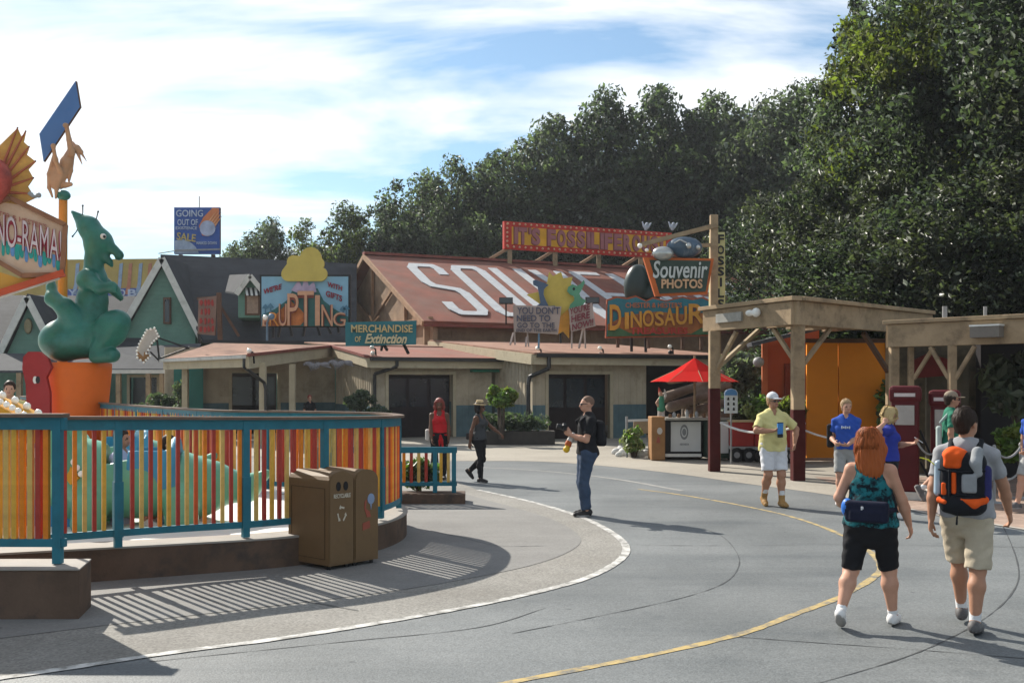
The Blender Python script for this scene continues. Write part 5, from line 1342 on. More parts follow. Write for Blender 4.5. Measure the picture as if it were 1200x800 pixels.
for row, yy in enumerate((354.5, 365, 376, 385.5)):
    for c_ in range(4):
        x_ = 234.5 + c_ * 4.4 + rng_.uniform(-.4, .4)
        if row == 1 and c_ == 3: continue
        pts = [(x_ + rng_.uniform(.8, 2.2) * math.cos(t) + 1.4, yy + 4.4 * rng_.uniform(.7, 1.1) * math.sin(t)) for t in np.linspace(0, 6.28, 8, False)]
        m.slab([at(a, b_, 39.46 - .002 * (row * 4 + c_)) for a, b_ in pts], (0, .02, 0), M('blotch_red', (.30, .035, .03), .65, .3, 4))
m.build('red_lettering', None, rsn)
MB().bar(at(258, 398, 39.6), at(256.5, 343, 39.6), .16, .16, m_brownfr).build('post', m_brownfr, rsn); MB().bar(at(234, 401, 39.6), at(233, 390, 39.6), .1, .1, m_black).build('leg', m_black, rsn); MB().bar(at(257, 348, 39.65), at(231, 350, 39.65), .1, .1, m_brownfr).build('crossbar', m_brownfr, rsn)
MB().bar(at(258, 358, 39.7), at(280, 394, 39.9), .1, .1, m_brownfr).build('brace', m_brownfr, rsn)
ar = thing('arrow_sign', 'pale arrow sign edged with white bulbs pointing down to the left', 'sign', tuple(at(175, 432, 37.8)))
arp = [(160.5, 411), (161, 419), (168.5, 424.5), (176, 417), (171.5, 414), (178, 402), (186, 394), (181, 384.5), (172, 386.5), (163, 403)]
plate(arp, 37.8, .12, M('arrow_pale', (.42, .37, .32), .6, .15, 2), 'panel', ar, m_brownfr)
plate([(160.5, 411), (161, 419), (168.5, 424.5), (176, 417), (171.5, 414), (169, 412), (168, 418)], 37.78, .02, M('arrow_brown', (.25, .13, .05), .6, .2, 3), 'arrow_tip', ar)
for i in range(len(arp)):
    a_, b_ = arp[i], arp[(i + 1) % len(arp)]; n_ = max(1, int(round(math.hypot(b_[0] - a_[0], b_[1] - a_[1]) / 4.0)))
    for k_ in range(n_): MB().ball(at(a_[0] + (b_[0] - a_[0]) * k_ / n_, a_[1] + (b_[1] - a_[1]) * k_ / n_, 37.72), .045, m_bulb, 6).build('bulb', m_bulb, ar)
for p_, q_ in (((184, 398), (187, 424)), ((186, 396), (222, 408)), ((176, 412), (186, 422)), ((187, 420), (222, 407))): MB().tube(at(*p_, 37.9), at(*q_, 38.0), .035, .035, 6, m_black).build('bracket', m_black, ar)
mc = thing('merchandise_sign', 'teal board with gold capital and script lettering above the middle door', 'sign', tuple(at(445, 405, 36.6)))
plate([(405, 405.5), (487.5, 403.5), (488, 375.5), (404.5, 377.5)], 36.6, .1, M('sign_teal', (.03, .145, .165), .6, .1, 1.5), 'panel', mc, m_black)
m_gold = M('letter_gold', (.50, .38, .18), .6)
wr('MERCHANDISE', 411.5, 380.5, 483.5, 389.5, 36.56, m_gold, mc, .02); wr('OF', 416, 394, 423, 400.5, 36.56, m_gold, mc, .015); wr('Extinction', 427.5, 391, 477, 402.5, 36.56, M('letter_cream', (.55, .46, .28), .6), mc, .03, .35)
legs(mc, [(450, 404, 453, 410, .2), (473, 403, 478, 414, .2), (448, 404, 446, 410, .2)], 36.6, m_black, .08)
MB().bar(at(436, 377, 36.7), at(433, 370, 36.7), .05, .05, m_tanbeam).build('hanger', m_tanbeam, mc); MB().bar(at(438, 377, 36.7), at(444, 370, 36.7), .05, .05, m_tanbeam).build('hanger', m_tanbeam, mc)
EY = 35.8
sun_s = thing('sun_cutout', 'yellow jagged sun cut-out standing between the two dinosaur cut-outs', 'cut-out board', tuple(at(650, 400, EY + .3)))
spk = [(643.5, 318.5), (648, 323.5), (657.5, 318.5), (660, 326), (671, 324.5), (669, 333), (679, 337), (671.5, 345), (676, 357), (668, 362), (666.5, 396), (660, 388.5), (653, 392), (652, 372), (640, 368), (623, 364), (634, 357), (617, 345), (635, 341), (641, 331)]
plate(spk, EY + .3, .08, M('sun_yellow', (.50, .37, .08), .65, .12, 2), 'sun', sun_s); plate([(655, 372), (668, 360), (667, 396), (660, 388), (653.5, 391.5)], EY + .27, .02, M('sun_orange', (.52, .25, .04), .65), 'orange_ray', sun_s)
legs(sun_s, [(657, 390, 657, 402, 0)], EY + .3, m_black, .07)
bdn = thing('dinosaur_cutout', 'slate blue long necked dinosaur cut-out behind the left lettered board', 'cut-out board', tuple(at(636, 400, EY + .12)))
plate([(624.5, 329), (628, 327.5), (634, 330), (638.5, 331.5), (643, 334), (640, 336), (637.5, 339), (637, 345), (640, 353), (643, 358.5), (650, 358), (655, 362), (655, 372), (624, 372), (626, 360), (633.5, 355), (632, 346), (630, 336), (625, 333.5)], EY + .15, .07, M('cutout_blue', (.075, .11, .17), .65, .15, 2), 'panel', bdn)
legs(bdn, [(632, 370, 631, 408, -.3)], EY + .12, M('leg_blue', (.12, .2, .27), .6), .06)
gdn = thing('dinosaur_cutout', 'green horned dinosaur cut-out behind the tilted pink board', 'cut-out board', tuple(at(676, 400, EY + .12)))
plate([(664.5, 341), (666, 336), (671, 333), (676, 335), (680, 333), (684, 328), (685.5, 331), (682, 339), (679, 344), (681, 349), (687, 352), (682, 359), (679, 364), (666, 364), (668, 357), (673, 352), (673, 347), (668, 345)], EY + .15, .07, M('cutout_green', (.10, .27, .16), .65, .15, 2), 'panel', gdn)
plate([(672.5 + 1.6 * math.cos(t), 338.5 + 1.8 * math.sin(t)) for t in np.linspace(0, 6.28, 10, False)], EY + .14, .02, m_black, 'painted_eye', gdn)
m_pink = M('sign_pinkish', (.40, .31, .27), .7, .1, 2); m_ink = M('letter_ink', (.085, .085, .12), .6); m_ink2 = M('letter_wine', (.20, .04, .05), .6)
yd = thing('lettered_sign', 'pale board with dark blue lettering in four lines on the annex roof', 'sign', tuple(at(628, 405, EY)))
plate([(603, 389), (654, 391.5), (658, 359), (603, 357.5)], EY, .07, m_pink, 'panel', yd, m_brownfr)
yy = EY - .035
wr("YOU DON'T", 606, 359.5, 656, 368, yy, m_ink, yd, .015); wr('NEED TO', 605.5, 369, 645, 376.5, yy, m_ink, yd, .02); wr('GO TO THE', 606, 378, 650, 384, yy, m_ink, yd, .01); wr('END OF THE EARTH', 605, 385, 652, 388.7, yy, m_ink, yd, .01)
legs(yd, [(602, 357, 603.5, 404, 0), (601.5, 390, 598, 404, -.3), (618, 390, 619.5, 406, 0), (617, 395, 616, 406, -.3)], EY, m_pink, .055)
yh = thing('lettered_sign', 'small tilted pinkish board with wine red lettering in three lines', 'sign', tuple(at(682, 405, EY)))
plate([(669, 389), (698, 382), (694, 354.5), (666.5, 362)], EY - .02, .07, m_pink, 'panel', yh, m_brownfr)
yy = EY - .06
wr("YOU'RE", 667.5, 361, 692, 369, yy, m_ink2, yh, .02, 0, .26); wr('HERE', 669.5, 370, 692, 378, yy, m_ink2, yh, .02, 0, .26); wr('NOW!!', 670.5, 379.5, 696, 387.5, yy, m_ink2, yh, .02, 0, .26)
legs(yh, [(670, 388, 670, 408, 0), (683, 386, 678, 408, -.2), (685, 385, 686, 408, 0)], EY, m_pink, .055)
for i, (px_, py, lab) in enumerate(((592, 352.5, 'black floodlight left of the dark blue lettered board'), (693, 352, 'black floodlight above the tilted pink board'))):
    fl = MB(); c_ = at(px_ + 1, py, 39); fl.box(c_, (.52, .3, .24), m_black); fl.box(c_ + Vector((0, -.155, 0)), (.46, .02, .19), m_blueblack); fl.bar(c_ - ZU * .1, c_ - ZU * .85 + Vector((0, .5, 0)), .06, .06, m_black)
    fl.solo('floodlight', None, lab, 'floodlight', 'black floodlights on the red roof')
for i, (px_, py, Y, lab) in enumerate(((292, 411, 32.9, 'small white bulb lamp on the left porch roof corner'), (436, 407, 37.5, 'twin white bulbs under the teal board'), (630, 408, 36.2, 'white lamp at the foot of the blue leg of the dinosaur cut-out'), (703, 408, 37.3, 'small lamp on the annex roof right of the tilted board'), (785, 406, 38.5, 'lamp under the right end of the dinosaur board'))):
    fl = MB(); c_ = at(px_, py, Y); fl.ball(c_, .085, m_bulb, 8); fl.path([c_ - ZU * .02, c_ + Vector((.12, .05, -.05)), c_ + Vector((.14, .1, -.4))], .03, 5, m_black); fl.ball(c_ + Vector((.02, .02, -.22)), .09, m_bulb if i < 3 else m_black, 8)
    fl.solo('bulb_lamp', None, lab, 'lamp')
# ridge sign with marquee bulbs
fz = thing('ridge_sign', 'long red sign with yellow panel and bulb border on the ridge of the red roof', 'sign', tuple(at(690, 300, 48)))
RN = Vector((U.y, -U.x, 0)); RP = P0 + U * 9 - V_ * .35
def rp_(a, b): return onplane(a, b, RP, RN)
s0, s1 = rp_(591, 259), rp_(787, 259); Lr = (s1 - s0).length; ztp, zbt = rp_(591, 259).z, rp_(591, 291.5).z
def rq(t, z): return Vector((s0.x + U.x * t, s0.y + U.y * t, z))
m_sr = M('sign_red', (.44, .036, .022), .6, .2, 2); m_sy = M('sign_yellow', (.62, .31, .022), .65, .2, 1, wave=('X', .35, .2)); m_sl = M('letter_mauve', (.31, .115, .12), .65, .15, 2)
m = MB(); m.slab([rq(0, zbt), rq(Lr, zbt), rq(Lr, ztp), rq(0, ztp)], V_ * .25, m_sr); m.build('frame', m_sr, fz)
m = MB(); m.slab([rq(.45, zbt + .28) + RN * .02, rq(Lr - .45, zbt + .28) + RN * .02, rq(Lr - .45, ztp - .28) + RN * .02, rq(.45, ztp - .28) + RN * .02], -RN * .018, m_sy); m.build('panel', m_sy, fz)
hL = ztp - zbt - .62; xs_ = .6; tx = "IT'S FOSSILIFEROUS!"; wsum = sum({'I': .42, "'": .28, ' ': .55, '!': .4}.get(c, 1.0) for c in tx); un = (Lr - 1.2) / wsum
mbl = MB(); mbo = MB()
for ch_ in tx:
    w_ = {'I': .42, "'": .28, ' ': .55, '!': .4}.get(ch_, 1.0) * un
    if ch_ != ' ':
        hh = hL if ch_ != "'" else hL * .35; z_ = zbt + .31 if ch_ != "'" else zbt + .31 + hL * .65
        letters(ch_, rq(xs_, z_) + RN * .03, U, ZU, w_ * .82, hh, .05, m_sl, .045, mb=mbl); letters(ch_, rq(xs_ - .05, z_ - .03) + RN * .024, U, ZU, w_ * .90, hh + .06, .02, m_redtrim, .07, mb=mbo)
    xs_ += w_
mbo.build('lettering_shadow', m_redtrim, fz); mbl.build('lettering', m_sl, fz)
m = MB(); mb_l = M('marquee_bulb', (.62, .36, .22), .3)
for i in range(int(Lr / .36)):
    for z in (zbt + .13, ztp - .13): m.ball(rq(.2 + i * .36, z) + RN * .05, .065, mb_l, 6)
for i in range(6): m.ball(rq(.16, zbt + .2 + i * .24) + RN * .05, .065, mb_l, 6)
m.build('bulb', mb_l, fz, kind='stuff')
for i in range(6):
    t_ = .4 + i * 2.85; a = rq(t_, zbt + .05) + V_ * .15
    MB().bar(a, Vector((a.x, a.y, P0.z - .15)), .26, .18, m_wood).build('post', m_wood, fz)
    b0 = rq(t_ - .2, zbt + .0) + V_ * .2; MB().bar(b0, Vector((b0.x, b0.y, P0.z + .1)) - U * .95 + V_ * .1, .2, .16, m_tanbeam).build('brace', m_tanbeam, fz)
# photo sign hung from the tall post
pyY = 23.7
tp_ = thing('sign_post', 'tall weathered post with a slanting arm that carries the photo sign', 'post', (at(836, 450, pyY).x, pyY, 3.8))
MB().box((at(836.5, 450, pyY).x, pyY, (3.8 + at(836, 252, pyY).z) / 2), (.17, .17, at(836, 252, pyY).z - 3.8), m_wood).build('post', m_wood, tp_, bevel=.01)
MB().bar(at(750, 287, pyY - .1), at(841, 263.5, pyY - .1), .08, .1, m_wood).build('arm', m_wood, tp_)
MB().bar(at(800, 288, pyY - .06), at(838, 287, pyY - .06), .06, .08, m_wood).build('arm', m_wood, tp_)
for a_, b_, r_ in ((750, 288, .06), (758, 293, .045), (813, 284, .045)): MB().ball(at(a_, b_, pyY - .12), r_, m_bulb, 8).build('bulb', m_bulb, tp_)
ps = thing('photo_sign', 'dark green tapered board with orange rim and white script lettering', 'sign', tuple(at(795, 348, 23.4)))
trp = [(768, 347), (829, 344.5), (836.5, 303), (754, 301.5)]
plate(trp, 23.4, .16, M('rim_orange', (.42, .10, .025), .6, .15, 3), 'rim', ps)
plate([(770.5, 344), (827, 341.5), (833, 305.5), (759, 304.5)], 23.37, .02, M('sign_darkgreen', (.045, .065, .05), .6, .2, 2), 'panel', ps)
plate([(754, 301.5), (768, 347), (773.5, 347), (760, 301.5)], 23.33, .04, MATS['rim_orange'], 'rim_strip', ps)
wr('Souvenir', 765, 305.5, 829, 326, 23.34, M('letter_grey', (.44, .45, .42), .6), ps, .015, .15); wr('PHOTOS', 775, 327, 823, 338, 23.34, M('letter_buff', (.50, .30, .17), .6), ps, .03)
cam_p = thing('camera_prop', 'giant blue and silver camera prop lying on top of the photo sign', 'camera prop', tuple(at(800, 300, 23.4)))
m = MB(); m.ball(at(777, 297, 23.35), .22, M('prop_silver', (.42, .42, .40), .25, .2, 3, metal=.6), 14, (1.15, .8, .75)); m.build('lens', None, cam_p)
m = MB(); m.ball(at(802, 290, 23.5), .40, M('prop_blue', (.035, .07, .11), .35, .4, 3.5, spec=.6, wear=((.18, .20, .21), 4, .55, .7)), 18, (1.05, .6, .62)); m.build('body', None, cam_p)
m = MB(); m.path([at(790, 285, 23.2), at(797, 281, 23.2), at(805, 285, 23.2)], .02, 5, MATS['prop_silver']); m.ball(at(807, 288, 23.2), .07, MATS['prop_silver'], 8); m.ball(at(818, 290, 23.3), .06, MATS['prop_silver'], 8); m.build('strap_ring', None, cam_p)
fo_s = thing('vertical_sign', 'narrow upright yellow sign with black letters behind the tall post', 'sign', tuple(at(843, 360, 24.6)))
plate([(831.5, 364), (850, 364), (849.5, 272), (832, 272)], 24.6, .1, M('sign_paleyellow', (.45, .42, .20), .65, .1, 1.5), 'panel', fo_s)
for i, ch_ in enumerate('FOSSILS'):
    letters(ch_, at(840.5 if ch_ != 'I' else 843.5, 285.5 + i * 12.6, 24.56), (1, 0, 0), ZU, .165 if ch_ != 'I' else .05, .215, .02, m_black, .03, parent=fo_s)
MB().box((at(841, 364, 24.8).x, 24.8, at(841, 300, 24.8).z / 2), (.12, .12, at(841, 300, 24.8).z), m_wood).build('post', m_wood, fo_s)
TY = 38.6
td = thing('treasures_sign', 'orange rimmed sign with a hilly top and big yellow letters under the photo sign', 'sign', tuple(at(770, 398, TY)))
hl = [(709.5, 396), (833, 393.5), (833, 352), (824, 347.5), (812, 350), (800, 347), (780, 352), (765, 348), (757, 352), (745, 346), (734, 349), (722, 347), (711, 351)]
plate(hl, TY, .2, M('rim_brick', (.36, .085, .035), .6, .15, 3), 'rim', td)
cxh, cyh = 771, 372
plate([(cxh + (a - cxh) * .978, cyh + (b_ - cyh) * .92) for a, b_ in hl], TY - .04, .03, M('sign_bluegreen', (.035, .155, .19), .6, .2, 2), 'panel', td)
plate([(712, 394), (712, 380), (728, 372), (745, 368), (770, 365), (800, 368), (831, 366), (831, 391.5)], TY - .055, .012, M('sign_orangebrown', (.32, .11, .03), .65, .25, 2), 'painted_hill', td)
plate([(712, 394.3), (712, 387), (726, 384), (738, 390), (810, 391), (822, 384), (831, 386), (831, 391.8)], TY - .07, .012, M('sign_leafgreen', (.05, .11, .05), .65, .25, 2), 'painted_ground', td)
wr("CHESTER & HESTER'S", 733, 354.5, 799, 360.5, TY - .08, M('letter_salmon', (.44, .14, .06), .6), td, .01)
for ch_, x0, x1, y0, y1 in (('D', 714.5, 728, 357, 387), ('I', 732, 737, 366, 385.5), ('N', 739, 752, 365, 384), ('O', 753, 766, 363.5, 383), ('S', 767.5, 778, 365, 382), ('A', 778.5, 791, 361, 381.5), ('U', 792, 805, 359, 380.5), ('R', 807, 830, 356, 379.5)):
    if ch_ == 'R': x1 = 826
    for mt, dd_, bo in ((m_redtrim, 0, .05), (M('letter_amber', (.52, .24, .035), .6, .15, 3), -.03, .02)):
        letters(ch_, at(x0, y1, TY - .09 + dd_), (1, 0, .02), ZU, (x1 - x0) / FPX * TY, (y1 - y0) / FPX * TY, .03, mt, bo, parent=td)
wr('TREASURES', 738, 383.5, 806, 391.5, TY - .1, M('letter_red', (.40, .045, .03), .6), td, .03)
legs(td, [(724, 392, 724, 407, 0), (760, 392, 760, 408, 0), (800, 392, 800, 409, 0), (822, 392, 822, 410, 0)], TY, m_brownfr, .12)
eg = thing('dark_boulder', 'tall dark green rounded boulder shape behind the two hanging signs', 'boulder', (at(748, 356, 39.6).x, 39.6, 3.25))
b = Blob(); b.ell((0, 0, 2.50), (.56, .46, .88), k=.05).ell((.42, 0, 2.15), (.42, .40, .55), k=.1)
for dx_ in (-.25, .3): MB().tube(Vector((at(748, 356, 39.6).x + dx_, 39.7, 3.2)), Vector((at(748, 356, 39.6).x + dx_, 39.7, 5.2)), .06, .06, 6, m_black).build('leg', m_black, eg)
obj_from('body', b.mesh('body', .05, [M('boulder_green', (.010, .022, .018), .4, .4, 1.6, spec=.35)], scale=1.0), eg)
for px_, py, lab in ((757, 262, 'small pale bird figure over the ridge sign end, left one'), (788, 262, 'pale winged figure over the ridge sign end')):
    b = Blob(); p_ = at(px_, py, 46.5); b.ell((0, 0, .16), (.12, .1, .2)).ell((.06, 0, .38), .1).cone((-.1, 0, .2), (-.22, 0, .5), .08, .04).cone((.12, 0, .15), (.3, 0, .42), .08, .05)
    o = obj_from('bird_figure', b.mesh('bird_figure', .035, [M('bird_pale', (.36, .40, .46), .6, .15, 4)], scale=.75), None, p_ - ZU * .3); tag(o, lab, 'bird figure')

# ------------------------------------------------------------------ snack kiosk with a red umbrella
KY = 27.6
um = thing('red_umbrella', 'red market umbrella open over the snack counter', 'umbrella', (at(814, 450, KY).x, KY, 0))
uc = Vector((at(814, 450, KY).x, KY, 0)); tipz = at(814, 419, KY).z; ez = at(814, 447.5, KY).z; ur = 52.5 / FPX * KY
NP = 8; m_um = M('umbrella_red', (.40, .011, .009), .95, .08, 2, spec=.04)
for i in range(NP):
    m = MB(); a0, a1 = 2 * math.pi * (i / NP), 2 * math.pi * ((i + 1) / NP)
    e0 = uc + Vector((ur * math.cos(a0), ur * math.sin(a0), ez)); e1 = uc + Vector((ur * math.cos(a1), ur * math.sin(a1), ez)); tpp = uc + ZU * tipz; md = (e0 + e1) / 2 * .985 + uc * .015; md.z = ez + .02
    m0, m1 = tpp.lerp(e0, .5) - ZU * .05, tpp.lerp(e1, .5) - ZU * .05
    m.add([tpp, m0, m1, e0, e1, md], [(0, 1, 2), (1, 3, 5), (1, 5, 2), (2, 5, 4)], m_um, False); m.build('canopy_panel', m_um, um)
MB().tube(uc, uc + ZU * (tipz + .06), .035, .03, 8, m_wood).build('pole', m_wood, um)
m = MB()
for i in range(NP):
    a0 = 2 * math.pi * i / NP; m.tube(uc + ZU * (tipz - .1), uc + Vector((ur * .97 * math.cos(a0), ur * .97 * math.sin(a0), ez + .01)), .015, .012, 4, m_wood)
m.build('rib', m_wood, um)
kc = thing('snack_counter', 'dark snack counter with a white front panel and grey oval emblem', 'counter', (at(822, 450, 27).x, 27, 0))
def kx(p, Y=27.0): return (p - 600) / FPX * Y
x0, x1, x2, x3 = kx(779), kx(823.5), kx(831), kx(858, 26.3)
MB().box(((x0 + x1) / 2, 27.45, .56), (x1 - x0, .9, 1.0), m_black).build('cabinet', m_black, kc, bevel=.02)
MB().box(((x1 + x3) / 2 + .02, 27.2, .56), (x3 - x1, 1.1, .98), M('counter_green', (.03, .055, .04), .5), .12).build('cabinet', None, kc, bevel=.02)
MB().box(((x0 + x3) / 2 - .02, 27.3, 1.09), (x3 - x0 + .1, 1.25, .06), M('counter_top', (.24, .23, .20), .5, .2, 4), .05).build('counter_top', None, kc, bevel=.01)
m_wp = M('white_panel', (.52, .53, .52), .5, .06, 2)
MB().box((kx(803.5), 26.985, .62), (kx(821) - kx(786), .03, .78), m_wp).build('front_panel', m_wp, kc); MB().box((kx(800), 26.97, .13), (kx(821) - kx(778), .06, .08), M('white_shelf', (.7, .68, .62), .5)).build('kick_rail', None, kc)
MB().box((kx(842), 26.6, .62), (.36, .03, .82), m_wp, .12).build('side_panel', m_wp, kc)
m = MB()
for r_, mt, dy in ((1, M('emblem_grey', (.20, .21, .22), .6), 0), (.66, m_wp, -.003), (.48, MATS['emblem_grey'], -.006)):
    m.slab([Vector((kx(801.5) + .11 * r_ * math.cos(t), 26.962 + dy, .74 + .20 * r_ * math.sin(t))) for t in np.linspace(0, 6.28, 20, False)], (0, .004, 0), mt)
for i in range(7): m.box((kx(797) + i * .035, 26.964, .42), (.02, .006, .06 if i % 3 else .05), MATS['emblem_grey'])
m.build('emblem', None, kc)
for i, (px_, h_) in enumerate(((786, .1), (791, .14), (797, .1), (806, .2), (811, .12), (818, .16), (826, .12))):
    c_ = MB(); c_.lathe((kx(px_), 27.1 + .05 * (i % 3), 1.122), [(.045, 0), (.05, h_ * .7), (.025, h_ * .9), (.025, h_)], 10, M('bottle_clear', (.35, .36, .35), .2, .3, 4) if i % 2 else M('bottle_brown', (.18, .09, .04), .3))
    c_.solo('bottle', None, ('leftmost short brown bottle on the snack counter', 'pale bottle left of the short brown one under the umbrella pole', 'short brown bottle third along the counter', 'tallest pale bottle in the middle of the counter', 'low brown bottle right of the tallest bottle', 'pale bottle near the left pergola post', 'brown bottle at the right end beside the left pergola post')[i], 'bottle', 'bottles on the snack counter')
bx = thing('menu_stand', 'brown wooden box with a small round sticker at the counter left end', 'wooden box', (kx(770), 27, 0))
MB().box((kx(770), 27.1, .58), (.36, .7, 1.14), M('box_wood', (.26, .135, .055), .65, .2, 2)).build('body', None, bx, bevel=.02)
m = MB(); m.slab([Vector((kx(771.5) + .07 * math.cos(t), 26.742, .78 + .09 * math.sin(t))) for t in np.linspace(0, 6.28, 14, False)], (0, .006, 0), M('sticker_pale', (.45, .42, .38), .6)); m.slab([Vector((kx(770) + a, 26.742, .55 + b_)) for a, b_ in ((-.06, -.08), (.05, -.08), (.02, .08), (-.02, .08))], (0, .006, 0), mr_); m.build('sticker', None, bx)
# painted gnome-like totem at the counter
b = Blob(); b.cone((-.05, 0, .0), (-.03, 0, .28), .05, .06, m=0).cone((.05, 0, .0), (.03, 0, .28), .05, .06, m=0).cone((0, 0, .22), (0, 0, .50), .10, .07, m=1).ell((-.02, -.02, .61), (.055, .055, .065), m=2).cone((-.03, 0, .66), (-.07, 0, .80), .05, .015, m=3).chain([(.07, 0, .47), (.12, 0, .58), (.09, 0, .74)], [.035, .03, .02], m=0).chain([(-.07, 0, .47), (-.13, -.02, .38), (-.10, -.06, .30)], [.035, .03, .025], m=2)
o = obj_from('painted_figure', b.mesh('painted_figure', .02, [M('fig_white', (.5, .48, .45), .6), M('fig_green', (.05, .22, .13), .6), M('fig_skin', (.42, .25, .17), .6), M('fig_red', (.38, .06, .04), .6)]), None, Vector((kx(777.5), 27.4, 1.12))); tag(o, 'small painted figure in green and white standing on the wooden box', 'figurine')
# carved log pile / rocks behind the counter
rk_ = thing('carved_log', 'big weathered carved log and rock pile behind the snack counter', 'carving', (kx(815, 29), 29, 0))
b = Blob(); rng_ = np.random.default_rng(8)
for i, (xa_, za_, xb_, zb_, ya_) in enumerate(((-.9, 1.62, .3, 2.02, -.1), (-.75, 1.36, .5, 1.72, -.3), (-.2, 1.2, .9, 1.5, -.2), (.1, 1.75, 1.0, 1.95, .0), (-.7, 2.15, .8, 2.3, .1), (.5, 1.0, 1.0, 1.25, -.35))): b.cone((xa_, ya_, za_), (xb_, ya_ + .2, zb_), .15, .11, k=.005)
b.cone((-.3, .1, 0), (-.25, .1, 1.5), .14, .12, k=.02).cone((.6, .1, 0), (.55, .1, 1.5), .14, .12, k=.02)
obj_from('log', b.mesh('log', .05, [M('carved_wood', (.17, .13, .10), .85, .45, 2.2, bump=.5, bscale=9)]), rk_)
# icon sign
ic = thing('icon_sign', 'white round topped sign with blue head and six dark icons on a thin post', 'sign', (kx(856, 25.5), 25.5, 0))
ix = lambda a, b_: at(a, b_, 25.5)
plate([(849, 484), (864.5, 484), (864.5, 460), (862.5, 456.5), (857, 455), (851.5, 456.5), (849, 460)], 25.5, .03, M('icon_white', (.55, .6, .62), .5), 'panel', ic, MATS['sticker_blue'])
plate([(849.6, 463), (864, 463), (863.6, 459.5), (861.5, 456.8), (857, 455.6), (852.5, 456.8), (850, 459.5)], 25.485, .01, M('icon_blue', (.08, .22, .45), .5), 'head_band', ic)
for i in range(6):
    a, b_ = 853.5 + 6.5 * (i % 2), 467 + 6 * (i // 2); plate([(a - 1.3, b_ + 1.8), (a + 1.3, b_ + 1.8), (a + 1.0, b_ - 1), (a, b_ - 1.9), (a - 1.0, b_ - 1)], 25.485, .01, m_black, 'icon', ic)
MB().tube((kx(857, 25.5), 25.53, 0), (kx(857, 25.5), 25.53, ix(857, 456).z), .025, .025, 8, m_grey).build('post', m_grey, ic)
# red carts
for i, (pa, pb, Y, lab) in enumerate(((858, 884, 26.2, 'red wagon beside the counter end, left of the tan upright'), (889, 934, 25.8, 'longer red wagon behind the yellow shirted man'))):
    ct = thing('red_cart', lab, 'cart', (kx((pa + pb) / 2, Y), Y, 0), 'red wagons behind the rope')
    xa, xb = kx(pa, Y), kx(pb, Y); m_cr = M('cart_red', (.28, .028, .022), .55, .2, 2)
    MB().box(((xa + xb) / 2, Y + .3, .72), (xb - xa, .6, .62), m_cr).build('box', m_cr, ct, bevel=.015); MB().box(((xa + xb) / 2, Y + .3, 1.05), (xb - xa + .05, .66, .04), M('cart_trim', (.40, .30, .16), .6)).build('rim', None, ct)
    MB().box(((xa + xb) / 2, Y + .28, .37), (xb - xa + .04, .6, .07), m_grey).build('chassis', m_grey, ct)
    for xx in (xa + .12, xb - .14):
        for yy_ in (Y + .02, Y + .55):
            w_ = MB(); w_.tube((xx, yy_ - .04, .19), (xx, yy_ + .04, .19), .19, .19, 18, m_black); wo = w_.build('wheel', m_black, ct)
            MB().tube((xx, yy_ - .047, .19), (xx, yy_ - .03, .19), .08, .08, 10, m_grey).build('hub', m_grey, wo)
    if i == 0: MB().box((xb + .06, Y + .2, .7), (.16, .1, .7), M('cart_post', (.42, .30, .12), .6)).build('upright', None, ct)
def rope(label, pts, r, mat, sag):
    P = [Vector(p) for p in pts]; out = []
    for i in range(len(P) - 1):
        for k_ in range(8):
            t = k_ / 8; q_ = P[i].lerp(P[i + 1], t); q_.z -= sag * 4 * t * (1 - t); out.append(q_)
    out.append(P[-1]); return MB().path(out, r, 6, mat).solo('rope', mat, label, 'rope')
m_rope = M('rope_white', (.55, .53, .50), .8, .15, 20)
rope('white rope drooping from the left pergola post to the right pergola post', [(4.76, 23.4, 1.12), (6.05, 21.15, 1.2)], .028, m_rope, .22)
rope('white rope strung from the right pergola post past the orange gate', [(6.06, 21.3, 1.05), (8.3, 21.6, 1.0)], .022, m_rope, .22)
# rail, plants and white stones left of the kiosk
rl_ = thing('hand_rail', 'thin grey rail with white top bar left of the wooden box', 'rail', (kx(745, 28), 28, 0))
MB().tube((kx(734.5, 28), 28, 0), (kx(734.5, 28), 28, 1.12), .035, .035, 8, m_grey).build('post', m_grey, rl_); MB().bar((kx(735, 28), 28, 1.0), (kx(765, 28), 28.1, 1.02), .05, .06, m_wp).build('top_bar', m_wp, rl_); MB().box((kx(757, 28.6), 28.6, .8), (.7, .06, .35), m_wood).build('plank', m_wood, rl_)
bush('young_shrub', 'yellow green young shrub growing behind the white stones', 'shrub', 743, 27.9, 0, .36, .3, .45, 700, .07, [lf_bright, lf_var], 41, .6)
for i, (px_, py, r_) in enumerate(((722, 529, .13), (728, 527, .12), (732, 531, .17), (741, 532, .15), (749, 532, .16), (756, 531, .12), (725, 532, .10), (727.5, 524, .10), (746, 528, .10))):
    g_ = gp(px_, py + 3); b = Blob(); rng_ = np.random.default_rng(60 + i)
    for _ in range(4): b.ell((rng_.uniform(-.4, .4) * r_, rng_.uniform(-.3, .3) * r_, r_ * .5 + rng_.uniform(-.1, .2) * r_), (r_ * rng_.uniform(.6, .95), r_ * rng_.uniform(.6, .9), r_ * rng_.uniform(.5, .8)), rotm(rng_.uniform(0, 60), 0, rng_.uniform(0, 180)), k=.03)
    o = obj_from('white_stone', b.mesh('white_stone', r_ / 6, [M('stone_white', (.56, .55, .52), .8, .12, 5, bump=.3, bscale=20)]), None, g_); tag(o, ('leftmost white stone of the row edging the young shrub', 'small white stone behind the leftmost one', 'large white stone left of the middle of the row', 'white stone in the middle of the row', 'largest white stone right of the middle, under the shrub', 'white stone touching the brown wooden box', 'tiny white stone in front at the left end', 'white stone at the very back on the left', 'small white stone set behind the largest one')[i], 'stone', 'white stones edging the planting')

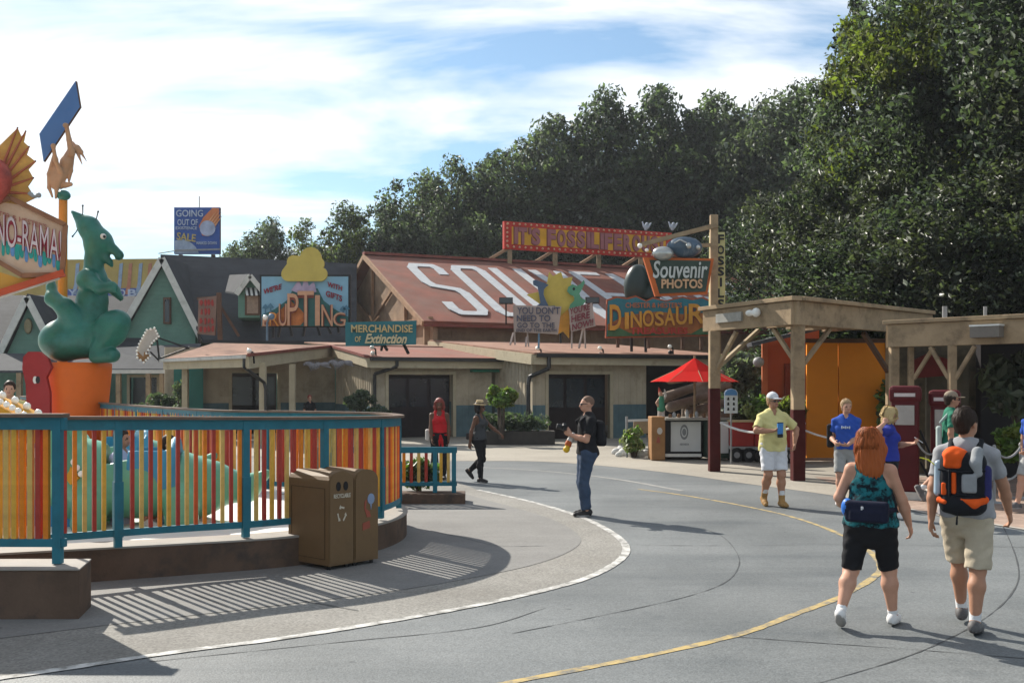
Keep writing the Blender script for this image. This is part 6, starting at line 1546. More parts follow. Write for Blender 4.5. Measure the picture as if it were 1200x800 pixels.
# ------------------------------------------------------------------ retro fuel pumps
m_pump = M('pump_red', (.080, .007, .009), .5, .2, 2, spec=.2); m_face = M('pump_face', (.34, .30, .27), .5, .15, 4)
def pump(px0, px1, ptop, Y, label):
    X = kx((px0 + px1) / 2, Y); w_ = (px1 - px0) / FPX * Y; h_ = at(0, ptop, Y).z
    t = thing('fuel_pump', label, 'fuel pump', (X, Y, 0), 'retro fuel pumps under the pergola'); an = -.42
    MB().box((X, Y, .07), (w_ * 1.15, .5, .14), M('pump_plinth', (.5, .48, .44), .7), an).build('plinth', None, t)
    MB().box((X, Y, .14 + (h_ - .3) / 2 * .98), (w_ * .78, .40, (h_ - .3) * .98), m_pump, an).build('cabinet', m_pump, t, bevel=.03)
    MB().box((X, Y, h_ - .19), (w_ * .92, .46, .30), m_pump, an).build('head', m_pump, t, bevel=.07)
    d = Vector((math.sin(an), -math.cos(an), 0)) * .205
    e_ = Vector((math.cos(an), math.sin(an), 0))
    MB().box((X + d.x, Y + d.y, h_ - .55), (w_ * .55, .02, .34), m_face, an).build('dial', m_face, t, bevel=.006)
    MB().box((X + d.x * 1.16, Y + d.y * 1.16, h_ - .2), (w_ * .6, .015, .06), M('pump_chrome', (.5, .42, .4), .3), an).build('trim', None, t)
    hs = MB(); a = Vector((X, Y, 1.2)) + e_ * w_ * .42; hs.path([a, a + Vector((.15, -.12, -.45)), a + Vector((.1, -.1, -.8)), a + Vector((0, -.02, -.55))], .02, 6, m_black); hs.build('hose', m_black, t)
pump(1042, 1080, 449, 17.9, 'dark red retro fuel pump left of the two, behind the blonde woman')
pump(1088, 1126, 454, 17.9, 'dark red retro fuel pump behind the green shirted man')
# stanchions with rope at the right
SX = [(1124, 16.9), (1165, 17.2), (1196, 17.9), (1150, 18.6), (1092, 17.0)]
for i, (px_, Y) in enumerate(SX[:4]):
    s_ = MB(); X = kx(px_, Y); s_.lathe((X, Y, 0), [(.14, 0), (.14, .02), (.03, .04), (.024, .06), (.024, .92), (.035, .94), (.02, .98), (.001, .99)], 12, m_grey)
    s_.solo('rope_stanchion', m_grey, ('grey rope stanchion left of the backpack man head', 'grey rope stanchion right of the backpack man', 'grey rope stanchion at the right edge by the green bush', 'grey rope stanchion farther back in the dark doorway')[i], 'stanchion', 'grey stanchions by the pumps')
def pz_(i, z): return (kx(*SX[i]), SX[i][1], z)
rope('grey upper rope slung between the stanchions by the dark doorway', [pz_(0, .9), pz_(1, .9), pz_(2, .9)], .02, m_grey, .16); rope('grey lower rope slung between the stanchions by the dark doorway', [pz_(0, .5), pz_(1, .5), pz_(2, .5)], .018, m_grey, .14)
rope('grey rope hanging from the left fuel pump to the right one', [(kx(1075, 17.6), 17.6, 1.0), (kx(1098, 17.6), 17.6, .85)], .018, m_grey, .12)

# ------------------------------------------------------------------ planting
bush('topiary_tree', 'dark flat topped round topiary tree between the left porch and the middle door', 'topiary', 421, 35.5, .0, .62, .6, .40, 2600, .07, [lf_oak, lf_dark], 21, .6, 1.05)
bush('round_bush', 'dark rounded bush under the flat topped topiary', 'bush', 438, 35.0, .3, .62, .6, .55, 2200, .07, [lf_dark, lf_oak], 22, .7)
bush('topiary_tree', 'sunlit bright green round topiary tree in front of the annex corner', 'topiary', 588, 33.5, .2, .56, .55, .46, 3000, .07, [lf_bright, lf_lime], 23, .6, .95)
hd = thing('hedge_planter', 'dark low planter with clipped hedge below the bright topiary', 'planter', (kx(600, 34), 34, 0))
MB().box((kx(604, 34), 34.2, .22), (2.6, 1.0, .44), M('planter_dark', (.05, .045, .04), .8, .2, 3)).build('planter', None, hd)
rng_ = np.random.default_rng(31); V, F, ci = crown_arrays(rng_, [[kx(604, 34) + rng_.uniform(-1.1, 1.1) - hd.location.x, .2 + rng_.uniform(-.3, .3), .62 + rng_.uniform(-.1, .25)] for _ in range(30)], [.32] * 30, 2600, .07); obj_from('hedge', fast_mesh('hedge', V, F, [lf_dark], None, False), hd)
bush('low_bush', 'green low bush on the porch edge beside the dark windows', 'bush', 168, 40, .6, .55, .5, .35, 1200, .08, [lf_oak, lf_bright], 24, .8)
bush('low_bush', 'larger dark green bush between the two left porch posts', 'bush', 190, 39.5, .5, .85, .6, .62, 2000, .08, [lf_dark, lf_oak], 25, .7)
bush('climbing_plant', 'thin climbing plant trained up by the left porch post', 'plant', 212, 38.3, .5, .25, .25, .95, 800, .07, [lf_oak, lf_oak2], 26, .5)
bush('variegated_shrub', 'pale yellow green shrub behind the yellow shirted man', 'shrub', 895, 27.2, .9, .55, .5, .42, 1500, .09, [lf_var, lf_bright], 27, .6)
bush('variegated_shrub', 'pale yellow green shrub left of the right pergola post', 'shrub', 925, 27.0, .9, .62, .5, .42, 1500, .09, [lf_var, lf_lime], 28, .6)
bush('drooping_shrub', 'feathery grey green shrub hanging behind the left pergola post', 'shrub', 868, 29.5, 1.6, .75, .7, .75, 4000, .085, [lf_grey, lf_oak2], 29, .5)
bush('dark_hedge', 'black green shrubs filling the gap between kiosk and red shed', 'hedge', 880, 31, 0, 1.3, .9, 1.3, 5000, .10, [lf_dark], 30, 1)
bush('bright_bush', 'bright green bush at the right edge behind the rope stanchions', 'bush', 1196, 18.6, .55, .55, .5, .36, 2200, .07, [lf_bright, lf_lime], 33, .7)
bush('broad_leaved_plant', 'glossy dark plant with broad shining leaves at the right edge', 'plant', 1192, 19.6, 1.2, .7, .6, .75, 900, .16, [lf_gloss, lf_dark], 34, .8)
bush('low_bush', 'dark leafy plants behind the small low fence', 'bush', 492, 17.8, .15, .5, .25, .30, 1300, .06, [lf_dark, lf_bright], 35, .8)
bush('orange_gate_weed', 'thin green plant showing right of the orange gate', 'plant', 1040, 26.3, .6, .22, .2, .9, 500, .09, [lf_bright, lf_oak], 36, .5)
# ------------------------------------------------------------------ people
SKIN = M('skin_fair', (.46, .25, .17), .55, .10, 6); SKIN_T = M('skin_tanned', (.36, .185, .115), .55, .10, 6); SKIN_D = M('skin_dark', (.12, .058, .036), .5, .10, 6)
m_eye = M('eye_dark', (.02, .015, .012), .3); m_lip = M('lip', (.30, .11, .085), .5); m_shades = M('sunglass', (.012, .012, .014), .15, .1, 5, spec=.7)
def cloth(name, col, var=.14, wear=None): return M(name, col, .85, var, 5, bump=.35, bscale=14, spec=.15, wear=wear)
m_sole = M('sole_rubber', (.30, .29, .28), .7)

def ik(a, b, l1, l2, pole):
    a, b, pole = Vector(a), Vector(b), Vector(pole); d = b - a; L = d.length
    if L > (l1 + l2) * .995: b = a + d * ((l1 + l2) * .995 / L); d = b - a; L = d.length
    x = d.normalized(); p = (pole - x * pole.dot(x)).normalized()
    ca = (l1 * l1 + L * L - l2 * l2) / (2 * l1 * L); ca = max(-1, min(1, ca))
    return a + x * (l1 * ca) + p * (l1 * math.sqrt(1 - ca * ca)), b

def person(label, X, Y, yaw, H, h, skin, ankL, ankR, wrL, wrR, top, bottom, shoes, hair, hat=None, lean=0, hyaw=0, hpitch=0, bulk=1.0, belly=0.0, female=False,
           toeL=0, toeR=0, poleL=(.5, .6, -.4), poleR=(-.5, .6, -.4), curl=28, palmL=None, palmR=None, glasses=False, socks=None, turn=0, seated=None, hand_dL=None, hand_dR=None, z=0.0, kneeL=(0, -1, .1), kneeR=(0, -1, .1), strands=0):
    """one figure, forward = -Y in its own frame, left = +X; lengths for a 1.75 m figure, scaled to H"""
    s = H / 1.75
    root = thing('person', label, 'person', (X, Y, z), None, R(yaw))
    pel = Vector((0, 0, .962 if seated is None else seated))
    Tm = Matrix.Rotation(R(turn), 3, 'Z') @ Matrix.Rotation(R(lean), 3, 'X')
    dz = pel.z - .95
    def T(p): return pel + Tm @ (Vector(p) + Vector((0, 0, dz)) - pel)
    bw = bulk
    hipw = .098 * (1.04 if female else 1.0) * (0.9 + .1 * bw)
    hips = {1: Vector((hipw, 0, pel.z - .03)), -1: Vector((-hipw, 0, pel.z - .03))}
    shw = (.160 if female else .180) * (.85 + .15 * bw)
    sh = {1: T((shw, .01, 1.395)), -1: T((-shw, .01, 1.395))}
    ank = {1: Vector(ankL), -1: Vector(ankR)}; wr = {1: Vector(wrL), -1: Vector(wrR)}
    kn = {}; el = {}
    for sd, kp in ((1, kneeL), (-1, kneeR)): kn[sd], ank[sd] = ik(hips[sd], ank[sd], .435, .42, kp)
    for sd, pl in ((1, poleL), (-1, poleR)): el[sd], wr[sd] = ik(sh[sd], wr[sd], .285, .255, pl)
    b = Blob()
    def SQ(m=None): return (tuple(Tm @ Vector((0, 1, 0))), .70 + .10 * (bw - 1) + .3 * belly)
    thick = 1 + (bw - 1) * .9
    rw = {'hip': (.168 if female else .158) * thick, 'waist': (.128 if female else .146) * thick, 'chest': (.152 if female else .168) * (1 + (bw - 1) * .6), 'up': (.118 if female else .140) * (1 + (bw - 1) * .4)}
    def torso(q, g, m=0, low=.90, k=.05):
        q.cone(T((0, 0, low)), T((0, 0, 1.0)), rw['hip'] + g, rw['hip'] * .97 + g, k, m, None, SQ()); q.cone(T((0, 0, 1.0)), T((0, -.005, 1.13)), rw['hip'] * .95 + g, rw['waist'] + g, k, m, None, SQ())
        q.cone(T((0, -.005, 1.13)), T((0, 0, 1.29)), rw['waist'] + g, rw['chest'] + g, k, m, None, SQ()); q.cone(T((0, 0, 1.29)), T((0, .01, 1.39)), rw['chest'] + g, rw['up'] + g, k, m, None, SQ())
        q.cone(sh[1], sh[-1], .046 * thick + g * .6, None, .04, m)
        q.cone(T((.045, .02, 1.425)), sh[1], .060 + g, .048 + g * .5, .04, m); q.cone(T((-.045, .02, 1.425)), sh[-1], .060 + g, .048 + g * .5, .04, m)
        if belly: q.ell(T((0, -.05, 1.10)), (rw['waist'] * .95 + g, rw['waist'] * .8 + belly * .5 + g, .16 + g), None, .08, m)
        if female:
            for sd in (-1, 1): q.ell(T((sd * .072, -.095, 1.285)), (.068 + g, .062 + g, .068 + g), None, .04, m)
        if not female or bw > 1.1:
            pass
        for sd in (-1, 1): q.ell(Vector((sd * .075, .07, pel.z - .02)), (.095 * thick + g, .085 * thick + g, .10 + g), None, .05, m)
    torso(b, -.012)
    # neck and head
    nb = T((0, .012, 1.45)); HR = Tm @ Matrix.Rotation(R(hyaw), 3, 'Z') @ Matrix.Rotation(R(hpitch), 3, 'X')
    npv = T((0, .0, 1.53))
    def Hd(x, y, zz_): return npv + HR @ Vector((x, y, zz_ - 1.53))
    b.cone(nb, Hd(0, 0, 1.60), .058 * (.85 if female else 1), .052 * (.9 if female else 1), .03)
    b.ell(Hd(0, .012, 1.668), (.076, .094, .088), HR, .02); b.ell(Hd(0, -.035, 1.625), (.062, .066, .088), HR, .03); b.ell(Hd(0, -.06, 1.572), (.040, .038, .030), HR, .03)
    b.cone(Hd(0, -.098, 1.640), Hd(0, -.116, 1.612), .011, .014, .012); b.ell(Hd(0, -.085, 1.655), (.045, .018, .012), HR, .015)
    for sd in (-1, 1):
        b.ell(Hd(sd * .077, .005, 1.632), (.010, .022, .033), HR, .008)
        if not glasses: b.ell(Hd(sd * .030, -.094, 1.642), (.013, .008, .008), HR, .004, 1)
    b.ell(Hd(0, -.096, 1.585), (.024, .010, .009), HR, .004, 2)
    # limbs
    for sd in (-1, 1):
        lk = thick
        b.cone(hips[sd], kn[sd], .088 * lk, .056 * lk, .03); b.ell(kn[sd], .056 * lk, None, .02)
        cd = (ank[sd] - kn[sd]); back = Vector((0, .022, 0)); c1 = kn[sd] + cd * .32 + back
        b.cone(kn[sd], c1, .050 * lk, .060 * lk, .03); b.cone(c1, ank[sd], .058 * lk, .036, .03)
        ua = 1 + (bw - 1) * .8
        b.cone(sh[sd], el[sd], (.046 if female else .052) * ua, (.038 if female else .042) * ua, .03); b.cone(el[sd], el[sd].lerp(wr[sd], .35), .040 * ua, .042 * ua, .02); b.cone(el[sd].lerp(wr[sd], .35), wr[sd], .042 * ua, .027, .02)
        # hand: palm, four fingers, thumb
        d = Vector(hand_dL if sd == 1 else hand_dR) if (hand_dL if sd == 1 else hand_dR) else (wr[sd] - el[sd]); d.normalize()
        n_ = Vector((palmL if sd == 1 else palmR) or (-sd, 0, 0)); n_ = (n_ - d * n_.dot(d)).normalized(); t_ = d.cross(n_) * (1 if sd == 1 else -1)
        fwd = t_ if t_.dot(Vector((0, -1, .2))) > 0 else -t_
        w0 = wr[sd]
        RM = Matrix((fwd, d, n_)).transposed()
        b.ell(w0 + d * .05, (.042, .058, .019), RM, .015)
        for i, (o_, ln) in enumerate(((.031, .068), (.011, .078), (-.010, .072), (-.030, .056))):
            c1_ = R(curl + 5 * i); k0 = w0 + d * .095 + fwd * o_; d1 = d * math.cos(c1_) + n_ * math.sin(c1_); d2 = d * math.cos(c1_ * 2.1) + n_ * math.sin(c1_ * 2.1)
            b.cone(k0 - d * .02, k0 + d1 * ln * .55, .0105, .010, .006); b.cone(k0 + d1 * ln * .55, k0 + d1 * ln * .55 + d2 * ln * .5, .0098, .0082, .004)
        tb = w0 + d * .03 + fwd * .034; td_ = (d * .75 + fwd * .55 + n_ * .35).normalized(); b.cone(tb - fwd * .01, tb + td_ * .04, .014, .011, .01); b.cone(tb + td_ * .04, tb + td_ * .04 + (d * .9 + fwd * .15 + n_ * .4).normalized() * .032, .0108, .0088, .004)
    fdir = {}
    for sd, toe in ((1, toeL), (-1, toeR)):
        fd_ = Vector((0, -math.cos(R(toe)), -math.sin(R(toe)))); up_ = Vector((0, -math.sin(R(toe)), math.cos(R(toe)))); out = Vector((sd * .10, 0, 0)); fd_ = (fd_ + out).normalized(); fdir[sd] = (fd_, up_)
        a = ank[sd]; b.cone(a, a + fd_ * .12 - up_ * .045, .036, .030, .02); b.cone(a, a - fd_ * .04 - up_ * .04, .034, .030, .02)
    obj_from('body', b.mesh('body', h, [skin, m_eye, m_lip], scale=s), root)
    # footwear
    smat, boot = shoes[0], (shoes[1] if len(shoes) > 1 else False)
    for sd in (-1, 1):
        fd_, up_ = fdir[sd]; a = ank[sd]; q = Blob(); rt = up_.cross(fd_) ; RM = Matrix((fd_.cross(up_), fd_, up_)).transposed()
        q.cone(a - fd_ * .045 - up_ * .042, a + fd_ * .10 - up_ * .046, .043, .045, .02, 0); q.cone(a + fd_ * .10 - up_ * .046, a + fd_ * .165 - up_ * .052, .044, .036, .02, 0); q.cone(a - fd_ * .02 - up_ * .02, a + fd_ * .03 - up_ * .01, .044, .042, .03, 0)
        if boot: q.cone(a - up_ * .01, a + (kn[sd] - a).normalized() * .10, .047, .052, .02, 0, 'b')
        q.box(a + fd_ * .06 - up_ * .115, (.12, .2, .04), .002, RM, .004, 0, -1)
        q.ell(a + fd_ * .058 - up_ * .068, (.047, .142, .020), RM, .004, 1)
        obj_from('shoe', q.mesh('shoe', min(h, .0085), [smat, shoes[2] if len(shoes) > 2 else m_sole], scale=s), root)
        if socks:
            q = Blob(); q.cone(a - (kn[sd] - a).normalized() * .01, a + (kn[sd] - a).normalized() * socks[1], .042, .046, .005, 0, 'b'); obj_from('sock', q.mesh('sock', min(h, .0085), [socks[0]], scale=s), root)
    # lower garment
    q = Blob(); mt, kind, hem = bottom[:3]
    q.cone((0, 0, pel.z - .05), (0, 0, pel.z + .07), rw['hip'] + .016, rw['hip'] * .97 + .014, .04, 0, 'b', ((0, 1, 0), SQ()[1]))
    for sd in (-1, 1):
        q.ell(Vector((sd * .075, .072, pel.z - .03)), (.099 * thick, .088 * thick, .105), None, .05)
        a0 = hips[sd]; kk = kn[sd]
        if kind == 'shorts':
            e = a0.lerp(kk, hem); q.cone(a0 + Vector((0, 0, .02)), e, .104 * thick, (.092 if not female else .080) * (1 + (bw - 1) * .6), .02, 0, 'b')
        else:
            tight = bottom[3] if len(bottom) > 3 else 0
            q.cone(a0, kk, (.112 - .014 * tight) * thick, (.076 - .012 * tight) * thick, .035); q.cone(kk, ank[sd] + (kk - ank[sd]) * (.06 + .05 * tight), (.076 - .013 * tight) * thick, (.074 - .030 * tight), .03, 0, 'b')
            c1_ = kk + (ank[sd] - kk) * .32 + Vector((0, .022, 0)); q.cone(kk, c1_, .062 * thick, .071 * thick, .03); q.cone(c1_, ank[sd] + (kk - ank[sd]) * .12, .070 * thick, .050, .03)
            if tight: q.cone(kk, kk + (ank[sd] - kk) * .35 + Vector((0, .02, 0)), .06 * thick, .064 * thick, .03)
    w = lambda x, y, z_: .0050 * np.sin(x * 34 + z_ * 27) * np.sin(z_ * 19 + y * 31) + .002 * np.sin(z_ * 70 + x * 45)
    obj_from('shorts' if kind == 'shorts' else 'trousers', q.mesh('legwear', max(h, .009), [mt], w, scale=s), root)
    # upper garment
    q = Blob(); mt, kind, hem = top[:3]
    torso(q, .012, 0, max(hem + .08, .92) - 0)
    q.cone(T((0, 0, 1.08)), T((0, 0, hem)), rw['waist'] + .024, rw['hip'] + .040, .05, 0, 'b', SQ())
    if kind == 'tee':
        for sd in (-1, 1): q.cone(sh[sd], sh[sd].lerp(el[sd], top[3] if len(top) > 3 else .62), .056 * (1 + (bw - 1) * .8), .062 * (1 + (bw - 1) * .8), .025, 0, 'b')
        q.cone(T((0, .012, 1.44)), T((0, .006, 1.495)), .078, .066, .02, 0, 'b')
        q.cone(T((0, -.07, 1.50)), T((0, -.10, 1.44)), .045, .02, .01, 0, None, None, -1)
        q.box(T((0, 0, hem - .12)), (.5, .5, .12), .005, Tm, .006, 0, -1)
    else:
        q.box(T((0, 0, hem - .12)), (.5, .5, .12), .005, Tm, .006, 0, -1)
        for sd in (-1, 1):
            q.ell(T((sd * (shw + .03), 0, 1.39)), (.085, .14, .15), None, .03, 0, -1)
        q.ell(T((0, -.10, 1.47)), (.075, .09, .09), None, .03, 0, -1); q.ell(T((0, .10, 1.49)), (.06, .06, .06), None, .03, 0, -1)
        for sd in (-1, 1): q.chain([T((sd * .085, -.085, 1.36)), T((sd * .088, -.02, 1.47)), T((sd * .085, .06, 1.42))], [.022, .02, .022], .02)
    w = lambda x, y, z_: .0055 * np.sin(x * 27 + z_ * 22) * np.sin(z_ * 17 + y * 25 + 1) + .0022 * np.sin(z_ * 64 + x * 51 + y * 20)
    tname = {'tee': 'shirt', 'tank': 'tank_top'}[kind]
    obj_from(tname, q.mesh(tname, max(h, .009), [mt], w, scale=s), root)
    # hair, hat, glasses
    if hair:
        hm, style = hair; q = Blob()
        g = .006 if style == 'stubble' else .016
        if style == 'short': q.ell(Hd(0, .016, 1.68), (.080 + g * .6, .098 + g * .6, .088 + g), HR, .01); q.box(Hd(0, -.115, 1.60), (.1, .06, .105), .02, HR, .02, 0, -1); q.box(Hd(0, -.02, 1.56), (.12, .075, .06), .02, HR, .02, 0, -1); q.ell(Hd(0, .06, 1.60), (.062, .045, .05), HR, .03); q.box(Hd(0, .05, 1.52), (.2, .2, .03), .01, HR, .02, 0, -1)
        elif style == 'stubble': q.ell(Hd(0, .014, 1.672), (.0785, .0965, .090), HR, .01); q.box(Hd(0, -.10, 1.60), (.12, .055, .10), .02, HR, .01, 0, -1); q.box(Hd(0, 0, 1.55), (.2, .2, .075), .01, HR, .01, 0, -1)
        elif style == 'long':
            q.ell(Hd(0, .02, 1.685), (.094, .112, .094), HR, .02); q.ell(Hd(0, .055, 1.60), (.105, .085, .13), HR, .05); q.ell(T((0, .085, 1.48)), (.118, .062, .13), Tm, .06); q.ell(T((-.03, .10, 1.40)), (.085, .045, .09), Tm, .05)
            for sd in (-1, 1): q.chain([Hd(sd * .08, -.01, 1.66), Hd(sd * .10, .0, 1.58), T((sd * .10, .03, 1.47))], [.03, .034, .022], .04)
            q.box(Hd(0, -.13, 1.59), (.062, .075, .105), .02, HR, .02, 0, -1)
        elif style == 'bob':
            q.ell(Hd(0, .018, 1.685), (.092, .108, .092), HR, .02); q.ell(Hd(0, .05, 1.60), (.098, .07, .10), HR, .05)
            for sd in (-1, 1): q.chain([Hd(sd * .08, 0, 1.67), Hd(sd * .088, .0, 1.57), Hd(sd * .082, .0, 1.50)], [.03, .035, .026], .03)
            q.box(Hd(0, -.125, 1.60), (.066, .095, .085), .02, HR, .02, 0, -1)
        elif style == 'tail':
            q.ell(Hd(0, .018, 1.682), (.084, .104, .090), HR, .02); q.box(Hd(0, -.12, 1.59), (.1, .06, .10), .02, HR, .02, 0, -1); q.ell(Hd(0, .07, 1.62), (.07, .06, .08), HR, .04); q.chain([Hd(0, .10, 1.66), Hd(0, .14, 1.60), T((0, .12, 1.46))], [.035, .045, .02], .03); q.box(Hd(0, -.03, 1.55), (.12, .08, .06), .02, HR, .02, 0, -1)
        amp = {'short': .003, 'stubble': 0, 'long': .006, 'bob': .005, 'tail': .004}[style]
        dsp = (lambda x, y, z_: amp * np.sin(np.arctan2(y - .02, x) * 26 + z_ * 9) + amp * .6 * np.sin(x * 120 + z_ * 35) * np.sin(y * 90)) if amp else None
        obj_from('hair', q.mesh('hair', min(h, .009), [hm], dsp, scale=s), root)
        if strands:
            rg = np.random.default_rng(strands); m = MB(); long = style in ('long', 'bob')
            zend = {'long': 1.41, 'bob': 1.50}.get(style, 1.58)
            for _ in range(1300 if style == 'long' else 700):
                th = rg.uniform(R(-215 if long else -250), R(35 if long else 70)); th += R(180)
                sx, sy = math.sin(th), math.cos(th)
                if long:
                    ze = zend + rg.uniform(-.05, .07); z0 = 1.785 - .10 * rg.random(); n_ = 13; ph = rg.uniform(0, 6.28); am = rg.uniform(.003, .013); lay = rg.uniform(-.004, .026); pts_ = []
                    for q_ in range(n_):
                        f = q_ / (n_ - 1); zc_ = z0 + (ze - z0) * f
                        rr_ = .103 * math.sqrt(max(0, 1 - ((zc_ - 1.69) / .105) ** 2)) if zc_ > 1.69 else .103 + .020 * math.sin(min(1, (1.69 - zc_) / .14) * 1.57) - .05 * max(0, (1.53 - zc_) / .12) ** 1.3
                        rr_ += lay + am * math.sin(ph + f * 13)
                        p_ = (rr_ * sx * .95 + .004 * math.sin(ph * 3 + f * 7), .03 + rr_ * -sy * (1 if zc_ > 1.6 else .72) * .98, zc_)
                        pts_.append(Hd(*p_) if zc_ > 1.55 else Hd(p_[0], p_[1], 1.55).lerp(T(p_), min(1, (1.55 - zc_) / .08)))
                else:
                    el_ = rg.uniform(.0, 1.5) if rg.random() < .7 else rg.uniform(-.5, .2); nr = Vector((math.cos(el_) * sx, -math.cos(el_) * sy, math.sin(el_)))
                    if nr.y < -.45 and nr.z < .45: continue
                    if abs(nr.x) > .75 and nr.z < -.1: continue
                    b0_ = Vector((nr.x * .087, .016 + nr.y * .105, 1.678 + nr.z * .1015)); fl_ = (Vector((0, .35, -.9)) - nr * nr.dot(Vector((0, .35, -.9)))).normalized() + nr * rg.uniform(.0, .10) + Vector((rg.normal() * .12, rg.normal() * .12, 0))
                    pts_ = [Hd(*(b0_ + fl_ * (.036 * k_ / 2) - nr * (.004 * (k_ == 2)))) for k_ in range(3)]
                w_ = rg.uniform(.0022, .0045)
                for k_ in range(len(pts_)):
                    pass
                vs = []
                for k_, p_ in enumerate(pts_):
                    d_ = (pts_[min(k_ + 1, len(pts_) - 1)] - pts_[max(k_ - 1, 0)]).normalized(); o_ = (p_ - Hd(0, .03, p_.z - npv.z + 1.53)); sd_ = d_.cross(o_).normalized() * w_ * (1 if k_ < len(pts_) - 1 else .3); vs += [(p_ - sd_) * s, (p_ + sd_) * s]
                m.add(vs, [(2 * k_, 2 * k_ + 1, 2 * k_ + 3, 2 * k_ + 2) for k_ in range(len(pts_) - 1)], hm, True)
            o_ = m.build('hair_strands', hm); o_.parent = root; o_['kind'] = 'stuff'
    if hat:
        kind, hm, hm2 = hat; q = Blob()
        if kind == 'cap':
            q.ell(Hd(0, .012, 1.70), (.088, .106, .092), HR, .01, 0); q.box(Hd(0, .0, 1.62), (.2, .2, .062), .004, HR, .006, 0, -1); q.ell(Hd(0, -.135, 1.683), (.072, .078, .010), HR, .012, 1); q.ell(Hd(0, 0.01, 1.792), .010, None, .006, 0)
        else:
            q.cone(Hd(0, .012, 1.70), Hd(0, .012, 1.80), .093, .078, .01, 0, 'b', (tuple(HR @ Vector((1, 0, 0))), .9)); q.ell(Hd(0, .005, 1.805), (.02, .06, .02), HR, .02, 0, -1); q.cone(Hd(0, .012, 1.705), Hd(0, .012, 1.735), .097, .096, .004, 1, 'ab', (tuple(HR @ Vector((1, 0, 0))), .9)); q.ell(Hd(0, .005, 1.70), (.125, .15, .010), HR, .012, 0)
        obj_from('cap' if kind == 'cap' else 'straw_hat', q.mesh('hat', min(h, .009), [hm, hm2], scale=s), root)
    if glasses:
        q = Blob()
        for sd in (-1, 1): q.ell(Hd(sd * .031, -.100, 1.643), (.026, .011, .018), HR, .004); q.cone(Hd(sd * .055, -.09, 1.648), Hd(sd * .08, .0, 1.645), .006, .005, .004)
        q.cone(Hd(-.02, -.108, 1.648), Hd(.02, -.108, 1.648), .005, .005, .004)
        obj_from('sunglasses', q.mesh('sunglasses', .006, [m_shades], scale=s), root)
    info = dict(root=root, s=s, wr=wr, el=el, sh=sh, T=T, Hd=Hd, kn=kn, ank=ank, pel=pel, Tm=Tm)
    info['W'] = lambda p: Vector((X, Y, z)) + Matrix.Rotation(R(yaw), 3, 'Z') @ (Vector(p) * s)
    return info
def carried(P, blob, name, h, mats, label, cat, disp=None, anchor=(0, 0, 0)):
    """something a person wears or holds: a thing of its own, in the person's frame"""
    me = blob.mesh(name, h, mats, disp, scale=P['s'])
    a = Vector(anchor) * P['s']
    co = np.empty(len(me.vertices) * 3, np.float32); me.vertices.foreach_get('co', co); co = co.reshape(-1, 3) - np.array(a, dtype=np.float32); me.vertices.foreach_set('co', co.ravel()); me.update()
    o = obj_from(name, me, None, P['W'](anchor), P['root'].rotation_euler.z); return tag(o, label, cat)

blk = cloth('cloth_black', (.014, .014, .016)); jean = cloth('denim', (.040, .062, .105), .25); red = cloth('cloth_red', (.42, .018, .022)); blu = cloth('cloth_blue', (.025, .075, .34)); blu2 = cloth('cloth_royal', (.022, .035, .23)); yel = cloth('cloth_pale_yellow', (.56, .50, .22)); wht = cloth('cloth_white', (.56, .56, .58))
grn = cloth('cloth_green', (.02, .135, .085)); kha = cloth('cloth_khaki', (.42, .36, .27)); gry = cloth('cloth_grey', (.27, .27, .28)); dgry = cloth('cloth_dark_grey', (.05, .052, .055)); ltgry = cloth('cloth_light_grey', (.30, .30, .29))
pat = cloth('cloth_teal_pattern', (.015, .13, .15), .5, wear=((.008, .012, .018), 16, .44, .56))
h_aub = M('hair_auburn', (.24, .062, .016), .5, .35, 14, spec=.5); h_brn = M('hair_brown', (.022, .012, .008), .75, .3, 14, spec=.2); h_bld = M('hair_blonde', (.48, .36, .18), .5, .25, 14, spec=.5); h_red = M('hair_dyed', (.20, .045, .035), .5, .3, 14); h_sal = M('hair_sandy', (.30, .20, .11), .5, .25, 14); h_stub = M('hair_stubble', (.16, .095, .065), .7, .2, 20)
s_wht = M('shoe_white', (.62, .61, .60), .6, .08, 6); s_blk = M('shoe_black', (.02, .018, .018), .5); s_tan = M('boot_tan', (.30, .17, .06), .7, .2, 6); s_dk = M('shoe_grey', (.10, .095, .095), .6, .4, 12); sock_w = cloth('sock_white', (.6, .6, .6)); m_straw = M('straw', (.48, .36, .20), .8, .15, 20)
fine = .0085; mid = .011

def strand_mat(name, c):
    m = leaf_mat(name, c, .08, .6, .5, .2); return m
h_aub = strand_mat('hair_auburn_strand', (.27, .070, .018)); h_brn = strand_mat('hair_brown_strand', (.030, .017, .011)); h_bld = strand_mat('hair_blonde_strand', (.50, .37, .18)); h_sal = strand_mat('hair_sandy_strand', (.30, .20, .11))
# photographer in black
P1 = person('man in black shirt and jeans standing in profile and holding a camera', 1.13, 15.55, -80, 1.80, mid, SKIN, (.09, -.03, .085), (-.10, .03, .085), (.05, -.25, 1.20), (-.06, -.24, 1.19), (blk, 'tee', .90, .72), (jean, 'pants', 1), (s_blk,), (h_stub, 'stubble'),
            hpitch=6, poleL=(.5, .5, -1), poleR=(-.5, .5, -1), palmL=(-1, 0, .5), palmR=(1, 0, .5), hand_dL=(-.2, -.55, .8), hand_dR=(.25, -.55, .8), curl=48, glasses=True, bulk=1.06, lean=-2)
q = Blob(); q.box((0, -.335, 1.31), (.065, .028, .045), .012, None, .01).cone((0, -.35, 1.31), (0, -.45, 1.33), .036, .04, .01, 0, 'b').box((0, -.335, 1.362), (.028, .022, .014), .006, None, .01)
carried(P1, q, 'photo_camera', .008, [m_black], 'black camera held up by the man in black', 'camera', None, (0, -.335, 1.26))
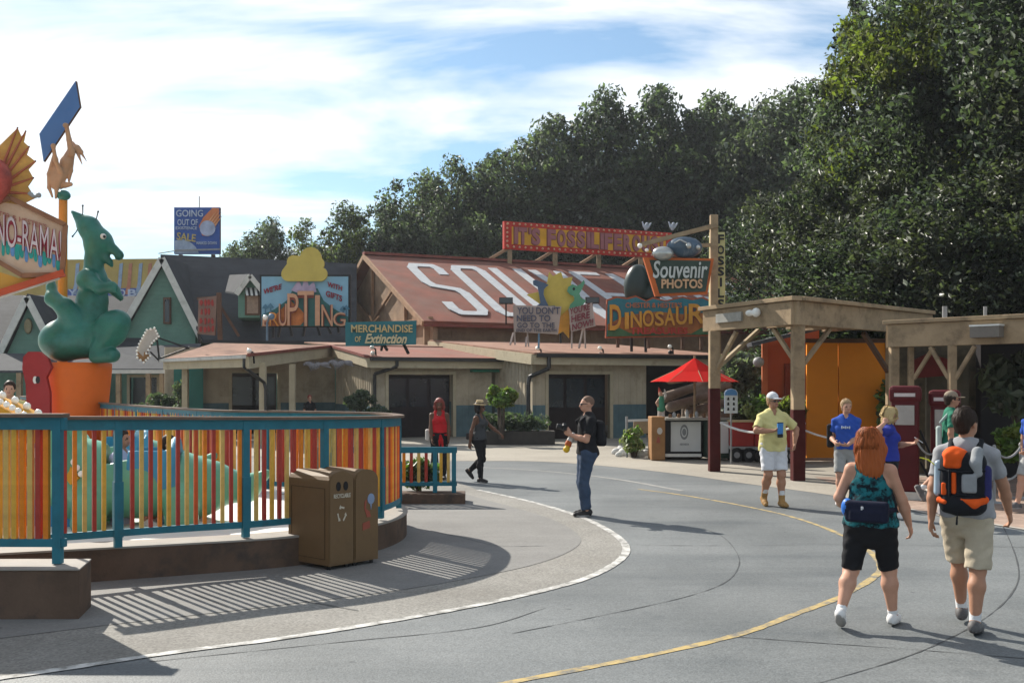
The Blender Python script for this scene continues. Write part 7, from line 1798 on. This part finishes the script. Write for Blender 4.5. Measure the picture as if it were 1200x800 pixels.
q = Blob(); q.box((0, .19, 1.22), (.14, .075, .19), .07, None, .02).box((0, .245, 1.12), (.10, .045, .09), .04, None, .02)
for sd in (-1, 1): q.chain([(sd * .09, .12, 1.42), (sd * .095, .0, 1.488), (sd * .10, -.12, 1.40), (sd * .12, -.08, 1.22), (sd * .13, .08, 1.08)], [.02, .02, .02, .016, .014], .01)
carried(P1, q, 'backpack', .011, [blk], 'black backpack worn by the man in black', 'backpack', None, (0, .2, 1.03))
q = Blob(); q.cone((-.02, -.20, 1.20), (-.02, -.24, 1.12), .035, .05, .02, 0).ell((-.02, -.27, 1.06), (.05, .05, .06), None, .02, 1).ell((-.01, -.30, .985), (.055, .05, .05), None, .02, 2)
carried(P1, q, 'toy_pouch', .010, [M('pouch_white', (.5, .48, .45), .6), M('pouch_orange', (.42, .09, .02), .6), M('pouch_yellow', (.58, .36, .02), .5)], 'white, orange and yellow pouch hanging at the waist of the man in black', 'pouch', None, (0, -.27, .94))

# woman with straw hat
P2 = person('woman in straw hat and black leggings striding with one arm stretched out', -.66, 20.9, 62, 1.62, mid, SKIN_D, (.07, .30, .24), (-.07, -.06, .085), (.12, -.46, 1.06), (-.27, .10, .84), (dgry, 'tank', .93), (blk, 'pants', 1, 1), (s_blk,), (M('hair_black', (.012, .01, .009), .5), 'bob'),
            hat=('fedora', m_straw, h_brn), female=True, toeL=48, hyaw=8, hpitch=4, poleL=(.3, .6, -.8), palmL=(0, 0, -1), glasses=True)
q = Blob(); q.box((-.22, .12, 1.02), (.035, .09, .075), .03, None, .01).chain([(-.2, .12, 1.1), (-.12, .06, 1.42), (.02, .0, 1.47)], [.012, .012, .012], .005)
carried(P2, q, 'shoulder_bag', .011, [M('bag_black', (.02, .018, .018), .5)], 'dark shoulder bag of the woman in the straw hat', 'bag', None, (-.24, .12, .92))

# woman in red top
P3 = person('woman in bright red top with reddish hair standing behind the small fence', -1.52, 21.4, 6, 1.68, mid, SKIN_D, (.10, 0, .085), (-.10, .05, .085), (.20, -.14, .86), (-.17, -.20, .83), (red, 'tank', 1.02), (blk, 'pants', 1, 1), (s_blk,), (h_red, 'bob'), female=True, bulk=1.08, hpitch=8, glasses=False, poleL=(.8, .5, -.2), poleR=(-.8, .5, -.2))
q = Blob(); q.chain([(.02, -.15, .98), (.05, -.17, .88), (.07, -.16, .72)], [.022, .03, .02], .01).chain([(.02, -.15, .98), (.0, -.17, .86), (.0, -.16, .76)], [.02, .026, .018], .01).cone((-.14, -.10, .985), (.16, -.10, .985), .02, .02, .01)
carried(P3, q, 'waist_scarf', .010, [red], 'red scarf knotted at the waist of the red topped woman', 'scarf', None, (.03, -.15, .72))
q = Blob(); q.box((-.25, .1, .98), (.05, .10, .12), .03, None, .01).chain([(-.22, .1, 1.08), (-.12, .05, 1.43), (-.04, -.08, 1.42)], [.012] * 3, .005)
carried(P3, q, 'shoulder_bag', .011, [M('bag_pale', (.5, .47, .44), .6)], 'pale bag at the side of the red topped woman', 'bag', None, (-.25, .1, .86))

# man in yellow shirt
P4 = person('heavy man in pale yellow shirt, white shorts and tan boots walking with a cup', 4.28, 16.8, 6, 1.82, .010, SKIN_T, (.10, -.12, .09), (-.11, .10, .13), (.33, -.06, .98), (-.10, -.27, 1.20), (yel, 'tee', .86, .80), (wht, 'shorts', .86), (s_tan, True, M('boot_sole', (.2, .13, .05), .7)), (h_sal, 'short'),
            hat=('cap', wht, wht), bulk=1.18, belly=.10, toeR=18, glasses=True, socks=(sock_w, .17), poleL=(.9, .35, .1), poleR=(-.9, .2, -.35), palmR=(0, .3, 1), hand_dR=(.9, -.25, .1), curl=40, hyaw=14)
q = Blob(); q.cone((-.005, -.33, 1.14), (-.005, -.33, 1.32), .042, .048, .005, 0, 'ab').cone((-.005, -.33, 1.10), (-.005, -.33, 1.145), .043, .045, .005, 1, 'ab').cone((-.005, -.33, 1.32), (-.005, -.33, 1.335), .05, .05, .003, 1, 'ab')
carried(P4, q, 'drink_cup', .008, [M('cup_blue', (.05, .20, .48), .4), m_black], 'blue drink cup held to the chest of the yellow shirted man', 'cup', None, (0, -.33, 1.08))
# man in blue shirt
P5 = person('man in blue shirt and grey shorts with a black bag on his shoulder', 5.55, 17.0, -22, 1.72, mid, SKIN, (.11, .12, .10), (-.10, -.16, .09), (.04, -.24, 1.02), (-.17, -.20, 1.06), (blu, 'tee', .93, .66), (ltgry, 'shorts', .92), (s_wht,), (h_sal, 'short'),
            hyaw=22, poleL=(.45, .8, -.4), poleR=(-.4, .9, -.3), toeL=14, palmL=(0, .5, 1), hand_dL=(-.9, -.4, 0), socks=(sock_w, .08), strands=5)
q = Blob(); q.box((-.26, .10, 1.16), (.06, .12, .20), .04, None, .02).chain([(-.2, .09, 1.3), (-.13, .03, 1.48), (.0, -.11, 1.36)], [.018] * 3, .005)
carried(P5, q, 'shoulder_bag', .011, [blk], 'black bag hanging on the shoulder of the blue shirted man', 'bag', None, (-.26, .1, .95))
q = Blob()
for i in range(5): q.box((-.06 + i * .03, -.128, 1.31), (.011, .022, .016 if i % 2 else .022), .004, None, .002)
obj_from('shirt_print', q.mesh('shirt_print', .006, [M('print_pale', (.5, .55, .6), .7)], scale=P5['s']), P5['root'])
# blonde woman
P6 = person('blonde woman in royal blue shirt holding a phone with one hand at her hair', 5.62, 15.25, 72, 1.63, .010, SKIN, (.08, .14, .10), (-.08, -.10, .085), (.07, -.33, 1.20), (-.20, .08, 1.53), (blu2, 'tee', .92, .55), (blk, 'pants', 1, 1), (s_wht,), (h_bld, 'bob'),
            female=True, bulk=1.12, hpitch=12, poleL=(.6, .2, -.9), poleR=(-.7, .9, -.1), palmL=(-.3, .2, 1), palmR=(1, 0, 0), hand_dR=(.5, -.2, .6), curl=45, strands=6)
q = Blob(); q.box((.045, -.44, 1.26), (.036, .075, .006), .004, rotm(35, 0, 0), .003)
carried(P6, q, 'mobile_phone', .005, [M('phone_pale', (.55, .56, .58), .3)], 'pale phone held out by the blonde woman', 'phone', None, (.045, -.44, 1.22))
# man in green shirt
P7 = person('man in green shirt and tan cap striding past the red fuel pumps', 7.3, 17.0, 74, 1.84, mid, SKIN_T, (.08, -.20, .085), (-.09, .46, .25), (.10, -.30, 1.02), (-.27, .02, .88), (grn, 'tee', .92, .68), (kha, 'shorts', .92), (s_dk, False), (h_brn, 'short'),
            hat=('cap', M('cap_tan', (.23, .18, .13), .8), M('cap_brim', (.26, .21, .15), .8)), toeR=62, bulk=1.08, belly=.05, glasses=True, socks=(sock_w, .10), hyaw=10)
q = Blob(); q.box((-.02, -.24, 1.13), (.10, .06, .11), .05, None, .02)
carried(P7, q, 'red_pouch', .010, [M('pouch_red', (.40, .06, .03), .7, .3, 8)], 'red pouch carried before the belly of the green shirted man', 'pouch', None, (-.02, -.24, 1.02))
q = Blob(); q.box((-.10, .20, 1.0), (.08, .035, .24), .03, None, .02).chain([(-.1, .18, 1.3), (-.12, .05, 1.45), (-.12, -.1, 1.38)], [.02] * 3, .01)
carried(P7, q, 'white_towel', .010, [M('towel_pale', (.34, .40, .38), .9)], 'white towel hanging down the back of the green shirted man', 'towel', lambda x, y, z_: .008 * np.sin(x * 60) , (-.04, .22, .75))

q = Blob()
for a_, b_, r_ in ((-.06, 1.30, .03), (.0, 1.29, .035), (.05, 1.31, .028), (-.02, 1.25, .03)): q.ell((a_, -.115, b_), (r_, .03, r_ * .8), None, .01)
obj_from('shirt_print', q.mesh('shirt_print', .007, [M('print_white', (.45, .5, .47), .7, .3, 9)], scale=P7['s']), P7['root'])
# red haired woman seen from behind
P8 = person('woman with long auburn hair and teal patterned top walking away in black shorts', 2.96, 8.45, 152, 1.61, fine, SKIN, (.21, .27, .17), (-.17, -.15, .085), (.24, -.22, 1.0), (-.31, -.18, .89), (pat, 'tank', .90), (blk, 'shorts', .98), (s_wht,), (h_aub, 'long'),
            female=True, bulk=1.22, hyaw=4, toeL=32, poleL=(.5, .7, -.3), poleR=(-.6, .7, -.1), socks=(sock_w, .05), curl=24, strands=3)
q = Blob(); q.box((0, .215, 1.055), (.185, .045, .095), .035, None, .02, 0); q.box((0, .245, 1.02), (.14, .035, .05), .02, None, .02, 0); q.ell((.165, .205, 1.08), (.055, .05, .085), None, .01, 1)
for sd in (-1, 1): q.chain([(sd * .17, .17, 1.06), (sd * .20, .02, 1.06), (sd * .13, -.17, 1.05)], [.024, .022, .020], .01)
q.box((.03, .264, 1.06), (.012, .010, .045), .004, None, .003, 2)
carried(P8, q, 'waist_pack', .008, [cloth('pack_navy', (.012, .014, .03)), M('bottle_blue', (.03, .16, .55), .4), wht], 'black waist pack with a blue bottle on the auburn haired woman', 'waist pack', None, (0, .2, .95))
# backpack man seen from behind
P9 = person('man in grey shirt and khaki shorts walking away under a backpack', 3.71, 8.36, 150, 1.78, fine, SKIN_T, (.06, -.22, .12), (-.08, .17, .09), (.25, .13, .86), (-.30, -.24, .90), (gry, 'tee', .90, .70), (kha, 'shorts', .99), (s_dk, False, M('sole_dark', (.06, .055, .055), .7)), (h_brn, 'short'),
            hyaw=-26, bulk=1.08, toeL=-8, toeR=6, poleL=(.6, .7, 0), poleR=(-.7, .6, 0), socks=(sock_w, .09), curl=30, hpitch=-3, strands=4)
bpk = thing('backpack', 'orange, grey and black hiking backpack on the back of the khaki shorts man', 'backpack', P9['W']((0, .22, .98)), None, P9['root'].rotation_euler.z)
def bpart(name, blob, mats, h_=.0085, disp=None):
    me = blob.mesh(name, h_, mats, disp, scale=P9['s']); o = obj_from(name, me, bpk); o.location = -Vector((0, .22, .98)) * P9['s']; return o
m_por = cloth('pack_orange', (.62, .085, .012)); m_pgr = cloth('pack_grey', (.25, .26, .27)); m_pbk = cloth('pack_black', (.012, .013, .016)); m_pnv = cloth('pack_violet', (.03, .03, .11))
wr_ = lambda x, y, z_: .004 * np.sin(x * 45 + z_ * 37) * np.sin(z_ * 33 + 1)
q = Blob(); q.box((0, .235, 1.20), (.165, .10, .235), .07, None, .03); q.ell((0, .25, 1.03), (.16, .11, .09), None, .05); bpart('pack_body', q, [m_pbk], disp=wr_)
q = Blob(); q.ell((.055, .255, 1.405), (.095, .095, .075), None, .03); q.box((.065, .325, 1.37), (.065, .03, .06), .03, None, .03); bpart('top_lid', q, [m_por], disp=wr_)
q = Blob(); q.box((.055, .325, 1.20), (.018, .026, .085), .010, None, .01); q.box((.125, .31, 1.15), (.022, .026, .05), .010, None, .01); bpart('orange_panel', q, [m_por])
q = Blob(); q.box((-.055, .325, 1.20), (.055, .028, .075), .02, None, .01); q.chain([(-.11, .28, 1.44), (-.10, .33, 1.36), (-.12, .32, 1.28)], [.045, .042, .03], .02); bpart('grey_pocket', q, [m_pgr])
q = Blob(); q.chain([(-.16, .29, 1.075), (-.09, .335, 1.045), (.0, .345, 1.075)], [.032, .034, .014], .02); q.chain([(.16, .29, 1.06), (.12, .33, 1.05)], [.028, .022], .02); bpart('lower_flash', q, [m_por])
q = Blob(); q.cone((-.165, .25, 1.10), (-.165, .25, 1.30), .042, .042, .02); bpart('side_pocket', q, [m_pnv])
q = Blob(); q.cone((.175, .26, 1.12), (.175, .26, 1.34), .036, .03, .02); bpart('water_bottle', q, [M('bottle_ice', (.30, .38, .45), .3)])
q = Blob()
for sd in (-1, 1): q.chain([(sd * .10, .15, 1.43), (sd * .105, .02, 1.505), (sd * .115, -.13, 1.40), (sd * .14, -.10, 1.22), (sd * .165, .10, 1.06)], [.026, .026, .024, .018, .014], .01)
q.chain([(.165, .32, 1.30), (.0, .352, 1.285), (-.165, .32, 1.30)], [.010] * 3, .006); q.chain([(.165, .31, 1.10), (.0, .35, 1.11), (-.165, .31, 1.10)], [.010] * 3, .006); q.cone((.085, .352, 1.30), (.085, .352, 1.10), .010, .010, .006); q.chain([(.03, .33, 1.0), (.03, .34, .93), (.035, .33, .88)], [.008, .008, .010], .004)
bpart('strap', q, [m_pbk])
q = Blob(); q.chain([(.20, .27, 1.33), (.25, .28, 1.37), (.31, .28, 1.385)], [.006, .007, .006], .004); bpart('yellow_tag', q, [M('tag_yellow', (.55, .55, .05), .5)])

# partly seen person at the right edge, riders, boy, far onlooker
P10 = person('person in blue shirt cut off by the right edge, walking to the left', 8.18, 16.0, -62, 1.74, mid, SKIN, (.10, .30, .16), (-.09, -.34, .09), (.10, -.28, 1.0), (-.25, .05, .90), (blu, 'tee', .92, .7), (ltgry, 'shorts', .95), (s_dk, False), (h_brn, 'short'), toeL=25, poleL=(.6, .5, -.5), poleR=(-.6, .7, 0))
m_lav = cloth('cloth_lavender', (.40, .40, .52)); m_cyan = cloth('cloth_cyan', (.05, .25, .38))
seat = dict(ankL=(.12, -.42, .12), ankR=(-.12, -.42, .12), seated=.50)
P11 = person('dark haired rider in lavender shirt sitting in the green ride car', -4.78, 12.55, 80, 1.60, .013, SKIN_T, wrL=(.18, -.35, .80), wrR=(-.18, -.35, .80), top=(m_lav, 'tee', .46, .7), bottom=(jean, 'shorts', .9), shoes=(s_wht,), hair=(h_brn, 'short'), z=.24, **seat)
P12 = person('dark haired rider in cyan shirt sitting ahead in the green ride car', -4.22, 12.62, 80, 1.50, .013, SKIN_T, wrL=(.18, -.35, .80), wrR=(-.18, -.35, .80), top=(m_cyan, 'tee', .46, .7), bottom=(jean, 'shorts', .9), shoes=(s_wht,), hair=(h_brn, 'short'), z=.24, **seat)
P13 = person('brown haired boy looking over the white bulbs of the yellow rim', -6.5, 13.25, 20, 1.45, .013, SKIN, wrL=(.2, -.3, .78), wrR=(-.2, -.3, .78), top=(yel, 'tee', .46, .7), bottom=(jean, 'shorts', .9), shoes=(s_wht,), hair=(h_brn, 'short'), z=.97, ankL=(.12, -.40, .10), ankR=(-.12, -.40, .10), seated=.47, lean=0)
P14 = person('small far figure in dark clothes by the cream wall with fossil casts', at(363, 450, 37).x, 37, 30, 1.58, .018, SKIN, (.1, 0, .085), (-.1, 0, .085), (.26, -.05, .85), (-.26, -.05, .85), (blk, 'tee', .9, .7), (blk, 'pants', 1), (s_blk,), (h_red, 'short'))

# ------------------------------------------------------------------ warm moist air: far trees fade a little
hz = MB().box((0, 70, 13.5), (260, 200, 29.0)).build('haze', None)
hz['kind'] = 'stuff'
hm_ = bpy.data.materials.new('haze_air'); hm_.use_nodes = True
hn = hm_.node_tree.nodes; hn.clear()
ho = hn.new('ShaderNodeOutputMaterial'); hv = hn.new('ShaderNodeVolumePrincipled')
hv.inputs['Color'].default_value = (.88, .93, 1.0, 1); hv.inputs['Density'].default_value = .00028; hv.inputs['Anisotropy'].default_value = .35
hm_.node_tree.links.new(hv.outputs[0], ho.inputs['Volume'])
hz.data.materials.clear(); hz.data.materials.append(hm_)
